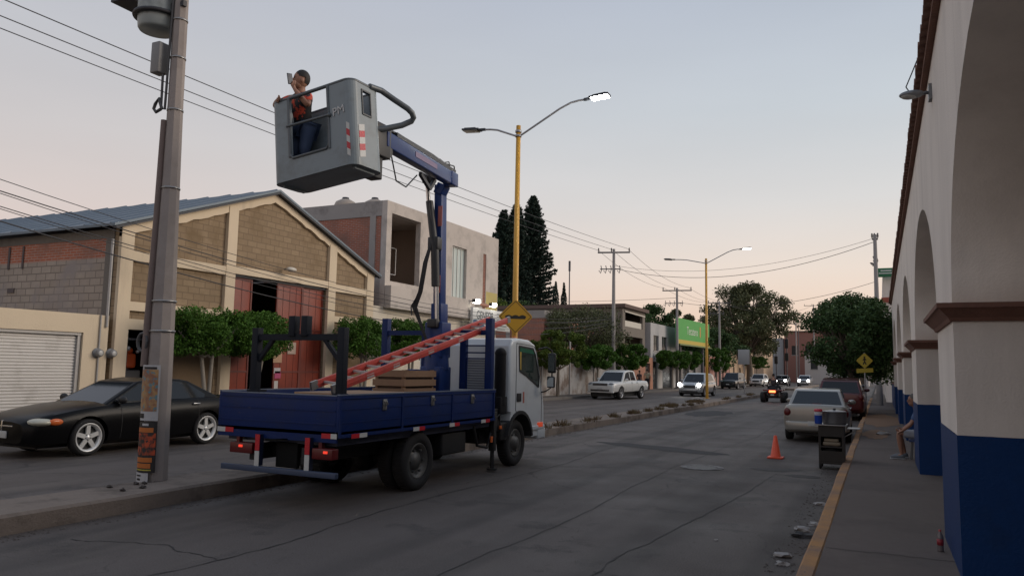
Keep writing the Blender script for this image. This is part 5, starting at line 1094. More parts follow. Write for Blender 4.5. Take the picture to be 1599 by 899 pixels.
# pedestrian crossing sign on the right pavement
cs = thing('crossing_sign', 'yellow diamond pedestrian sign with a yellow plate below, under the right-hand tree', 'sign', (-.59, 36.5, .14))
b = MB(); b.cyl((-.59, 36.5, .14), (-.59, 36.5, 2.7), .03); b.build('post', GALV, cs, cs.location)
YS2 = M('sign_yellow_dim', (.45, .33, .03), .5)
fm2 = frame((-.59, 36.45, 2.36), (1, .1, 0))
p_ = onframe(fm2, dia(.33), 0, .006, YS2, 'plate', cs, cs.location)
m_ = MB(); m_.T = fm2; m_.sphere((0, .15, .008), (.04, .04, .004), 10, 6)
for pts in ([(0, .11), (0, -.03), (.06, -.16)], [(0, -.03), (-.06, -.16)], [(-.07, .02), (0, .09), (.07, .03)]):
    for a, c in zip(pts, pts[1:]): m_.beam((*a, .009), (*c, .009), .045, .004)
m_.build('walking_figure', M('sign_black', None), p_, cs.location)
onframe(frame((-.59, 36.45, 1.94), (1, .1, .07)), [(-.33, -.09), (.33, -.09), (.33, .09), (-.33, .09)], 0, .006, YS2, 'lower_plate', cs, cs.location)

# ================================================================== UTILITY POLES AND WIRES
UP = M('pole_far', (.27, .25, .235), .85, var=.12, vs=2)
STEEL = M('crossarm', (.11, .11, .12), .6, .3)
WIRE = M('wire', (.035, .035, .04), .6)
def upole(x, y, h, label, arm=2.0, ang=0, extra=True, z0=.14, r=.17):
    t = thing('utility_pole', label, 'pole', (x, y, z0), 0, 'concrete utility poles along the street')
    b = MB(); b.lathe([(r, 0), (r * .55, h), (0, h)], (x, y, z0), (0, 0, 1), 10); b.build('shaft', UP, t, t.location)
    b = MB(); c, s = math.cos(ang) * arm / 2, math.sin(ang) * arm / 2; zt = z0 + h - .25
    b.beam((x - c, y - s, zt), (x + c, y + s, zt), .09, .10); ca = b.build('cross_arm', STEEL, t, t.location)
    b = MB()
    for k in (-.95, -.15, .95): b.lathe([(.0, .28), (.03, .28), (.055, .2), (.03, .18), (.06, .1), (.03, .05), (.03, 0)], (x + c * k, y + s * k, zt + .05), (0, 0, 1), 10)
    b.build('insulators', M('insulator', (.10, .09, .09), .3), ca, t.location)
    if extra:
        b = MB(); z2 = zt - 1.2; b.beam((x - c * .85, y - s * .85, z2), (x + c * .4, y + s * .4, z2), .07, .07)
        for k in (-.8, -.5, -.2, .35): b.tube([(x + c * k, y + s * k, z2 + .25), (x + c * k + .06, y + s * k, z2), (x + c * k - .02, y + s * k, z2 - .3), (x + c * k - .15, y + s * k, z2 - .1)], .03, 6)
        b.build('fuse_cutouts', STEEL, t, t.location)
    return t
upole(-17.0, 52, 10.25, 'tall utility pole with crossarm on the left pavement behind the white pickup', 2.3, R(15))
upole(-17.0, 71, 9.4, 'utility pole standing in front of the left end of the green billboard', 2.7, R(10))
upole(-16.8, 91, 9.9, 'utility pole beside the big spreading tree, past the green billboard', 2.6, R(10))
upole(-.05, 46, 9.3, 'utility pole rising out of the tree on the right-hand side', .3, 0, True)
upole(-13.8, 150, 11, 'distant utility pole at the bend, left of the far red house', 3.4, 0, False)
upole(-11.3, 158, 15, 'tall distant mast with crossarm above the far red house', 3.4, 0, False)
upole(-5.9, 165, 13, 'distant pole right of the tall mast, by the edge of the right-hand tree', 2.6, 0, False)
def wire(p0, p1, sag, label, r=.011, group='overhead wires', n=28, name='overhead_wire'):
    pts = [Vector(lerp(p0, p1, i / n)) - Vector((0, 0, sag * 4 * (i / n) * (1 - i / n))) for i in range(n + 1)]
    b = MB(); b.tube(pts, r, 5); o = b.build(name, WIRE, None, p0); tag(o, label, 'wire', group); return o
for i, (dx_, z) in enumerate(((-1.1, 9.55), (-.1, 9.35), (1.0, 9.2))):
    wire((-17.0 + dx_, -12, z), (-17.0 + dx_ * 1.05, 52, 10.35), .55 + .02 * i, ('highest', 'middle', 'lowest')[i] + ' of the three long wires crossing the sky behind the bucket', .013, 'three power wires over the left pavement')
    wire((-17.0 + dx_ * 1.05, 52, 10.35), (-17.0 + dx_ * 1.1, 71, 9.55), .5, 'power wire from the first to the second utility pole, ' + ('back', 'middle', 'front')[i] + ' one', .012, 'power wires between the left poles')
    wire((-17.0 + dx_ * 1.1, 71, 9.55), (-16.8 + dx_ * 1.1, 91, 9.95), .4, 'power wire between the billboard pole and the tree pole, ' + ('back', 'middle', 'front')[i] + ' one', .012, 'power wires between the left poles')
for i, (z, s, r) in enumerate(((5.75, 1.2, .014), (5.5, 1.35, .014), (5.42, 1.1, .02), (5.2, 1.45, .013), (5.12, 1.2, .016), (4.95, 1.5, .024))):
    wire((-17.35 + .02 * i, 2, z + 1.05), (-17.1, 52, 5.6 - .12 * i), s + .6, 'sagging telephone cable before the warehouse gable, number %s from the top' % ('one', 'two', 'three', 'four', 'five', 'six')[i], r * .7, 'telephone cables along the left facades')
wire((-17, 52, 9.0), (-.05, 46, 9.05), 1.25, 'thick cable crossing the street from the left pole to the right pole, lower', .016, 'cables crossing the street')
wire((-17, 52, 9.2), (-.05, 46, 9.25), 1.0, 'thin cable crossing the street from the left pole to the right pole, upper', .010, 'cables crossing the street')
wire((-17, 71, 8.2), (-.1, 62, 8.6), 1.0, 'cable crossing the street from the billboard pole', .016, 'cables crossing the street')
wire((-60, 96, 12.2), (-17, 71, 8.6), .6, 'wire running from the billboard pole off to the left over the low houses', .018, 'cables crossing the street')
wire((-16.8, 91, 9.9), (-11.3, 158, 15), 1.5, 'wire running from the tree pole to the distant mast', .02, 'distant wires')
wire((-14.8, 158, 12.9), (-5.0, 165, 12.6), .5, 'distant wire between the far mast and the next pole, upper', .025, 'distant wires')
wire((-14.8, 158, 11.2), (-5.0, 165, 11.0), .5, 'distant wire between the far mast and the next pole, lower', .025, 'distant wires')
am_ = thing('radio_mast', 'thin antenna mast behind the brick wall, right of the cypresses', 'antenna', (-30, 76.5, 0))
b = MB(); b.cyl((-30, 76.5, 0), (-30, 76.5, 12.3), .09, .06); b.build('mast', STEEL, am_, am_.location)
b = MB(); b.cyl((-30, 76.5, 12.3), (-30, 76.5, 13.4), .12, .12); b.build('antenna', STEEL, am_, am_.location)

# ================================================================== SMALL THINGS
cn = thing('traffic_cone', 'orange traffic cone standing alone in the road behind the beige-silver sedan', 'cone', (-2.0, 16.9, 0))
CO_ = M('cone_orange', (.72, .075, .02), .5, var=.08, vs=6)
b = MB(); b.lathe([(.028, .50), (.035, .50), (.12, .04), (.15, .035)], (-2.0, 16.9, 0), (0, 0, 1), 28); b.lathe([(0, .49), (.028, .50)], (-2.0, 16.9, 0), (0, 0, 1), 28); b.build('cone_body', CO_, cn, cn.location)
b = MB(); b.box(-2.18, -1.82, 16.72, 17.08, .0, .035, .01); b.build('base', CO_, cn, cn.location); cn.scale = (.86, .86, .93)
# food cart with pot
fc = thing('food_cart', 'narrow dark metal food cart with a big steel pot on top, at the right kerb', 'cart', (-.85, 15.75, 0)); FO = fc.location
CM = M('cart_metal', (.028, .024, .021), .5, .2, .25, 4, dirt=(.03, .028, .026), dirt_s=5)
x0, x1, y0, y1 = -1.07, -.63, 15.5, 16.05; ZT_ = .80
b = MB()
for x in (x0, x1 - .04):
    for y in (y0, y1 - .04): b.box(x, x + .04, y, y + .04, .10, ZT_)
for z in (.10, .40, .62, ZT_ - .03): b.box(x0 + .001, x1 - .001, y0 + .001, y1 - .001, z, z + .028)
b.box(x0 + .04, x1 - .04, y1 - .02, y1, .13, ZT_ - .03); b.box(x0, x0 + .015, y0 + .04, y1 - .04, .13, ZT_ - .03); b.box(x1 - .015, x1, y0 + .04, y1 - .04, .13, ZT_ - .03); b.box(x0 + .04, x1 - .04, y0, y0 + .015, .60, ZT_ - .03); b.box(x0 + .04, x1 - .04, y0, y0 + .015, .13, .34); b.build('frame', CM, fc, FO)
for x in (x0 + .02, x1 - .02):
    for y in (y0 + .06, y1 - .06): b = MB(); b.lathe([(0, -.02), (.05, -.022), (.07, -.015), (.07, .015), (.05, .022), (0, .02)], (x, y, .07), (1, 0, 0), 18); b.build('wheel', TYRE, fc, FO)
b = MB(); b.box(x0 - .06, x1 + .05, y0 - .04, y1 + .04, ZT_, ZT_ + .02, .004); b.build('worktop', M('steel_top', (.30, .29, .28), .35, .7, .1, 5), fc, FO)
b = MB(); b.box(x1 + .05, x1 + .27, y0 + .02, y1 - .1, ZT_ - .05, ZT_ - .035, .004); b.tube([(x1, y0 + .1, .6), (x1 + .22, y0 + .1, ZT_ - .06)], .01); b.build('side_shelf', M('steel_top', None), fc, FO)
pot = thing('stock_pot', 'wide dented steel pot on top of the dark food cart', 'pot', (-.80, 15.8, .822))
b = MB(); b.lathe([(0, .0), (.2, 0), (.215, .02), (.215, .22), (.23, .225), (.23, .235), (.2, .24), (.06, .26), (0, .26)], pot.location, (0, 0, 1), 32); b.build('pot_body', M('pot_steel', (.24, .23, .23), .38, .7, .15, 5), pot, pot.location)
b = MB(); b.lathe([(0, .29), (.025, .29), (.025, .25)], pot.location, (0, 0, 1), 12); b.build('lid_knob', BLK, pot, pot.location)
jg = thing('water_jug', 'blue jug with white top and red lid at the cart edge left of the pot', 'jug', (-1.07, 15.60, .822))
b = MB(); b.lathe([(0, 0), (.06, 0), (.068, .02), (.068, .17), (.07, .18), (0, .18)], jg.location, (0, 0, 1), 24); b.build('jug_body', M('jug_blue', (.015, .06, .36), .35), jg, jg.location)
b = MB(); b.lathe([(.069, .16), (.069, .22), (.06, .235), (0, .235)], jg.location, (0, 0, 1), 24); b.build('jug_top', M('jug_white', (.5, .5, .5), .4), jg, jg.location)
b = MB(); b.lathe([(.075, .23), (.075, .265), (.05, .28), (0, .28)], jg.location, (0, 0, 1), 24); b.build('lid', M('jug_red', (.50, .03, .05), .4), jg, jg.location)
bg = thing('cloth_bundle', 'pale folded cloth on the shelf inside the food cart', 'cloth', (-.85, 15.7, .43))
b = MB(); b.box(-1.0, -.69, 15.515, 15.85, .43, .50, .03); b.box(-.98, -.72, 15.53, 15.83, .50, .56, .03); b.build('folds', M('cloth_pale', (.25, .20, .14), .9, var=.2, vs=8), bg, bg.location)
bk2 = thing('bucket', 'black plastic bucket on the bottom shelf of the food cart', 'bucket', (-.85, 15.72, .13))
b = MB(); b.lathe([(0, .0), (.14, .0), (.165, .23), (.17, .24), (.155, .24), (.13, .02)], bk2.location, (0, 0, 1), 24); b.build('bucket_body', BLK, bk2, bk2.location)
b = MB(); b.tube([(-.85 - .165 * math.cos(a), 15.70 - .10 * math.sin(a), .36 - .03 * math.sin(a)) for a in [R(k * 20) for k in range(10)]], .005, 6); b.build('handle', GALV, bk2, bk2.location)
# bottle against the near pier
bt_ = thing('bottle', 'small plastic bottle with red label standing against the near blue pier', 'bottle', (.46, 8.3, .14))
b = MB(); b.lathe([(0, 0), (.032, 0), (.034, .02), (.031, .09), (.034, .15), (.03, .175), (.013, .21), (.013, .225)], bt_.location, (0, 0, 1), 20); b.build('bottle_body', M('bottle_plastic', (.16, .14, .14), .15), bt_, bt_.location)
b = MB(); b.lathe([(.0345, .07), (.0352, .07), (.0352, .14), (.0345, .14)], bt_.location, (0, 0, 1), 20); b.build('bottle_label', M('label_red', (.26, .02, .03), .5), bt_, bt_.location)
b = MB(); b.lathe([(.015, .22), (.015, .24), (0, .24)], bt_.location, (0, 0, 1), 12); b.build('cap', M('cap_red', (.35, .04, .04), .5), bt_, bt_.location)
bt_.scale = (.82, .82, .82)
# litter along the kerb
LIT = M('litter_white', (.34, .33, .32), .8, var=.25, vs=30)
LITD = M('litter_dark', (.03, .03, .032), .7)
def crumple(name, x, y, z, s, mat, label, flat=.3, seed=0):
    rnd = random.Random(seed); bm = bmesh.new(); bmesh.ops.create_icosphere(bm, subdivisions=2, radius=s)
    for v in bm.verts:
        v.co *= rnd.uniform(.55, 1.35); v.co.x *= 1.5; v.co.z = max(-s * flat * .5, v.co.z * flat)
    zm = min(v.co.z for v in bm.verts)
    for v in bm.verts: v.co += Vector((x, y, z - zm))
    b = MB(); b.bm(bm); o = b.build(name, mat, None, (x, y, z)); tag(o, label, 'litter', 'litter in the right-hand gutter'); return o
for i, (x, y, s, mat, lab) in enumerate(((-.78, 11.3, .05, LIT, 'white paper scrap in the gutter, farthest of the litter towards the cart'), (-.745, 9.75, .045, LIT, 'upright white wrapper against the kerb above the dark rag'), (-.84, 9.35, .06, LIT, 'flat white wrapper just beyond the dark rag by the kerb'),
        (-.80, 8.98, .07, LITD, 'dark rag lying in the gutter between white wrappers'), (-.90, 7.95, .055, LIT, 'crumpled white wrapper by the kerb, second nearest the camera'), (-.86, 7.62, .04, LIT, 'thin white scrap by the kerb, nearest the camera'), (-1.6, 8.35, .018, LIT, 'tiny white scrap out in the lane beside the kerb litter'),
        (.03, 23.4, .13, LIT, 'pale plastic bag lying on the pavement beyond the cart'))):
    crumple('litter', x, y, .14 if x > -.5 else 0, s, mat, lab, .55, i)
for i in range(5):
    rx, ry = -8.55 + random.uniform(-.15, .4), 6.7 + random.uniform(-.4, .3)
    crumple('median_pebble', rx, ry, .2, random.uniform(.015, .035), M('pebble', (.06, .05, .045), .9), 'dark bit of rubble on the median at the foot of the concrete pole', .7, 50 + i)['group'] = 'rubble at the foot of the pole'

# ================================================================== BILLBOARD
bb = thing('billboard', 'green billboard with white lettering and yellow band above the left pavement', 'billboard', (-17.2, 76, .14)); BO = bb.location
pA, pB = Vector((-17.6, 73.5, 0)), Vector((-16.9, 85.5, 0)); fx = (pB - pA).normalized(); W_ = (pB - pA).length
fb = frame((*(pA + fx * W_ / 2).xy, 5.7), fx)
b = MB(); b.T = fb; b.box(-W_ / 2, W_ / 2, -1.25, 1.25, -.18, 0); pn = b.build('panel', M('board_green', (.03, .34, .04), .5, var=.12, vs=.6), bb, BO)
b = MB(); b.T = fb; b.box(-W_ / 2, W_ / 2, -1.25, -.85, .003, .03); b.build('yellow_band', M('board_yellow', (.48, .36, .03), .5, var=.1), pn, BO)
b = MB(); b.T = fb; b.box(-W_ / 2, W_ / 2, -1.42, -1.27, -.2, .3); b.build('catwalk', M('board_trim', (.14, .2, .06), .6), bb, BO)
text_part('Tecatero', 'lettering', M('board_white', (.62, .66, .58), .5), 1.15, fb @ Matrix.Translation((-.7, .1, .004)), pn, BO, .01, .95)
b = MB(); b.T = fb; b.box(2.1, 2.45, -.35, .75, .003, .012); b.build('orange_mark', M('board_orange', (.55, .25, .03), .5), pn, BO)
for k in (-.35, .35): b = MB(); p = pA + fx * W_ * (.5 + k); b.cyl((p.x - .3, p.y, .14), (p.x - .3, p.y, 6.4), .16); b.build('post', STEEL, bb, BO)

# ================================================================== FAR BUILDINGS, LEFT
def facade(name, label, x, y0, y1, zt, mat, holes=(), depth=9, org=None, holemat=None, cornice=None, cat='house'):
    t = thing(name, label, cat, (x, (y0 + y1) / 2, .14)); o = t.location
    b = MB(); b.wall('x', x - .25, x, y0, y1, .1, zt, holes); b.wall('y', y0, y0 + .2, x - depth, x - .25, .1, zt); b.wall('y', y1 - .2, y1, x - depth, x - .25, .1, zt); b.wall('x', x - depth, x - depth + .2, y0 + .2, y1 - .2, .1, zt)
    b.box(x - depth, x - .25, y0 + .2, y1 - .2, zt - .35, zt - .2); b.build('wall', mat, t, o)
    for h in holes:
        b = MB(); b.box(x - .18, x - .12, *h); wd = b.build('door' if h[2] < .4 else 'window', holemat or glass('dim_window', (.03, .035, .04), .2), t, o)
        if h[2] > .4:
            b = MB(); b.box(x - .02, x + .05, h[0] - .06, h[1] + .06, h[2] - .07, h[2]); b.box(x - .12, x - .09, (h[0] + h[1]) / 2 - .03, (h[0] + h[1]) / 2 + .03, h[2], h[3]); b.build('frame', M('rail_grey', None), wd, o)
    if cornice:
        b = MB(); b.box(x - .25, x + .1, y0, y1, zt, zt + .12); b.box(x - depth, x - .25, y0, y0 + .25, zt, zt + .12); b.build('cornice', cornice, t, o)
    return t
# red brick building set back
t = thing('brick_building', 'long red brick wall with grey concrete band, beyond the hump sign', 'building', (-22, 54, .14)); o = t.location
b = MB(); b.box(-40, -21.5, 50, 61, .14, 5.35); b.build('wall', REDB, t, o)
b = MB(); b.box(-40, -21.47, 49.96, 61, 5.35, 5.9)
for x in (-24.5, -27.5): b.box(x, x + .3, 49.95, 50.0, .14, 5.35)
b.build('concrete_band', RAW, t, o)
# grey block building with open top storey
GB = M('weathered_block', (.20, .175, .15), .92, var=.2, vs=.7, dirt=(.11, .10, .085), dirt_s=.5)
t = thing('block_building', 'brown-grey flat-roofed building with open top storey behind the tree', 'building', (-19.5, 65, .14)); o = t.location
b = MB(); b.wall('y', 60.5, 60.7, -34, -19, .14, 6.9, []); b.wall('x', -19.25, -19, 60.7, 67, .14, 6.9, [(61.2, 66.4, 5.4, 6.6), (61.2, 66.4, 2.9, 4.6)]); b.wall('y', 67, 67.2, -34, -19, .14, 6.9); b.box(-34, -19.25, 60.7, 67, 4.8, 5.0); b.build('wall', GB, t, o)
b = MB(); b.box(-34, -18.7, 60.2, 67.5, 6.9, 7.2); b.build('roof_slab', M('slab_brown', (.13, .09, .075), .9), t, o)
b = MB(); b.box(-19.2, -19.1, 61.2, 66.4, 5.4, 5.9); b.beam((-18.95, 61.0, 6.62), (-18.95, 67, 6.55), .05, .1); b.build('parapet_strip', M('off_white', None), t, o)
# low stained white wall and iron fence along the pavement
t = thing('boundary_wall', 'low stained white wall behind the clipped trees, left of the white pickup', 'wall', (-18, 44, .14)); o = t.location
b = MB(); b.wall('x', -18.2, -18, 38.3, 58.5, .14, 2.25); b.build('wall', M('stained_white', (.46, .44, .42), .9, var=.1, vs=.8, dirt=(.20, .15, .12), dirt_s=.9, dirt_w=(.45, .62)), t, o)
for y in (50.6, 46, 41.5): b = MB(); b.box(-18, -17.93, y, y + .12, .14, 3.6 if y < 47 else 2.3); b.build('post', M('rail_grey', None), t, o)
b = MB(); b.box(-18.0, -17.95, 38.4, 46, 3.0, 3.05); b.build('top_rail', M('rail_grey', None), t, o)
facade('small_shop', 'small orange-brown shopfront behind the tree right of the truck mirrors', -18, 35.7, 38.3, 3.0, M('shop_orange', (.32, .13, .07), .8, var=.15), [(36.2, 37.6, .14, 2.3)], 4)
facade('white_house', 'pale grey-white two-storey house with balcony windows behind the pedestrians', -18.6, 67.6, 77, 6.1, M('house_pale', (.42, .42, .42), .85, var=.08), [(68.6, 70.4, 3.6, 5.0), (71.6, 73.6, 3.6, 5.0), (68.4, 70, .14, 2.6), (71.8, 75.4, .14, 2.9)])
facade('cream_house', 'low cream house end seen under the loose tree, right of the utility pole', -18.4, 58.6, 60.4, 3.9, M('house_cream', (.45, .34, .23), .85), [], 6)
facade('orange_wall', 'orange-pink painted shop wall behind the two pedestrians', -18.2, 61, 66.9, 2.9, M('wall_salmon', (.42, .20, .13), .85, var=.15, dirt=(.3, .25, .22)), [(64.5, 66, .14, 2.4)], .7)
facade('grey_shop', 'grey house with dark garage door behind the clipped trees under the billboard', -18.2, 77.4, 88, 3.9, M('house_grey', (.22, .21, .21), .85, var=.1), [(78.4, 81.2, .14, 2.8), (83, 84.4, 1.2, 2.4)])
facade('pink_house', 'low pink house with cream door surrounds beyond the billboard', -18, 88.4, 104, 3.6, M('house_pink', (.42, .22, .19), .85, var=.1), [(90, 91, .14, 2.3), (94, 95.5, 1.1, 2.2), (99, 100, .14, 2.3)], cornice=M('off_white', None))
facade('peach_house', 'tall peach house at the end of the left row, beside the big tree', -18, 104.4, 126, 6.6, M('house_peach', (.52, .38, .26), .85, var=.08), [(107, 108.2, 1.1, 2.4), (112, 113.4, .14, 2.4), (118, 119.4, 3.6, 5), (110, 111.4, 3.6, 5)])
# end of the street
def block(name, label, x0, x1, y0, y1, zt, mat, wins=(), cat='house', roof=None):
    t = thing(name, label, cat, ((x0 + x1) / 2, y0, 0)); o = t.location
    b = MB(); b.wall('y', y0, y0 + .3, x0, x1, 0, zt, wins); b.wall('x', x0, x0 + .2, y0 + .3, y1, 0, zt); b.wall('x', x1 - .2, x1, y0 + .3, y1, 0, zt); b.box(x0, x1, y0 + .3, y1, zt - .3, zt - .1); b.build('wall', mat, t, o)
    for h in wins:
        b = MB(); b.box(h[0], h[1], y0 + .15, y0 + .2, h[2], h[3]); wd = b.build('window', glass('dim_window', None), t, o)
        b = MB(); b.box(h[0] - .1, h[1] + .1, y0 - .06, y0, h[2] - .12, h[2]); b.build('frame', M('rail_grey', None), wd, o)
    if roof: b = MB(); b.box(x0 - .2, x1 + .2, y0 - .2, y1, zt, zt + .25); b.build('roof', roof, t, o)
    return t
block('far_house', 'two-storey reddish brick house closing the far end of the street', -17.6, -8.2, 166, 178, 10.2, M('far_red', (.30, .15, .12), .9, var=.15, vs=.4), [(-16.2, -15, 5.5, 7.4), (-13.6, -12, 5.5, 7.4), (-10.8, -9.4, 5.6, 7.4), (-12.6, -11, 1.2, 3)], roof=M('far_trim', (.16, .12, .10), .9))
block('far_house', 'pale blue-white house left of the far red brick house', -22, -18, 168, 178, 9.0, M('far_pale', (.40, .43, .45), .9, var=.1), [(-21, -20, 5, 7)])
block('far_house', 'low white house in front of the far red brick house', -12.4, -5.2, 150, 160, 5.4, M('far_white', (.50, .48, .46), .9, var=.1, vs=.5), [(-11.4, -10.2, 2.6, 4.2), (-8.6, -7.4, 2.4, 4), (-6.9, -6, .8, 2.6)], roof=M('far_trim', None))
block('far_house', 'white house with sloping awning at the far right end of the street', -6.4, -1.6, 128, 140, 4.6, M('far_white', None), [(-5.6, -4.6, 1.4, 3), (-3.6, -2.6, 1.2, 3)])
block('far_house', 'cream building seen through the gap left of the distant traffic poles', -30, -18.6, 142, 155, 9.8, M('house_peach', None), [(-24, -23, 5, 7), (-21, -20, 5, 7)])
# right side beyond the arcade
t = thing('corner_building', 'white corner building with red string course beyond the arcade on the right', 'building', (.6, 60, .14)); o = t.location
b = MB(); b.wall('x', .3, .55, 52, 75, .14, 8.0, [(54, 55.5, 4.2, 6), (60, 61.5, 4.2, 6)]); b.wall('y', 52, 52.25, .55, 9, .14, 8.0, [(2, 4, 4.2, 6)]); b.wall('y', 74.8, 75, .55, 9, .14, 8.0); b.box(.55, 9, 52.25, 74.8, 7.6, 7.8); b.build('wall', WHITE, t, o)
b = MB(); b.box(.2, .3, 52, 75, 6.2, 6.5); b.box(.3, 9, 51.9, 52, 6.2, 6.5); b.build('string_course', M('red_trim', (.35, .09, .06), .8), t, o)
b = MB(); b.box(.26, .30, 54, 55.5, 4.2, 6); b.build('window', glass('dim_window', None), t, o)
gs = thing('green_sign', 'green sign projecting over the pavement above the right-hand tree', 'sign', (.4, 51.5, 7.6))
b = MB(); b.box(-.1, 1.1, 51.4, 51.5, 7.7, 8.25, .01); b.build('plate', M('sign_deepgreen', (.02, .16, .07), .5), gs, gs.location)
b = MB(); b.box(.1, .9, 51.39, 51.4, 7.9, 7.96); b.box(.2, .8, 51.39, 51.4, 8.05, 8.12); b.build('white_lines', M('sign_white', None), gs, gs.location)
b = MB(); b.cyl((.9, 51.45, 7.7), (.9, 52.2, 7.7), .03); b.build('bracket', STEEL, gs, gs.location)
bw = thing('blue_wall', 'low blue-painted wall behind the right-hand tree beyond the arcade', 'wall', (.7, 42, .14))
b = MB(); b.box(.6, .85, 38.6, 51, .14, 1.3); b.build('wall', BLUE, bw, bw.location)
b = MB(); b.box(.58, .87, 38.6, 51, 1.3, 1.42); b.build('coping', TERRA, bw, bw.location)
# traffic lights far off
for i, (x, y, h) in enumerate(((-12.6, 122, 6.4), (-14.6, 126, 6.0))):
    t = thing('traffic_light', ('dark traffic light hanging in the far gap, nearer the street middle', 'dark traffic light hanging in the far gap, nearer the big tree')[i], 'traffic light', (x, y, 0), 0, 'distant traffic lights')
    b = MB(); b.cyl((x, y, 0), (x, y, h + 1.5), .09, .07); b.build('post', STEEL, t, t.location)
    b = MB(); b.box(x - .25, x + .25, y - .3, y - .05, h - .9, h + .5, .03); b.box(x - .25, x + .25, y - .3, y - .05, h - 2.8, h - 1.6, .03); b.build('signal_head', BLK, t, t.location)
fs = thing('street_lamp', 'far street lamp with one small lit head above the distant houses', 'street lamp', (-12.5, 140, 0))
b = MB(); b.cyl((-12.5, 140, 0), (-12.5, 140, 10), .1, .07); b.tube([(-12.5, 140, 9.9), (-13.6, 140, 10.4), (-14.4, 140, 10.2)], .05); b.build('pole', STEEL, fs, fs.location)
b = MB(); b.sphere((-14.7, 140, 10.12), (.35, .15, .1)); b.build('lamp_head', emit('far_led', (1, .93, .8), 8), fs, fs.location)

# small rooftop rods on the left buildings
for i, (x, y, z) in enumerate(((-18.3, 15.2, 6.1), (-20, 17.0, 6.9))):
    pass
# ================================================================== WEEDS ON THE MEDIAN
def tufts(name, spots, mat, hmin=.12, hmax=.3, kind='stuff'):
    rnd = random.Random(3); b = MB()
    for (x, y, r, n) in spots:
        for _ in range(n):
            a = rnd.uniform(0, 6.28); d = r * math.sqrt(rnd.random()); px, py = x + d * math.cos(a) * .6, y + d * math.sin(a) * 1.8
            h = rnd.uniform(hmin, hmax) * (1 - .5 * d / r); t = rnd.uniform(0, 6.28); w = rnd.uniform(.006, .014); lx, ly = rnd.uniform(-.12, .12), rnd.uniform(-.12, .12)
            b.add([(px - w * math.cos(t), py - w * math.sin(t), .19), (px + w * math.cos(t), py + w * math.sin(t), .19), (px + lx * .5 + w * .8 * math.cos(t), py + ly * .5, .19 + h * .6), (px + lx, py + ly, .19 + h)], [(0, 1, 2), (0, 2, 3)])
    o = b.build(name, mat); o['kind'] = kind; o['label'] = 'dry brown weeds growing on the median kerb'; o['category'] = 'weeds'; return o
rw = random.Random(5)
sp_w = [(-8.02 + rw.uniform(-.12, .1), y + rw.uniform(-.8, .8), rw.uniform(.1, .34), rw.randint(50, 150)) for y in (18.2, 19.9, 21.7, 22.4, 22.9, 24.2, 25.2, 26.1, 26.5, 27.6, 28.4, 29.3, 31, 32.6, 33.3, 34.5, 36, 38, 44.6, 46.5, 50, 54)] + [(-8.55, 34.2, .6, 500), (-8.6, 39.8, .7, 600), (-8.4, 57, .5, 200)]
tufts('dry_weeds', sp_w, leafmat('weed', (.14, .085, .045), (.10, .09, .04)), .07, .26)
# ================================================================== TREES
import numpy as np
RNG = np.random.default_rng(11)
BARK = M('bark', (.15, .125, .10), .95, var=.25, vs=6, bmp=.6, bs=25)
BARKW = M('bark_limed', (.26, .235, .20), .95, var=.25, vs=5, bmp=.5, bs=25)
def leafcloud(P, size, rng, aspect=.5, up=.3):
    """one diamond leaf per point"""
    n = len(P); d = rng.normal(size=(n, 3)); d /= np.linalg.norm(d, axis=1)[:, None]
    e = rng.normal(size=(n, 3)); e[:, 2] += up; e -= d * (e * d).sum(1)[:, None]; e /= np.linalg.norm(e, axis=1)[:, None]
    s = size * rng.uniform(.6, 1.4, n)[:, None]
    q = np.stack([P - d * s * .5, P + e * s * aspect * .5, P + d * s * .5, P - e * s * aspect * .5], 1).reshape(-1, 3)
    f = np.arange(4 * n).reshape(-1, 4); return q, f
def leafobj(name, P, size, mat, parent, org, rng=RNG, aspect=.5):
    q, f = leafcloud(np.asarray(P), size, rng, aspect); q = q - np.array(org)
    me = bpy.data.meshes.new(name); me.vertices.add(len(q)); me.vertices.foreach_set('co', q.astype(np.float32).ravel())
    me.loops.add(f.size); me.loops.foreach_set('vertex_index', f.ravel().astype(np.int32)); me.polygons.add(len(f)); me.polygons.foreach_set('loop_start', (np.arange(len(f)) * 4).astype(np.int32))
    me.update(calc_edges=True); me.validate(); me.materials.append(mat)
    o = bpy.data.objects.new(name, me); COL.objects.link(o); o.parent = parent; return o
def clumps(centres, radii, n, rng, shell=.55):
    """points spread through many ellipsoid clumps, denser at their surface"""
    vol = np.array([np.prod(r) ** (2 / 3) for r in radii]); cnt = rng.multinomial(n, vol / vol.sum()); out = []
    for c, r, k in zip(centres, radii, cnt):
        d = rng.normal(size=(k, 3)); d /= np.linalg.norm(d, axis=1)[:, None]
        rad = 1 - (1 - shell) * rng.random(k) ** 1.6 + rng.normal(0, .06, k); out.append(np.array(c) + d * rad[:, None] * np.array(r))
    return np.concatenate(out)
LF_CLIP = leafmat('leaf_clipped', (.075, .165, .022), (.036, .090, .015))
LF_CLIPY = leafmat('leaf_clipped_yellow', (.12, .17, .03), (.05, .095, .018))
LF_DARK = leafmat('leaf_dark', (.066, .118, .040), (.032, .066, .024))
LF_OLIVE = leafmat('leaf_olive', (.13, .145, .07), (.065, .078, .038))
LF_PINE = leafmat('leaf_pine', (.030, .052, .038), (.018, .034, .026))
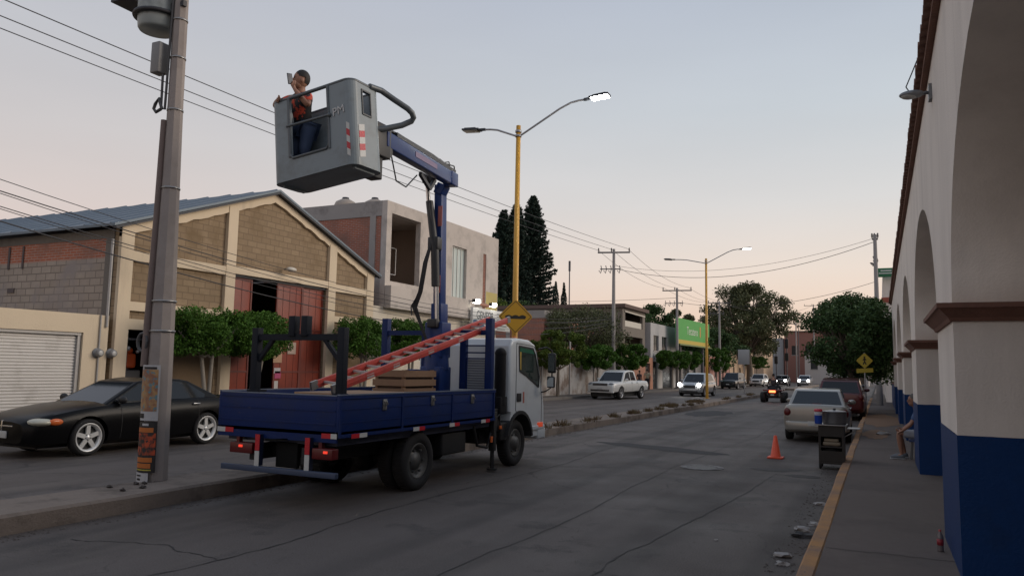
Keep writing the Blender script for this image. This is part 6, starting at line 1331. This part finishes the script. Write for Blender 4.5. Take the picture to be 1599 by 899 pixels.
def clipped(name, x, y, z0, z1, ry, rx, label, n=9000, leaf=.085, mat=LF_CLIP, group='clipped ficus trees on the left pavement', lean=0, trunk=BARKW):
    t = thing(name, label, 'tree', (x, y, .14), 0, group); o = t.location; rng = np.random.default_rng(int(abs(y) * 100)); r = random.Random(int(y * 10))
    b = MB(); zc = z0 + .15
    for k in range(2): b.tube([(x + r.uniform(-.03, .03), y + (k - .5) * .10, .1), (x + r.uniform(-.05, .05), y + (k - .5) * .13, .8), (x + r.uniform(-.08, .08), y + (k - .5) * .30 + lean, zc)], [.085, .06, .05], 8)
    for k in range(6): a = r.uniform(0, 6.28); b.tube([(x, y + lean + (k % 2 - .5) * .2, z0 - .05), (x + .3 * rx * math.cos(a), y + lean + .35 * ry * math.sin(a), z0 + .3), (x + .6 * rx * math.cos(a), y + lean + .7 * ry * math.sin(a), z0 + .65 * (z1 - z0))], [.045, .03, .012], 6)
    b.build('trunk', trunk, t, o)
    zc = (z0 + z1) / 2; h = (z1 - z0) / 2
    cs_, rs = [], []
    for i in range(95):
        a = r.uniform(0, 2 * math.pi); s = r.uniform(-1, 1); k = (1 - abs(s) ** 6) ** .3; q = r.uniform(.55, .86) if i % 3 else r.uniform(.1, .5)
        cs_.append((x + rx * k * q * math.cos(a), y + lean + ry * k * q * math.sin(a), zc + h * s * .82 + (.12 * math.sin(3 * a + y) if s < 0 else 0))); rr_ = r.uniform(.16, .30); rs.append((rr_, rr_ * 1.2, rr_ * .8))
    P_ = clumps(cs_, rs, int(n * 1.6), rng, .5); leafobj('crown', P_, leaf * .92, mat, t, o, rng)
    return t
KX = -17.0
clipped('clipped_tree', KX, 15.75, 1.95, 3.25, 1.65, .95, 'clipped flat-topped ficus before the tan block wall, left of the red doors', 13000, lean=-.1)
clipped('clipped_tree', KX, 17.5, 1.95, 3.3, 1.3, .95, 'clipped ficus right in front of the red warehouse doors', 12000, lean=.1)
clipped('clipped_tree', KX, 22.9, 2.0, 3.45, 1.3, .95, 'round clipped ficus in front of the right end of the warehouse', 11000)
clipped('clipped_tree', KX, 26.0, 2.05, 3.6, 1.7, .95, 'clipped ficus below the balcony of the grey concrete building', 12000)
clipped('clipped_tree', -17.2, 42.2, 1.75, 4.1, 3.1, 1.7, 'bushy yellow-green clipped tree right of the truck cab', 18000, .13, LF_CLIPY, trunk=BARK)
clipped('clipped_tree', -17.2, 49.2, 1.85, 3.4, 2.3, 1.5, 'clipped dark tree left of the white pickup', 12000, .14)
clipped('clipped_tree', -17.2, 56, 1.85, 3.75, 3.4, 1.6, 'wide clipped hedge-like tree behind the white pickup roof', 15000, .14)
clipped('clipped_tree', -17.2, 70, 1.95, 3.7, 3.1, 1.6, 'clipped tree under the green billboard, its left one', 11000, .16)
clipped('clipped_tree', -17.2, 75.6, 1.95, 3.7, 3.1, 1.6, 'clipped tree under the green billboard, its right one', 11000, .16)
clipped('clipped_tree', -17.0, 90, 1.8, 4.6, 5.0, 1.9, 'clipped tree behind the black SUV, past the billboard', 12000, .2)
clipped('clipped_tree', -16.4, 118, 2.4, 4.2, 4, 2.0, 'small clipped tree at the far end of the left row', 5000, .18)
def loose(name, x, y, z0, z1, r, label, n, leaf, mat, tr=.2, trunk_h=None, group=None, z_b=0, cluster=26, crad=(.16, .34), seed=1, cat='tree', flat=1.0, shape=None):
    t = thing(name, label, cat, (x, y, z_b), 0, group); o = t.location; rng = np.random.default_rng(seed); rd = random.Random(seed)
    b = MB(); th_ = trunk_h or z0 + .3; top = (x + rd.uniform(-.2, .2), y, th_); b.tube([(x, y, z_b), (x + rd.uniform(-.08, .08), y, th_ * .5), top], [tr, tr * .8, tr * .65], 10)
    zc, h = (z0 + z1) / 2, (z1 - z0) / 2; cs_, rs = [], []
    for i in range(cluster):
        a = rd.uniform(0, 6.28); s = rd.uniform(-.9, 1); k = math.sqrt(max(.05, 1 - s * s)); q = rd.uniform(.35, .9)
        if shape: k *= shape(s)
        c = Vector((x + r * k * q * math.cos(a), y + r * k * q * math.sin(a), zc + h * s * .85)); rr_ = rd.uniform(*crad) * r
        cs_.append(tuple(c)); rs.append((rr_, rr_, rr_ * .75 * flat))
        mid = Vector(top).lerp(c, .5) + Vector((rd.uniform(-.1, .1) * r, rd.uniform(-.1, .1) * r, .12 * h)); b.tube([top, mid, c], [tr * .35, tr * .2, tr * .06], 6)
    b.build('trunk', BARK, t, o); leafobj('crown', clumps(cs_, rs, n, rng, .25), leaf, mat, t, o, rng); return t
loose('pavement_tree', -1.15, 39.3, 1.35, 5.5, 2.75, 'big dense dark green tree over the right pavement beyond the arcade', 34000, .15, LF_DARK, .2, 1.9, z_b=.14, cluster=70, crad=(.14, .32), seed=4)
loose('pavement_tree', -1.0, 54, 2.0, 5.6, 2.6, 'dark tree behind the big one on the right pavement', 14000, .18, LF_DARK, .2, 2.2, z_b=.14, cluster=40, crad=(.2, .36), seed=14)
loose('spreading_tree', -16.6, 112, 3.4, 14.4, 7.6, 'huge spreading tree at the far left side with sky showing through', 27000, .34, LF_OLIVE, .5, 4.5, cluster=85, crad=(.10, .22), seed=8)
loose('spreading_tree', -18.4, 99, 1.6, 7.0, 4.6, 'lower dark tree mass at the foot of the huge spreading tree', 12000, .30, LF_DARK, .4, 2.5, cluster=34, crad=(.2, .34), seed=9)
loose('loose_tree', -19.4, 52.5, 3.3, 6.0, 3.9, 'dusty loose-leaved tree in front of the brown-grey block building', 16000, .15, LF_OLIVE, .25, 3.0, cluster=50, crad=(.16, .28), seed=10)
loose('dark_tree', -21.4, 78, 2.5, 8.6, 3.0, 'dark tree between the white house and the green billboard', 10000, .24, LF_DARK, .3, 3.0, cluster=30, seed=21)
loose('dark_tree', -20.5, 86, 2.5, 6.6, 4.4, 'dark tree below and behind the green billboard', 10000, .26, LF_DARK, .3, 3.0, cluster=34, seed=22)
loose('dark_tree', -23, 97, 4, 9.8, 2.2, 'dark round tree top rising just over the billboard', 5000, .28, LF_OLIVE, .3, 4.0, cluster=14, seed=23)
loose('yellow_bush', -41, 78, 1.0, 10.5, 4.2, 'yellow-green bush at the foot of the tall pines', 10000, .32, LF_CLIPY, .3, 3.0, cluster=40, seed=24, cat='bush')
loose('dark_tree', -38, 81, 1.0, 9.2, 5.0, 'broad dark tree between the pines and the brick wall', 12000, .32, LF_DARK, .3, 3.0, cluster=40, seed=25)
loose('dark_tree', -37, 90, 1.0, 9.6, 4.4, 'dark tree at the foot of the two cypresses', 9000, .32, LF_DARK, .3, 3.0, cluster=30, seed=26)
def norfolk(x, y, h, r, label, seed):
    t = thing('tall_pine', label, 'pine tree', (x, y, 0), 0, 'three tall tiered pines'); o = t.location; rd = random.Random(seed); rng = np.random.default_rng(seed)
    b = MB(); b.tube([(x, y, 0), (x, y, h * .5), (x, y, h)], [.4, .25, .04], 8); pts = []; z = h * .16
    while z < h * .995:
        f = 1 - z / h; L = r * (f ** .62) * rd.uniform(.88, 1.08) + .12; nb = 7
        a0 = rd.uniform(0, 6.28)
        for k in range(nb):
            a = a0 + 6.28 * k / nb + rd.uniform(-.2, .2); l = L * rd.uniform(.8, 1.1); c, s = math.cos(a), math.sin(a); rise = .16 * l + rd.uniform(-.1, .1)
            P3 = [(x, y, z), (x + l * .5 * c, y + l * .5 * s, z - .04 * l + rise * .2), (x + l * c, y + l * s, z + rise)]
            b.tube(P3, [.05, .035, .015], 5)
            m = int(52 * l + 14)
            for _ in range(m):
                u = rd.uniform(.08, 1.03); w = .40 * (1.05 - .6 * u) * (.5 + .25 * l); px = x + l * u * c + rd.gauss(0, w * .5) * -s; py = y + l * u * s + rd.gauss(0, w * .5) * c
                pts.append((px, py, z + rise * u ** 2 + rd.gauss(0, .09) + .02))
        z += .40 + .34 * f * rd.uniform(.8, 1.1) if z < h * .8 else .32
    b.build('trunk', BARK, t, o); leafobj('crown', pts, .42, LF_PINE, t, o, rng, .38)
norfolk(-45, 90.5, 22.8, 3.7, 'tall tiered pine, the left and shortest of the three', 31)
norfolk(-45, 94.4, 24.6, 4.0, 'tall tiered pine, the middle one partly behind the yellow lamp post', 32)
norfolk(-45, 100, 26.8, 5.2, 'tall tiered pine, the right and tallest of the three', 33)
def cypress(x, y, h, r, label, seed):
    t = thing('cypress', label, 'cypress', (x, y, 0), 0, 'two slim cypresses'); o = t.location; rd = random.Random(seed); rng = np.random.default_rng(seed)
    b = MB(); b.tube([(x, y, 0), (x, y, h * .9)], [.2, .05], 8); b.build('trunk', BARK, t, o); pts = []
    for _ in range(5000):
        z = h * rd.random() ** .9; w = r * min(1, (1 - z / h) * 3.2 + .05) * (.9 + .1 * math.sin(z * 3)); a = rd.uniform(0, 6.28); q = rd.uniform(.55, 1.05) * w
        pts.append((x + q * math.cos(a), y + q * math.sin(a), z))
    leafobj('crown', pts, .3, LF_PINE, t, o, rng, .35)
cypress(-45, 109, 15.2, .95, 'slim cypress just right of the tallest pine, the left of two', 41); cypress(-45, 112.4, 15.4, .85, 'slim cypress standing free at the right of the pine group', 42)
# ================================================================== PEOPLE
SKIN = M('skin', (.30, .15, .095), .55, var=.06, vs=10)
EYE = M('eye', (.02, .015, .012), .3)
HAIR = M('hair', (.015, .012, .010), .7, var=.2, vs=30)
def skinmesh(verts, edges, radii, root=0, sub=2):
    me = bpy.data.meshes.new('sk'); me.from_pydata([tuple(v) for v in verts], edges, []); ob = bpy.data.objects.new('sk', me); COL.objects.link(ob)
    md = ob.modifiers.new('s', 'SKIN'); md.use_smooth_shade = True; md.branch_smoothing = .6
    if not me.skin_vertices: 
        pass
    for i, r in enumerate(radii):
        sv = me.skin_vertices[0].data[i]; sv.radius = r if isinstance(r, tuple) else (r, r); sv.use_root = (i == root)
    ms = ob.modifiers.new('u', 'SUBSURF'); ms.levels = ms.render_levels = sub
    bpy.context.view_layer.update(); ev = ob.evaluated_get(bpy.context.evaluated_depsgraph_get()); m2 = bpy.data.meshes.new_from_object(ev)
    b = MB(); b.add([v.co[:] for v in m2.vertices], [tuple(p.vertices) for p in m2.polygons], True)
    bpy.data.objects.remove(ob); bpy.data.meshes.remove(me); bpy.data.meshes.remove(m2); return b
def chain(V, E_, Rr, start, pts, rads):
    p = start
    for q, r in zip(pts, rads): V.append(Vector(q)); Rr.append(r); E_.append((p, len(V) - 1)); p = len(V) - 1
    return p
def hand(V, E_, Rr, wrist_i, d, side, curl=.5, s=1.0, thumb=None):
    """palm and five fingers; d = direction, side = sideways vector towards the thumb"""
    w = V[wrist_i]; d = Vector(d).normalized(); side = Vector(side); side = (side - d * side.dot(d)).normalized(); n = d.cross(side)
    palm = w + d * .05 * s; V.append(palm); Rr.append((.034 * s, .018 * s)); E_.append((wrist_i, len(V) - 1)); pi = len(V) - 1
    V.append(w + d * .085 * s); Rr.append((.036 * s, .016 * s)); E_.append((pi, len(V) - 1)); ki = len(V) - 1
    for k, (o, L) in enumerate(((.030, .062), (.010, .070), (-.010, .066), (-.030, .052))):
        b0 = w + d * .095 * s + side * o * s; m = b0 + (d * math.cos(curl) + n * math.sin(curl)) * L * .5 * s; e = m + (d * math.cos(curl * 2.2) + n * math.sin(curl * 2.2)) * L * .5 * s
        chain(V, E_, Rr, ki, [b0, m, e], [.0105 * s, .009 * s, .0075 * s])
    tb = w + d * .035 * s + side * .035 * s; chain(V, E_, Rr, pi, [tb, tb + (d * .6 + side * .6 + n * .3) * .03 * s, tb + (d * .9 + side * .3 + n * .5) * .058 * s], [.013 * s, .011 * s, .009 * s])
def person(name, label, J, look, cols, org, height=1.7, female=False, bare_arms=True, shorts=False, hair='short', group=None, thumb_sides=None, curls=(.5, .5)):
    """J: joints dict in world space"""
    t = thing(name, label, 'person', org, 0, group); o = t.location; s = height / 1.72
    J = {k: Vector(v) for k, v in J.items()}
    V, E_, Rr = [J['pelvis']], [], [(.115 * s, .085 * s)]
    ch = chain(V, E_, Rr, 0, [J['pelvis'].lerp(J['chest'], .5), J['chest']], [(.105 * s, .08 * s), (.125 * s, .088 * s)])
    nk = chain(V, E_, Rr, ch, [J['neck'], J['neck'].lerp(J['head'], .45), J['head'] + Vector((0, 0, -.02))], [(.075 * s, .065 * s), .055 * s, .075 * s])
    for k, sd in enumerate(('L', 'R')):
        a = chain(V, E_, Rr, ch, [J['sh' + sd], J['sh' + sd].lerp(J['el' + sd], .5), J['el' + sd], J['el' + sd].lerp(J['wr' + sd], .45), J['wr' + sd]], [.055 * s, .047 * s, .038 * s, .037 * s, .025 * s])
        dd = J.get('hd' + sd, J['wr' + sd] + (J['wr' + sd] - J['el' + sd])) - J['wr' + sd]
        hand(V, E_, Rr, a, dd, (thumb_sides or {}).get(sd, Vector(look) + Vector((0, 0, .3))), curls[k], s)
        l = chain(V, E_, Rr, 0, [J['hip' + sd], J['hip' + sd].lerp(J['kn' + sd], .5), J['kn' + sd], J['kn' + sd].lerp(J['an' + sd], .4), J['an' + sd], J['toe' + sd]], [.088 * s, .075 * s, .056 * s, .054 * s, .036 * s, .03 * s])
    b = skinmesh(V, E_, Rr); hc = J['head']; F = Vector(look).normalized(); Sx = F.cross(Vector((0, 0, 1))).normalized(); U = Sx.cross(F)
    Hm = Matrix((Sx, F, U)).transposed().to_4x4(); Hm.translation = hc
    h = MB(); h.T = Hm; hs = s
    h.sphere((0, 0, .02 * hs), (.076 * hs, .095 * hs, .115 * hs), 20, 14); h.sphere((0, .025 * hs, -.055 * hs), (.055 * hs, .065 * hs, .06 * hs), 14, 10)
    h.sphere((0, .098 * hs, -.012 * hs), (.014 * hs, .020 * hs, .024 * hs), 10, 8)
    for q in (-1, 1): h.sphere((q * .076 * hs, -.005, -.01 * hs), (.012 * hs, .022 * hs, .032 * hs), 10, 8); h.sphere((q * .03 * hs, .082 * hs, .028 * hs), (.022 * hs, .012 * hs, .007 * hs), 10, 6)
    h.sphere((0, .088 * hs, -.052 * hs), (.026 * hs, .012 * hs, .009 * hs), 10, 6)
    b.add(h.v, h.f, True); b.cur = 1; h2 = MB(); h2.T = Hm
    for q in (-1, 1): h2.sphere((q * .030 * hs, .088 * hs, .015 * hs), (.013 * hs, .009 * hs, .007 * hs), 8, 6)
    b.add(h2.v, h2.f, True); b.mi[-len(h2.f):] = [1] * len(h2.f)
    body = b.build('body', [SKIN, EYE], t, o)
    # hair cap
    hb = MB(); hb.T = Hm; hm = MB(); hm.sphere((0, -.012 * hs, .036 * hs), (.084 * hs, .100 * hs, .112 * hs), 20, 14)
    keep = [f for f in hm.f if all(hm.v[i][2] > .035 * hs or hm.v[i][1] < -.02 * hs for i in f) and not all(hm.v[i][1] > .045 * hs and hm.v[i][2] < .085 * hs for i in f) and all(hm.v[i][2] > -.05 * hs for i in f)]
    hb.add(hm.v, keep, True)
    if hair == 'cap': hb.sphere((0, .10 * hs, .065 * hs), (.07 * hs, .075 * hs, .012 * hs), 14, 6)
    hb.build('hair' if hair != 'cap' else 'cap', cols.get('hair', HAIR), t, o)
    # shirt: torso and upper arms
    V, E_, Rr = [J['pelvis'] + Vector((0, 0, -.03))], [], [(.165 * s, .13 * s)]
    ch = chain(V, E_, Rr, 0, [J['pelvis'].lerp(J['chest'], .5), J['chest']], [(.158 * s, .125 * s), (.178 * s, .135 * s)]); chain(V, E_, Rr, ch, [J['neck'] + Vector((0, 0, -.01))], [(.078 * s, .07 * s)])
    for sd in ('L', 'R'):
        e = J['sh' + sd].lerp(J['el' + sd], .8)
        a = chain(V, E_, Rr, ch, [J['sh' + sd], J['sh' + sd].lerp(J['el' + sd], .4), e], [.068 * s, .062 * s, .056 * s])
        if not bare_arms: chain(V, E_, Rr, a, [J['el' + sd], J['el' + sd].lerp(J['wr' + sd], .5), J['el' + sd].lerp(J['wr' + sd], .85)], [.05 * s, .044 * s, .036 * s])
    skinmesh(V, E_, Rr).build('shirt', cols['shirt'], t, o)
    V, E_, Rr = [J['pelvis'] + Vector((0, 0, .02))], [], [(.145 * s, .112 * s)]
    for sd in ('L', 'R'):
        a = chain(V, E_, Rr, 0, [J['hip' + sd], J['hip' + sd].lerp(J['kn' + sd], .5), J['hip' + sd].lerp(J['kn' + sd], .9)], [.10 * s, .09 * s, .078 * s])
        if not shorts: chain(V, E_, Rr, a, [J['kn' + sd], J['kn' + sd].lerp(J['an' + sd], .5), J['kn' + sd].lerp(J['an' + sd], .93)], [.07 * s, .062 * s, .055 * s])
    skinmesh(V, E_, Rr).build('shorts' if shorts else 'trousers', cols['pants'], t, o)
    for sd in ('L', 'R'):
        a, q = J['an' + sd], J['toe' + sd]; d = (q - a); d.z = 0; d.normalize()
        m = MB(); fr_ = Matrix((d.cross(Vector((0, 0, 1))), d, Vector((0, 0, 1)))).transposed().to_4x4(); zf = q.z - .035 * s; fr_.translation = Vector((a.x, a.y, zf)); m.T = fr_
        m.sphere((0, .085 * s, .045 * s), (.046 * s, .14 * s, .042 * s), 14, 8); m.sphere((0, 0, .06 * s), (.045 * s, .06 * s, .055 * s), 12, 8); sh = m.build('shoe', cols['shoes'], t, o)
        m = MB(); m.T = fr_; m.box(-.045 * s, .045 * s, -.055 * s, .215 * s, .0, .025 * s, .008); m.build('sole', M('sole_white', (.40, .40, .40), .6), sh, o)
    return t
# --- man in the bucket
SHIRT1 = M('shirt_orange_black', (.018, .016, .017), .75, var=.2, vs=5, dirt=(.60, .07, .03), dirt_s=5, dirt_w=(.56, .59))
JEAN = M('jeans', (.03, .05, .10), .8, var=.2, vs=8)
SHOE = M('shoe_dark', (.03, .03, .03), .6); BOOT = M('shoe_grey', (.16, .18, .20), .7)
fl = 4.10
J = dict(pelvis=(-6.90, 7.77, 4.90), chest=(-6.93, 7.72, 5.22), neck=(-6.93, 7.70, 5.385), head=(-6.905, 7.67, 5.525),
         shL=(-6.74, 7.64, 5.30), elL=(-6.63, 7.52, 5.10), wrL=(-6.82, 7.46, 5.33), hdL=(-6.885, 7.48, 5.42),
         shR=(-7.13, 7.74, 5.34), elR=(-7.27, 7.60, 5.20), wrR=(-7.12, 7.47, 5.22), hdR=(-7.03, 7.42, 5.19),
         hipL=(-6.80, 7.74, 4.86), knL=(-6.76, 7.64, 4.53), anL=(-6.77, 7.78, 4.17), toeL=(-6.80, 7.66, 4.135),
         hipR=(-6.99, 7.80, 4.86), knR=(-6.98, 7.70, 4.53), anR=(-6.97, 7.82, 4.17), toeR=(-7.0, 7.70, 4.135))
person('person', 'man in orange and black shirt and jeans in the raised bucket, holding up a phone', J, (-.60, -.78, .10), dict(shirt=SHIRT1, pants=JEAN, shoes=SHOE), (-6.86, 7.76, fl), 1.85, thumb_sides={'L': (0, -.2, 1), 'R': (.2, .2, 1)}, curls=(.7, .55))
ph = thing('phone', 'dark mobile phone held up by the man in the bucket', 'phone', (-6.895, 7.45, 5.45))
b = MB(); b.obox((-6.895, 7.452, 5.475), (.012, .075, .15), (R(8), R(-6), R(-18)), .004); b.build('phone_body', M('phone_dark', (.02, .022, .03), .3), ph, ph.location)
b = MB(); b.obox((-6.888, 7.450, 5.475), (.003, .066, .135), (R(8), R(-6), R(-18))); b.build('screen', M('screen', (.05, .06, .08), .1), ph, ph.location)
# --- man seated between the piers
z0 = .14; DXS = .07
J = dict(pelvis=(.66, 17.0, z0 + .50), chest=(.58, 16.98, z0 + .86), neck=(.54, 16.97, z0 + 1.0), head=(.50, 16.96, z0 + 1.13),
         shL=(.56, 16.80, z0 + .93), elL=(.44, 16.74, z0 + .68), wrL=(.28, 16.80, z0 + .54), hdL=(.21, 16.83, z0 + .50), shR=(.58, 17.16, z0 + .93), elR=(.46, 17.22, z0 + .68), wrR=(.30, 17.14, z0 + .56), hdR=(.22, 17.12, z0 + .53),
         hipL=(.62, 16.90, z0 + .47), knL=(.22, 16.86, z0 + .50), anL=(.27, 16.84, z0 + .08), toeL=(.12, 16.82, z0 + .035), hipR=(.62, 17.1, z0 + .47), knR=(.24, 17.14, z0 + .49), anR=(.33, 17.16, z0 + .08), toeR=(.18, 17.15, z0 + .035))
J = {k: (v[0] + DXS, v[1], v[2]) for k, v in J.items()}
person('person', 'man in blue T-shirt, pale shorts and grey trainers seated between two blue piers', J, (-1, -.15, 0), dict(shirt=M('shirt_blue', (.05, .10, .22), .8, var=.1, vs=9), pants=M('shorts_pale', (.36, .38, .42), .8), shoes=BOOT, hair=M('hair_grey', (.12, .11, .10), .8)), (.6, 17, z0), 1.66, shorts=True, thumb_sides={'L': (0, .5, 1), 'R': (0, -.5, 1)}, curls=(.9, .9))
st = thing('stool', 'small stool with blue seat under the seated man', 'stool', (.62, 17.0, z0))
b = MB(); b.box(.47, .85, 16.82, 17.18, z0 + .34, z0 + .38, .008); b.build('seat', M('stool_blue', (.03, .05, .14), .5), st, st.location)
for x, y in ((.50, 16.85), (.82, 16.85), (.50, 17.15), (.82, 17.15)): b = MB(); b.tube([(x, y, z0), (.66 + (x - .66) * .8, 17 + (y - 17) * .8, z0 + .34)], .016); b.build('leg', M('stool_leg', (.12, .12, .12), .5, .3), st, st.location)
# --- two pedestrians by the pickup
def walker(x, y, face, label, cols, h=1.7, stride=.14):
    f = Vector((math.cos(face), math.sin(face), 0)); s = Vector((f.y, -f.x, 0)); o = Vector((x, y, z0)); k = h / 1.72
    def p(a, b_, c): return o + f * a * k + s * b_ * k + Vector((0, 0, c * k))
    J = dict(pelvis=p(0, 0, .95), chest=p(.01, 0, 1.28), neck=p(.01, 0, 1.45), head=p(.03, 0, 1.60), shL=p(0, -.19, 1.39), elL=p(-.05, -.24, 1.12), wrL=p(.04, -.24, .88), shR=p(0, .19, 1.39), elR=p(-.03, .24, 1.12), wrR=p(.1, .22, .9),
             hipL=p(0, -.09, .90), knL=p(stride * .6, -.09, .50), anL=p(stride, -.09, .08), toeL=p(stride + .13, -.09, .035), hipR=p(0, .09, .90), knR=p(-stride * .2, .09, .49), anR=p(-stride, .09, .09), toeR=p(-stride + .12, .09, .035))
    return person('person', label, J, f, cols, tuple(o), h)
walker(-16.95, 60.6, R(100), 'pedestrian in a pale yellow shirt and dark trousers behind the white pickup', dict(shirt=M('shirt_pale', (.42, .38, .27), .8), pants=M('pants_dark', (.02, .02, .025), .8), shoes=SHOE), 1.75)
walker(-17.25, 59.4, R(70), 'pedestrian in dark clothes just left of the one in the pale shirt', dict(shirt=M('shirt_plum', (.13, .08, .085), .8), pants=M('pants_dark', None), shoes=SHOE), 1.62)
# ================================================================== ATV with rider
at = thing('quad_bike', 'dark red quad bike with a lit red tail light riding away down the street', 'quad bike', (-5.85, 49, 0)); AT = at.location
QR = M('quad_red', (.11, .012, .012), .4, coat=.3)
b = MB(); b.box(-6.15, -5.55, 48.4, 49.9, .55, .78, .06); b.box(-6.4, -5.3, 48.3, 48.95, .68, .78, .04); b.box(-6.4, -5.3, 49.5, 50.1, .68, .78, .04); b.build('fairing', QR, at, AT)
b = MB(); b.box(-6.05, -5.65, 48.5, 49.4, .78, .9, .05); b.build('seat', BLK, at, AT)
b = MB(); b.box(-6.1, -5.6, 48.5, 49.8, .3, .55, .03); b.cyl((-6.5, 48.65, .3), (-5.2, 48.65, .3), .04); b.cyl((-6.5, 49.8, .3), (-5.2, 49.8, .3), .04); b.build('chassis', BLK, at, AT)
for x in (-6.42, -5.28):
    for y in (48.65, 49.8):
        b = MB(); b.lathe([(.12, -.12), (.28, -.14), (.31, -.08), (.31, .08), (.28, .14), (.12, .12)], (x, y, .31), (1, 0, 0), 24); wq = b.build('wheel', TYRE, at, AT)
        b = MB(); b.lathe([(0, -.05), (.13, -.06), (.13, .06), (0, .05)], (x, y, .31), (1, 0, 0), 16); b.build('rim', HUB, wq, AT)
b = MB(); b.box(-6.03, -5.67, 48.26, 48.31, .60, .72, .01); b.build('taillight', emit('quad_tail', (1, .16, .05), 5), at, AT)
b = MB(); b.box(-5.95, -5.75, 48.27, 48.29, .42, .50); b.build('licence_plate', WHT_PL, at, AT)
b = MB(); b.tube([(-6.25, 49.45, 1.08), (-6.0, 49.55, 1.1), (-5.85, 49.6, 1.0), (-5.7, 49.55, 1.1), (-5.45, 49.45, 1.08)], .02); b.cyl((-5.85, 49.6, .8), (-5.85, 49.6, 1.0), .03); b.build('handlebar', BLK, at, AT)
zz = 0
J = dict(pelvis=(-5.85, 48.85, .98), chest=(-5.85, 48.95, 1.33), neck=(-5.85, 49.0, 1.46), head=(-5.85, 49.03, 1.60), shL=(-6.04, 48.98, 1.40), elL=(-6.2, 49.15, 1.2), wrL=(-6.2, 49.38, 1.12), shR=(-5.66, 48.98, 1.40), elR=(-5.5, 49.15, 1.2), wrR=(-5.5, 49.38, 1.12),
         hipL=(-5.96, 48.9, .95), knL=(-6.18, 49.25, .92), anL=(-6.22, 49.2, .5), toeL=(-6.22, 49.34, .46), hipR=(-5.74, 48.9, .95), knR=(-5.52, 49.25, .92), anR=(-5.48, 49.2, .5), toeR=(-5.48, 49.34, .46))
person('person', 'rider in dark clothes on the quad bike, seen from behind', J, (0, 1, 0), dict(shirt=M('jacket_dark', (.03, .02, .022), .8), pants=M('pants_dark', None), shoes=SHOE), (-5.85, 48.9, .5), 1.62, bare_arms=False)
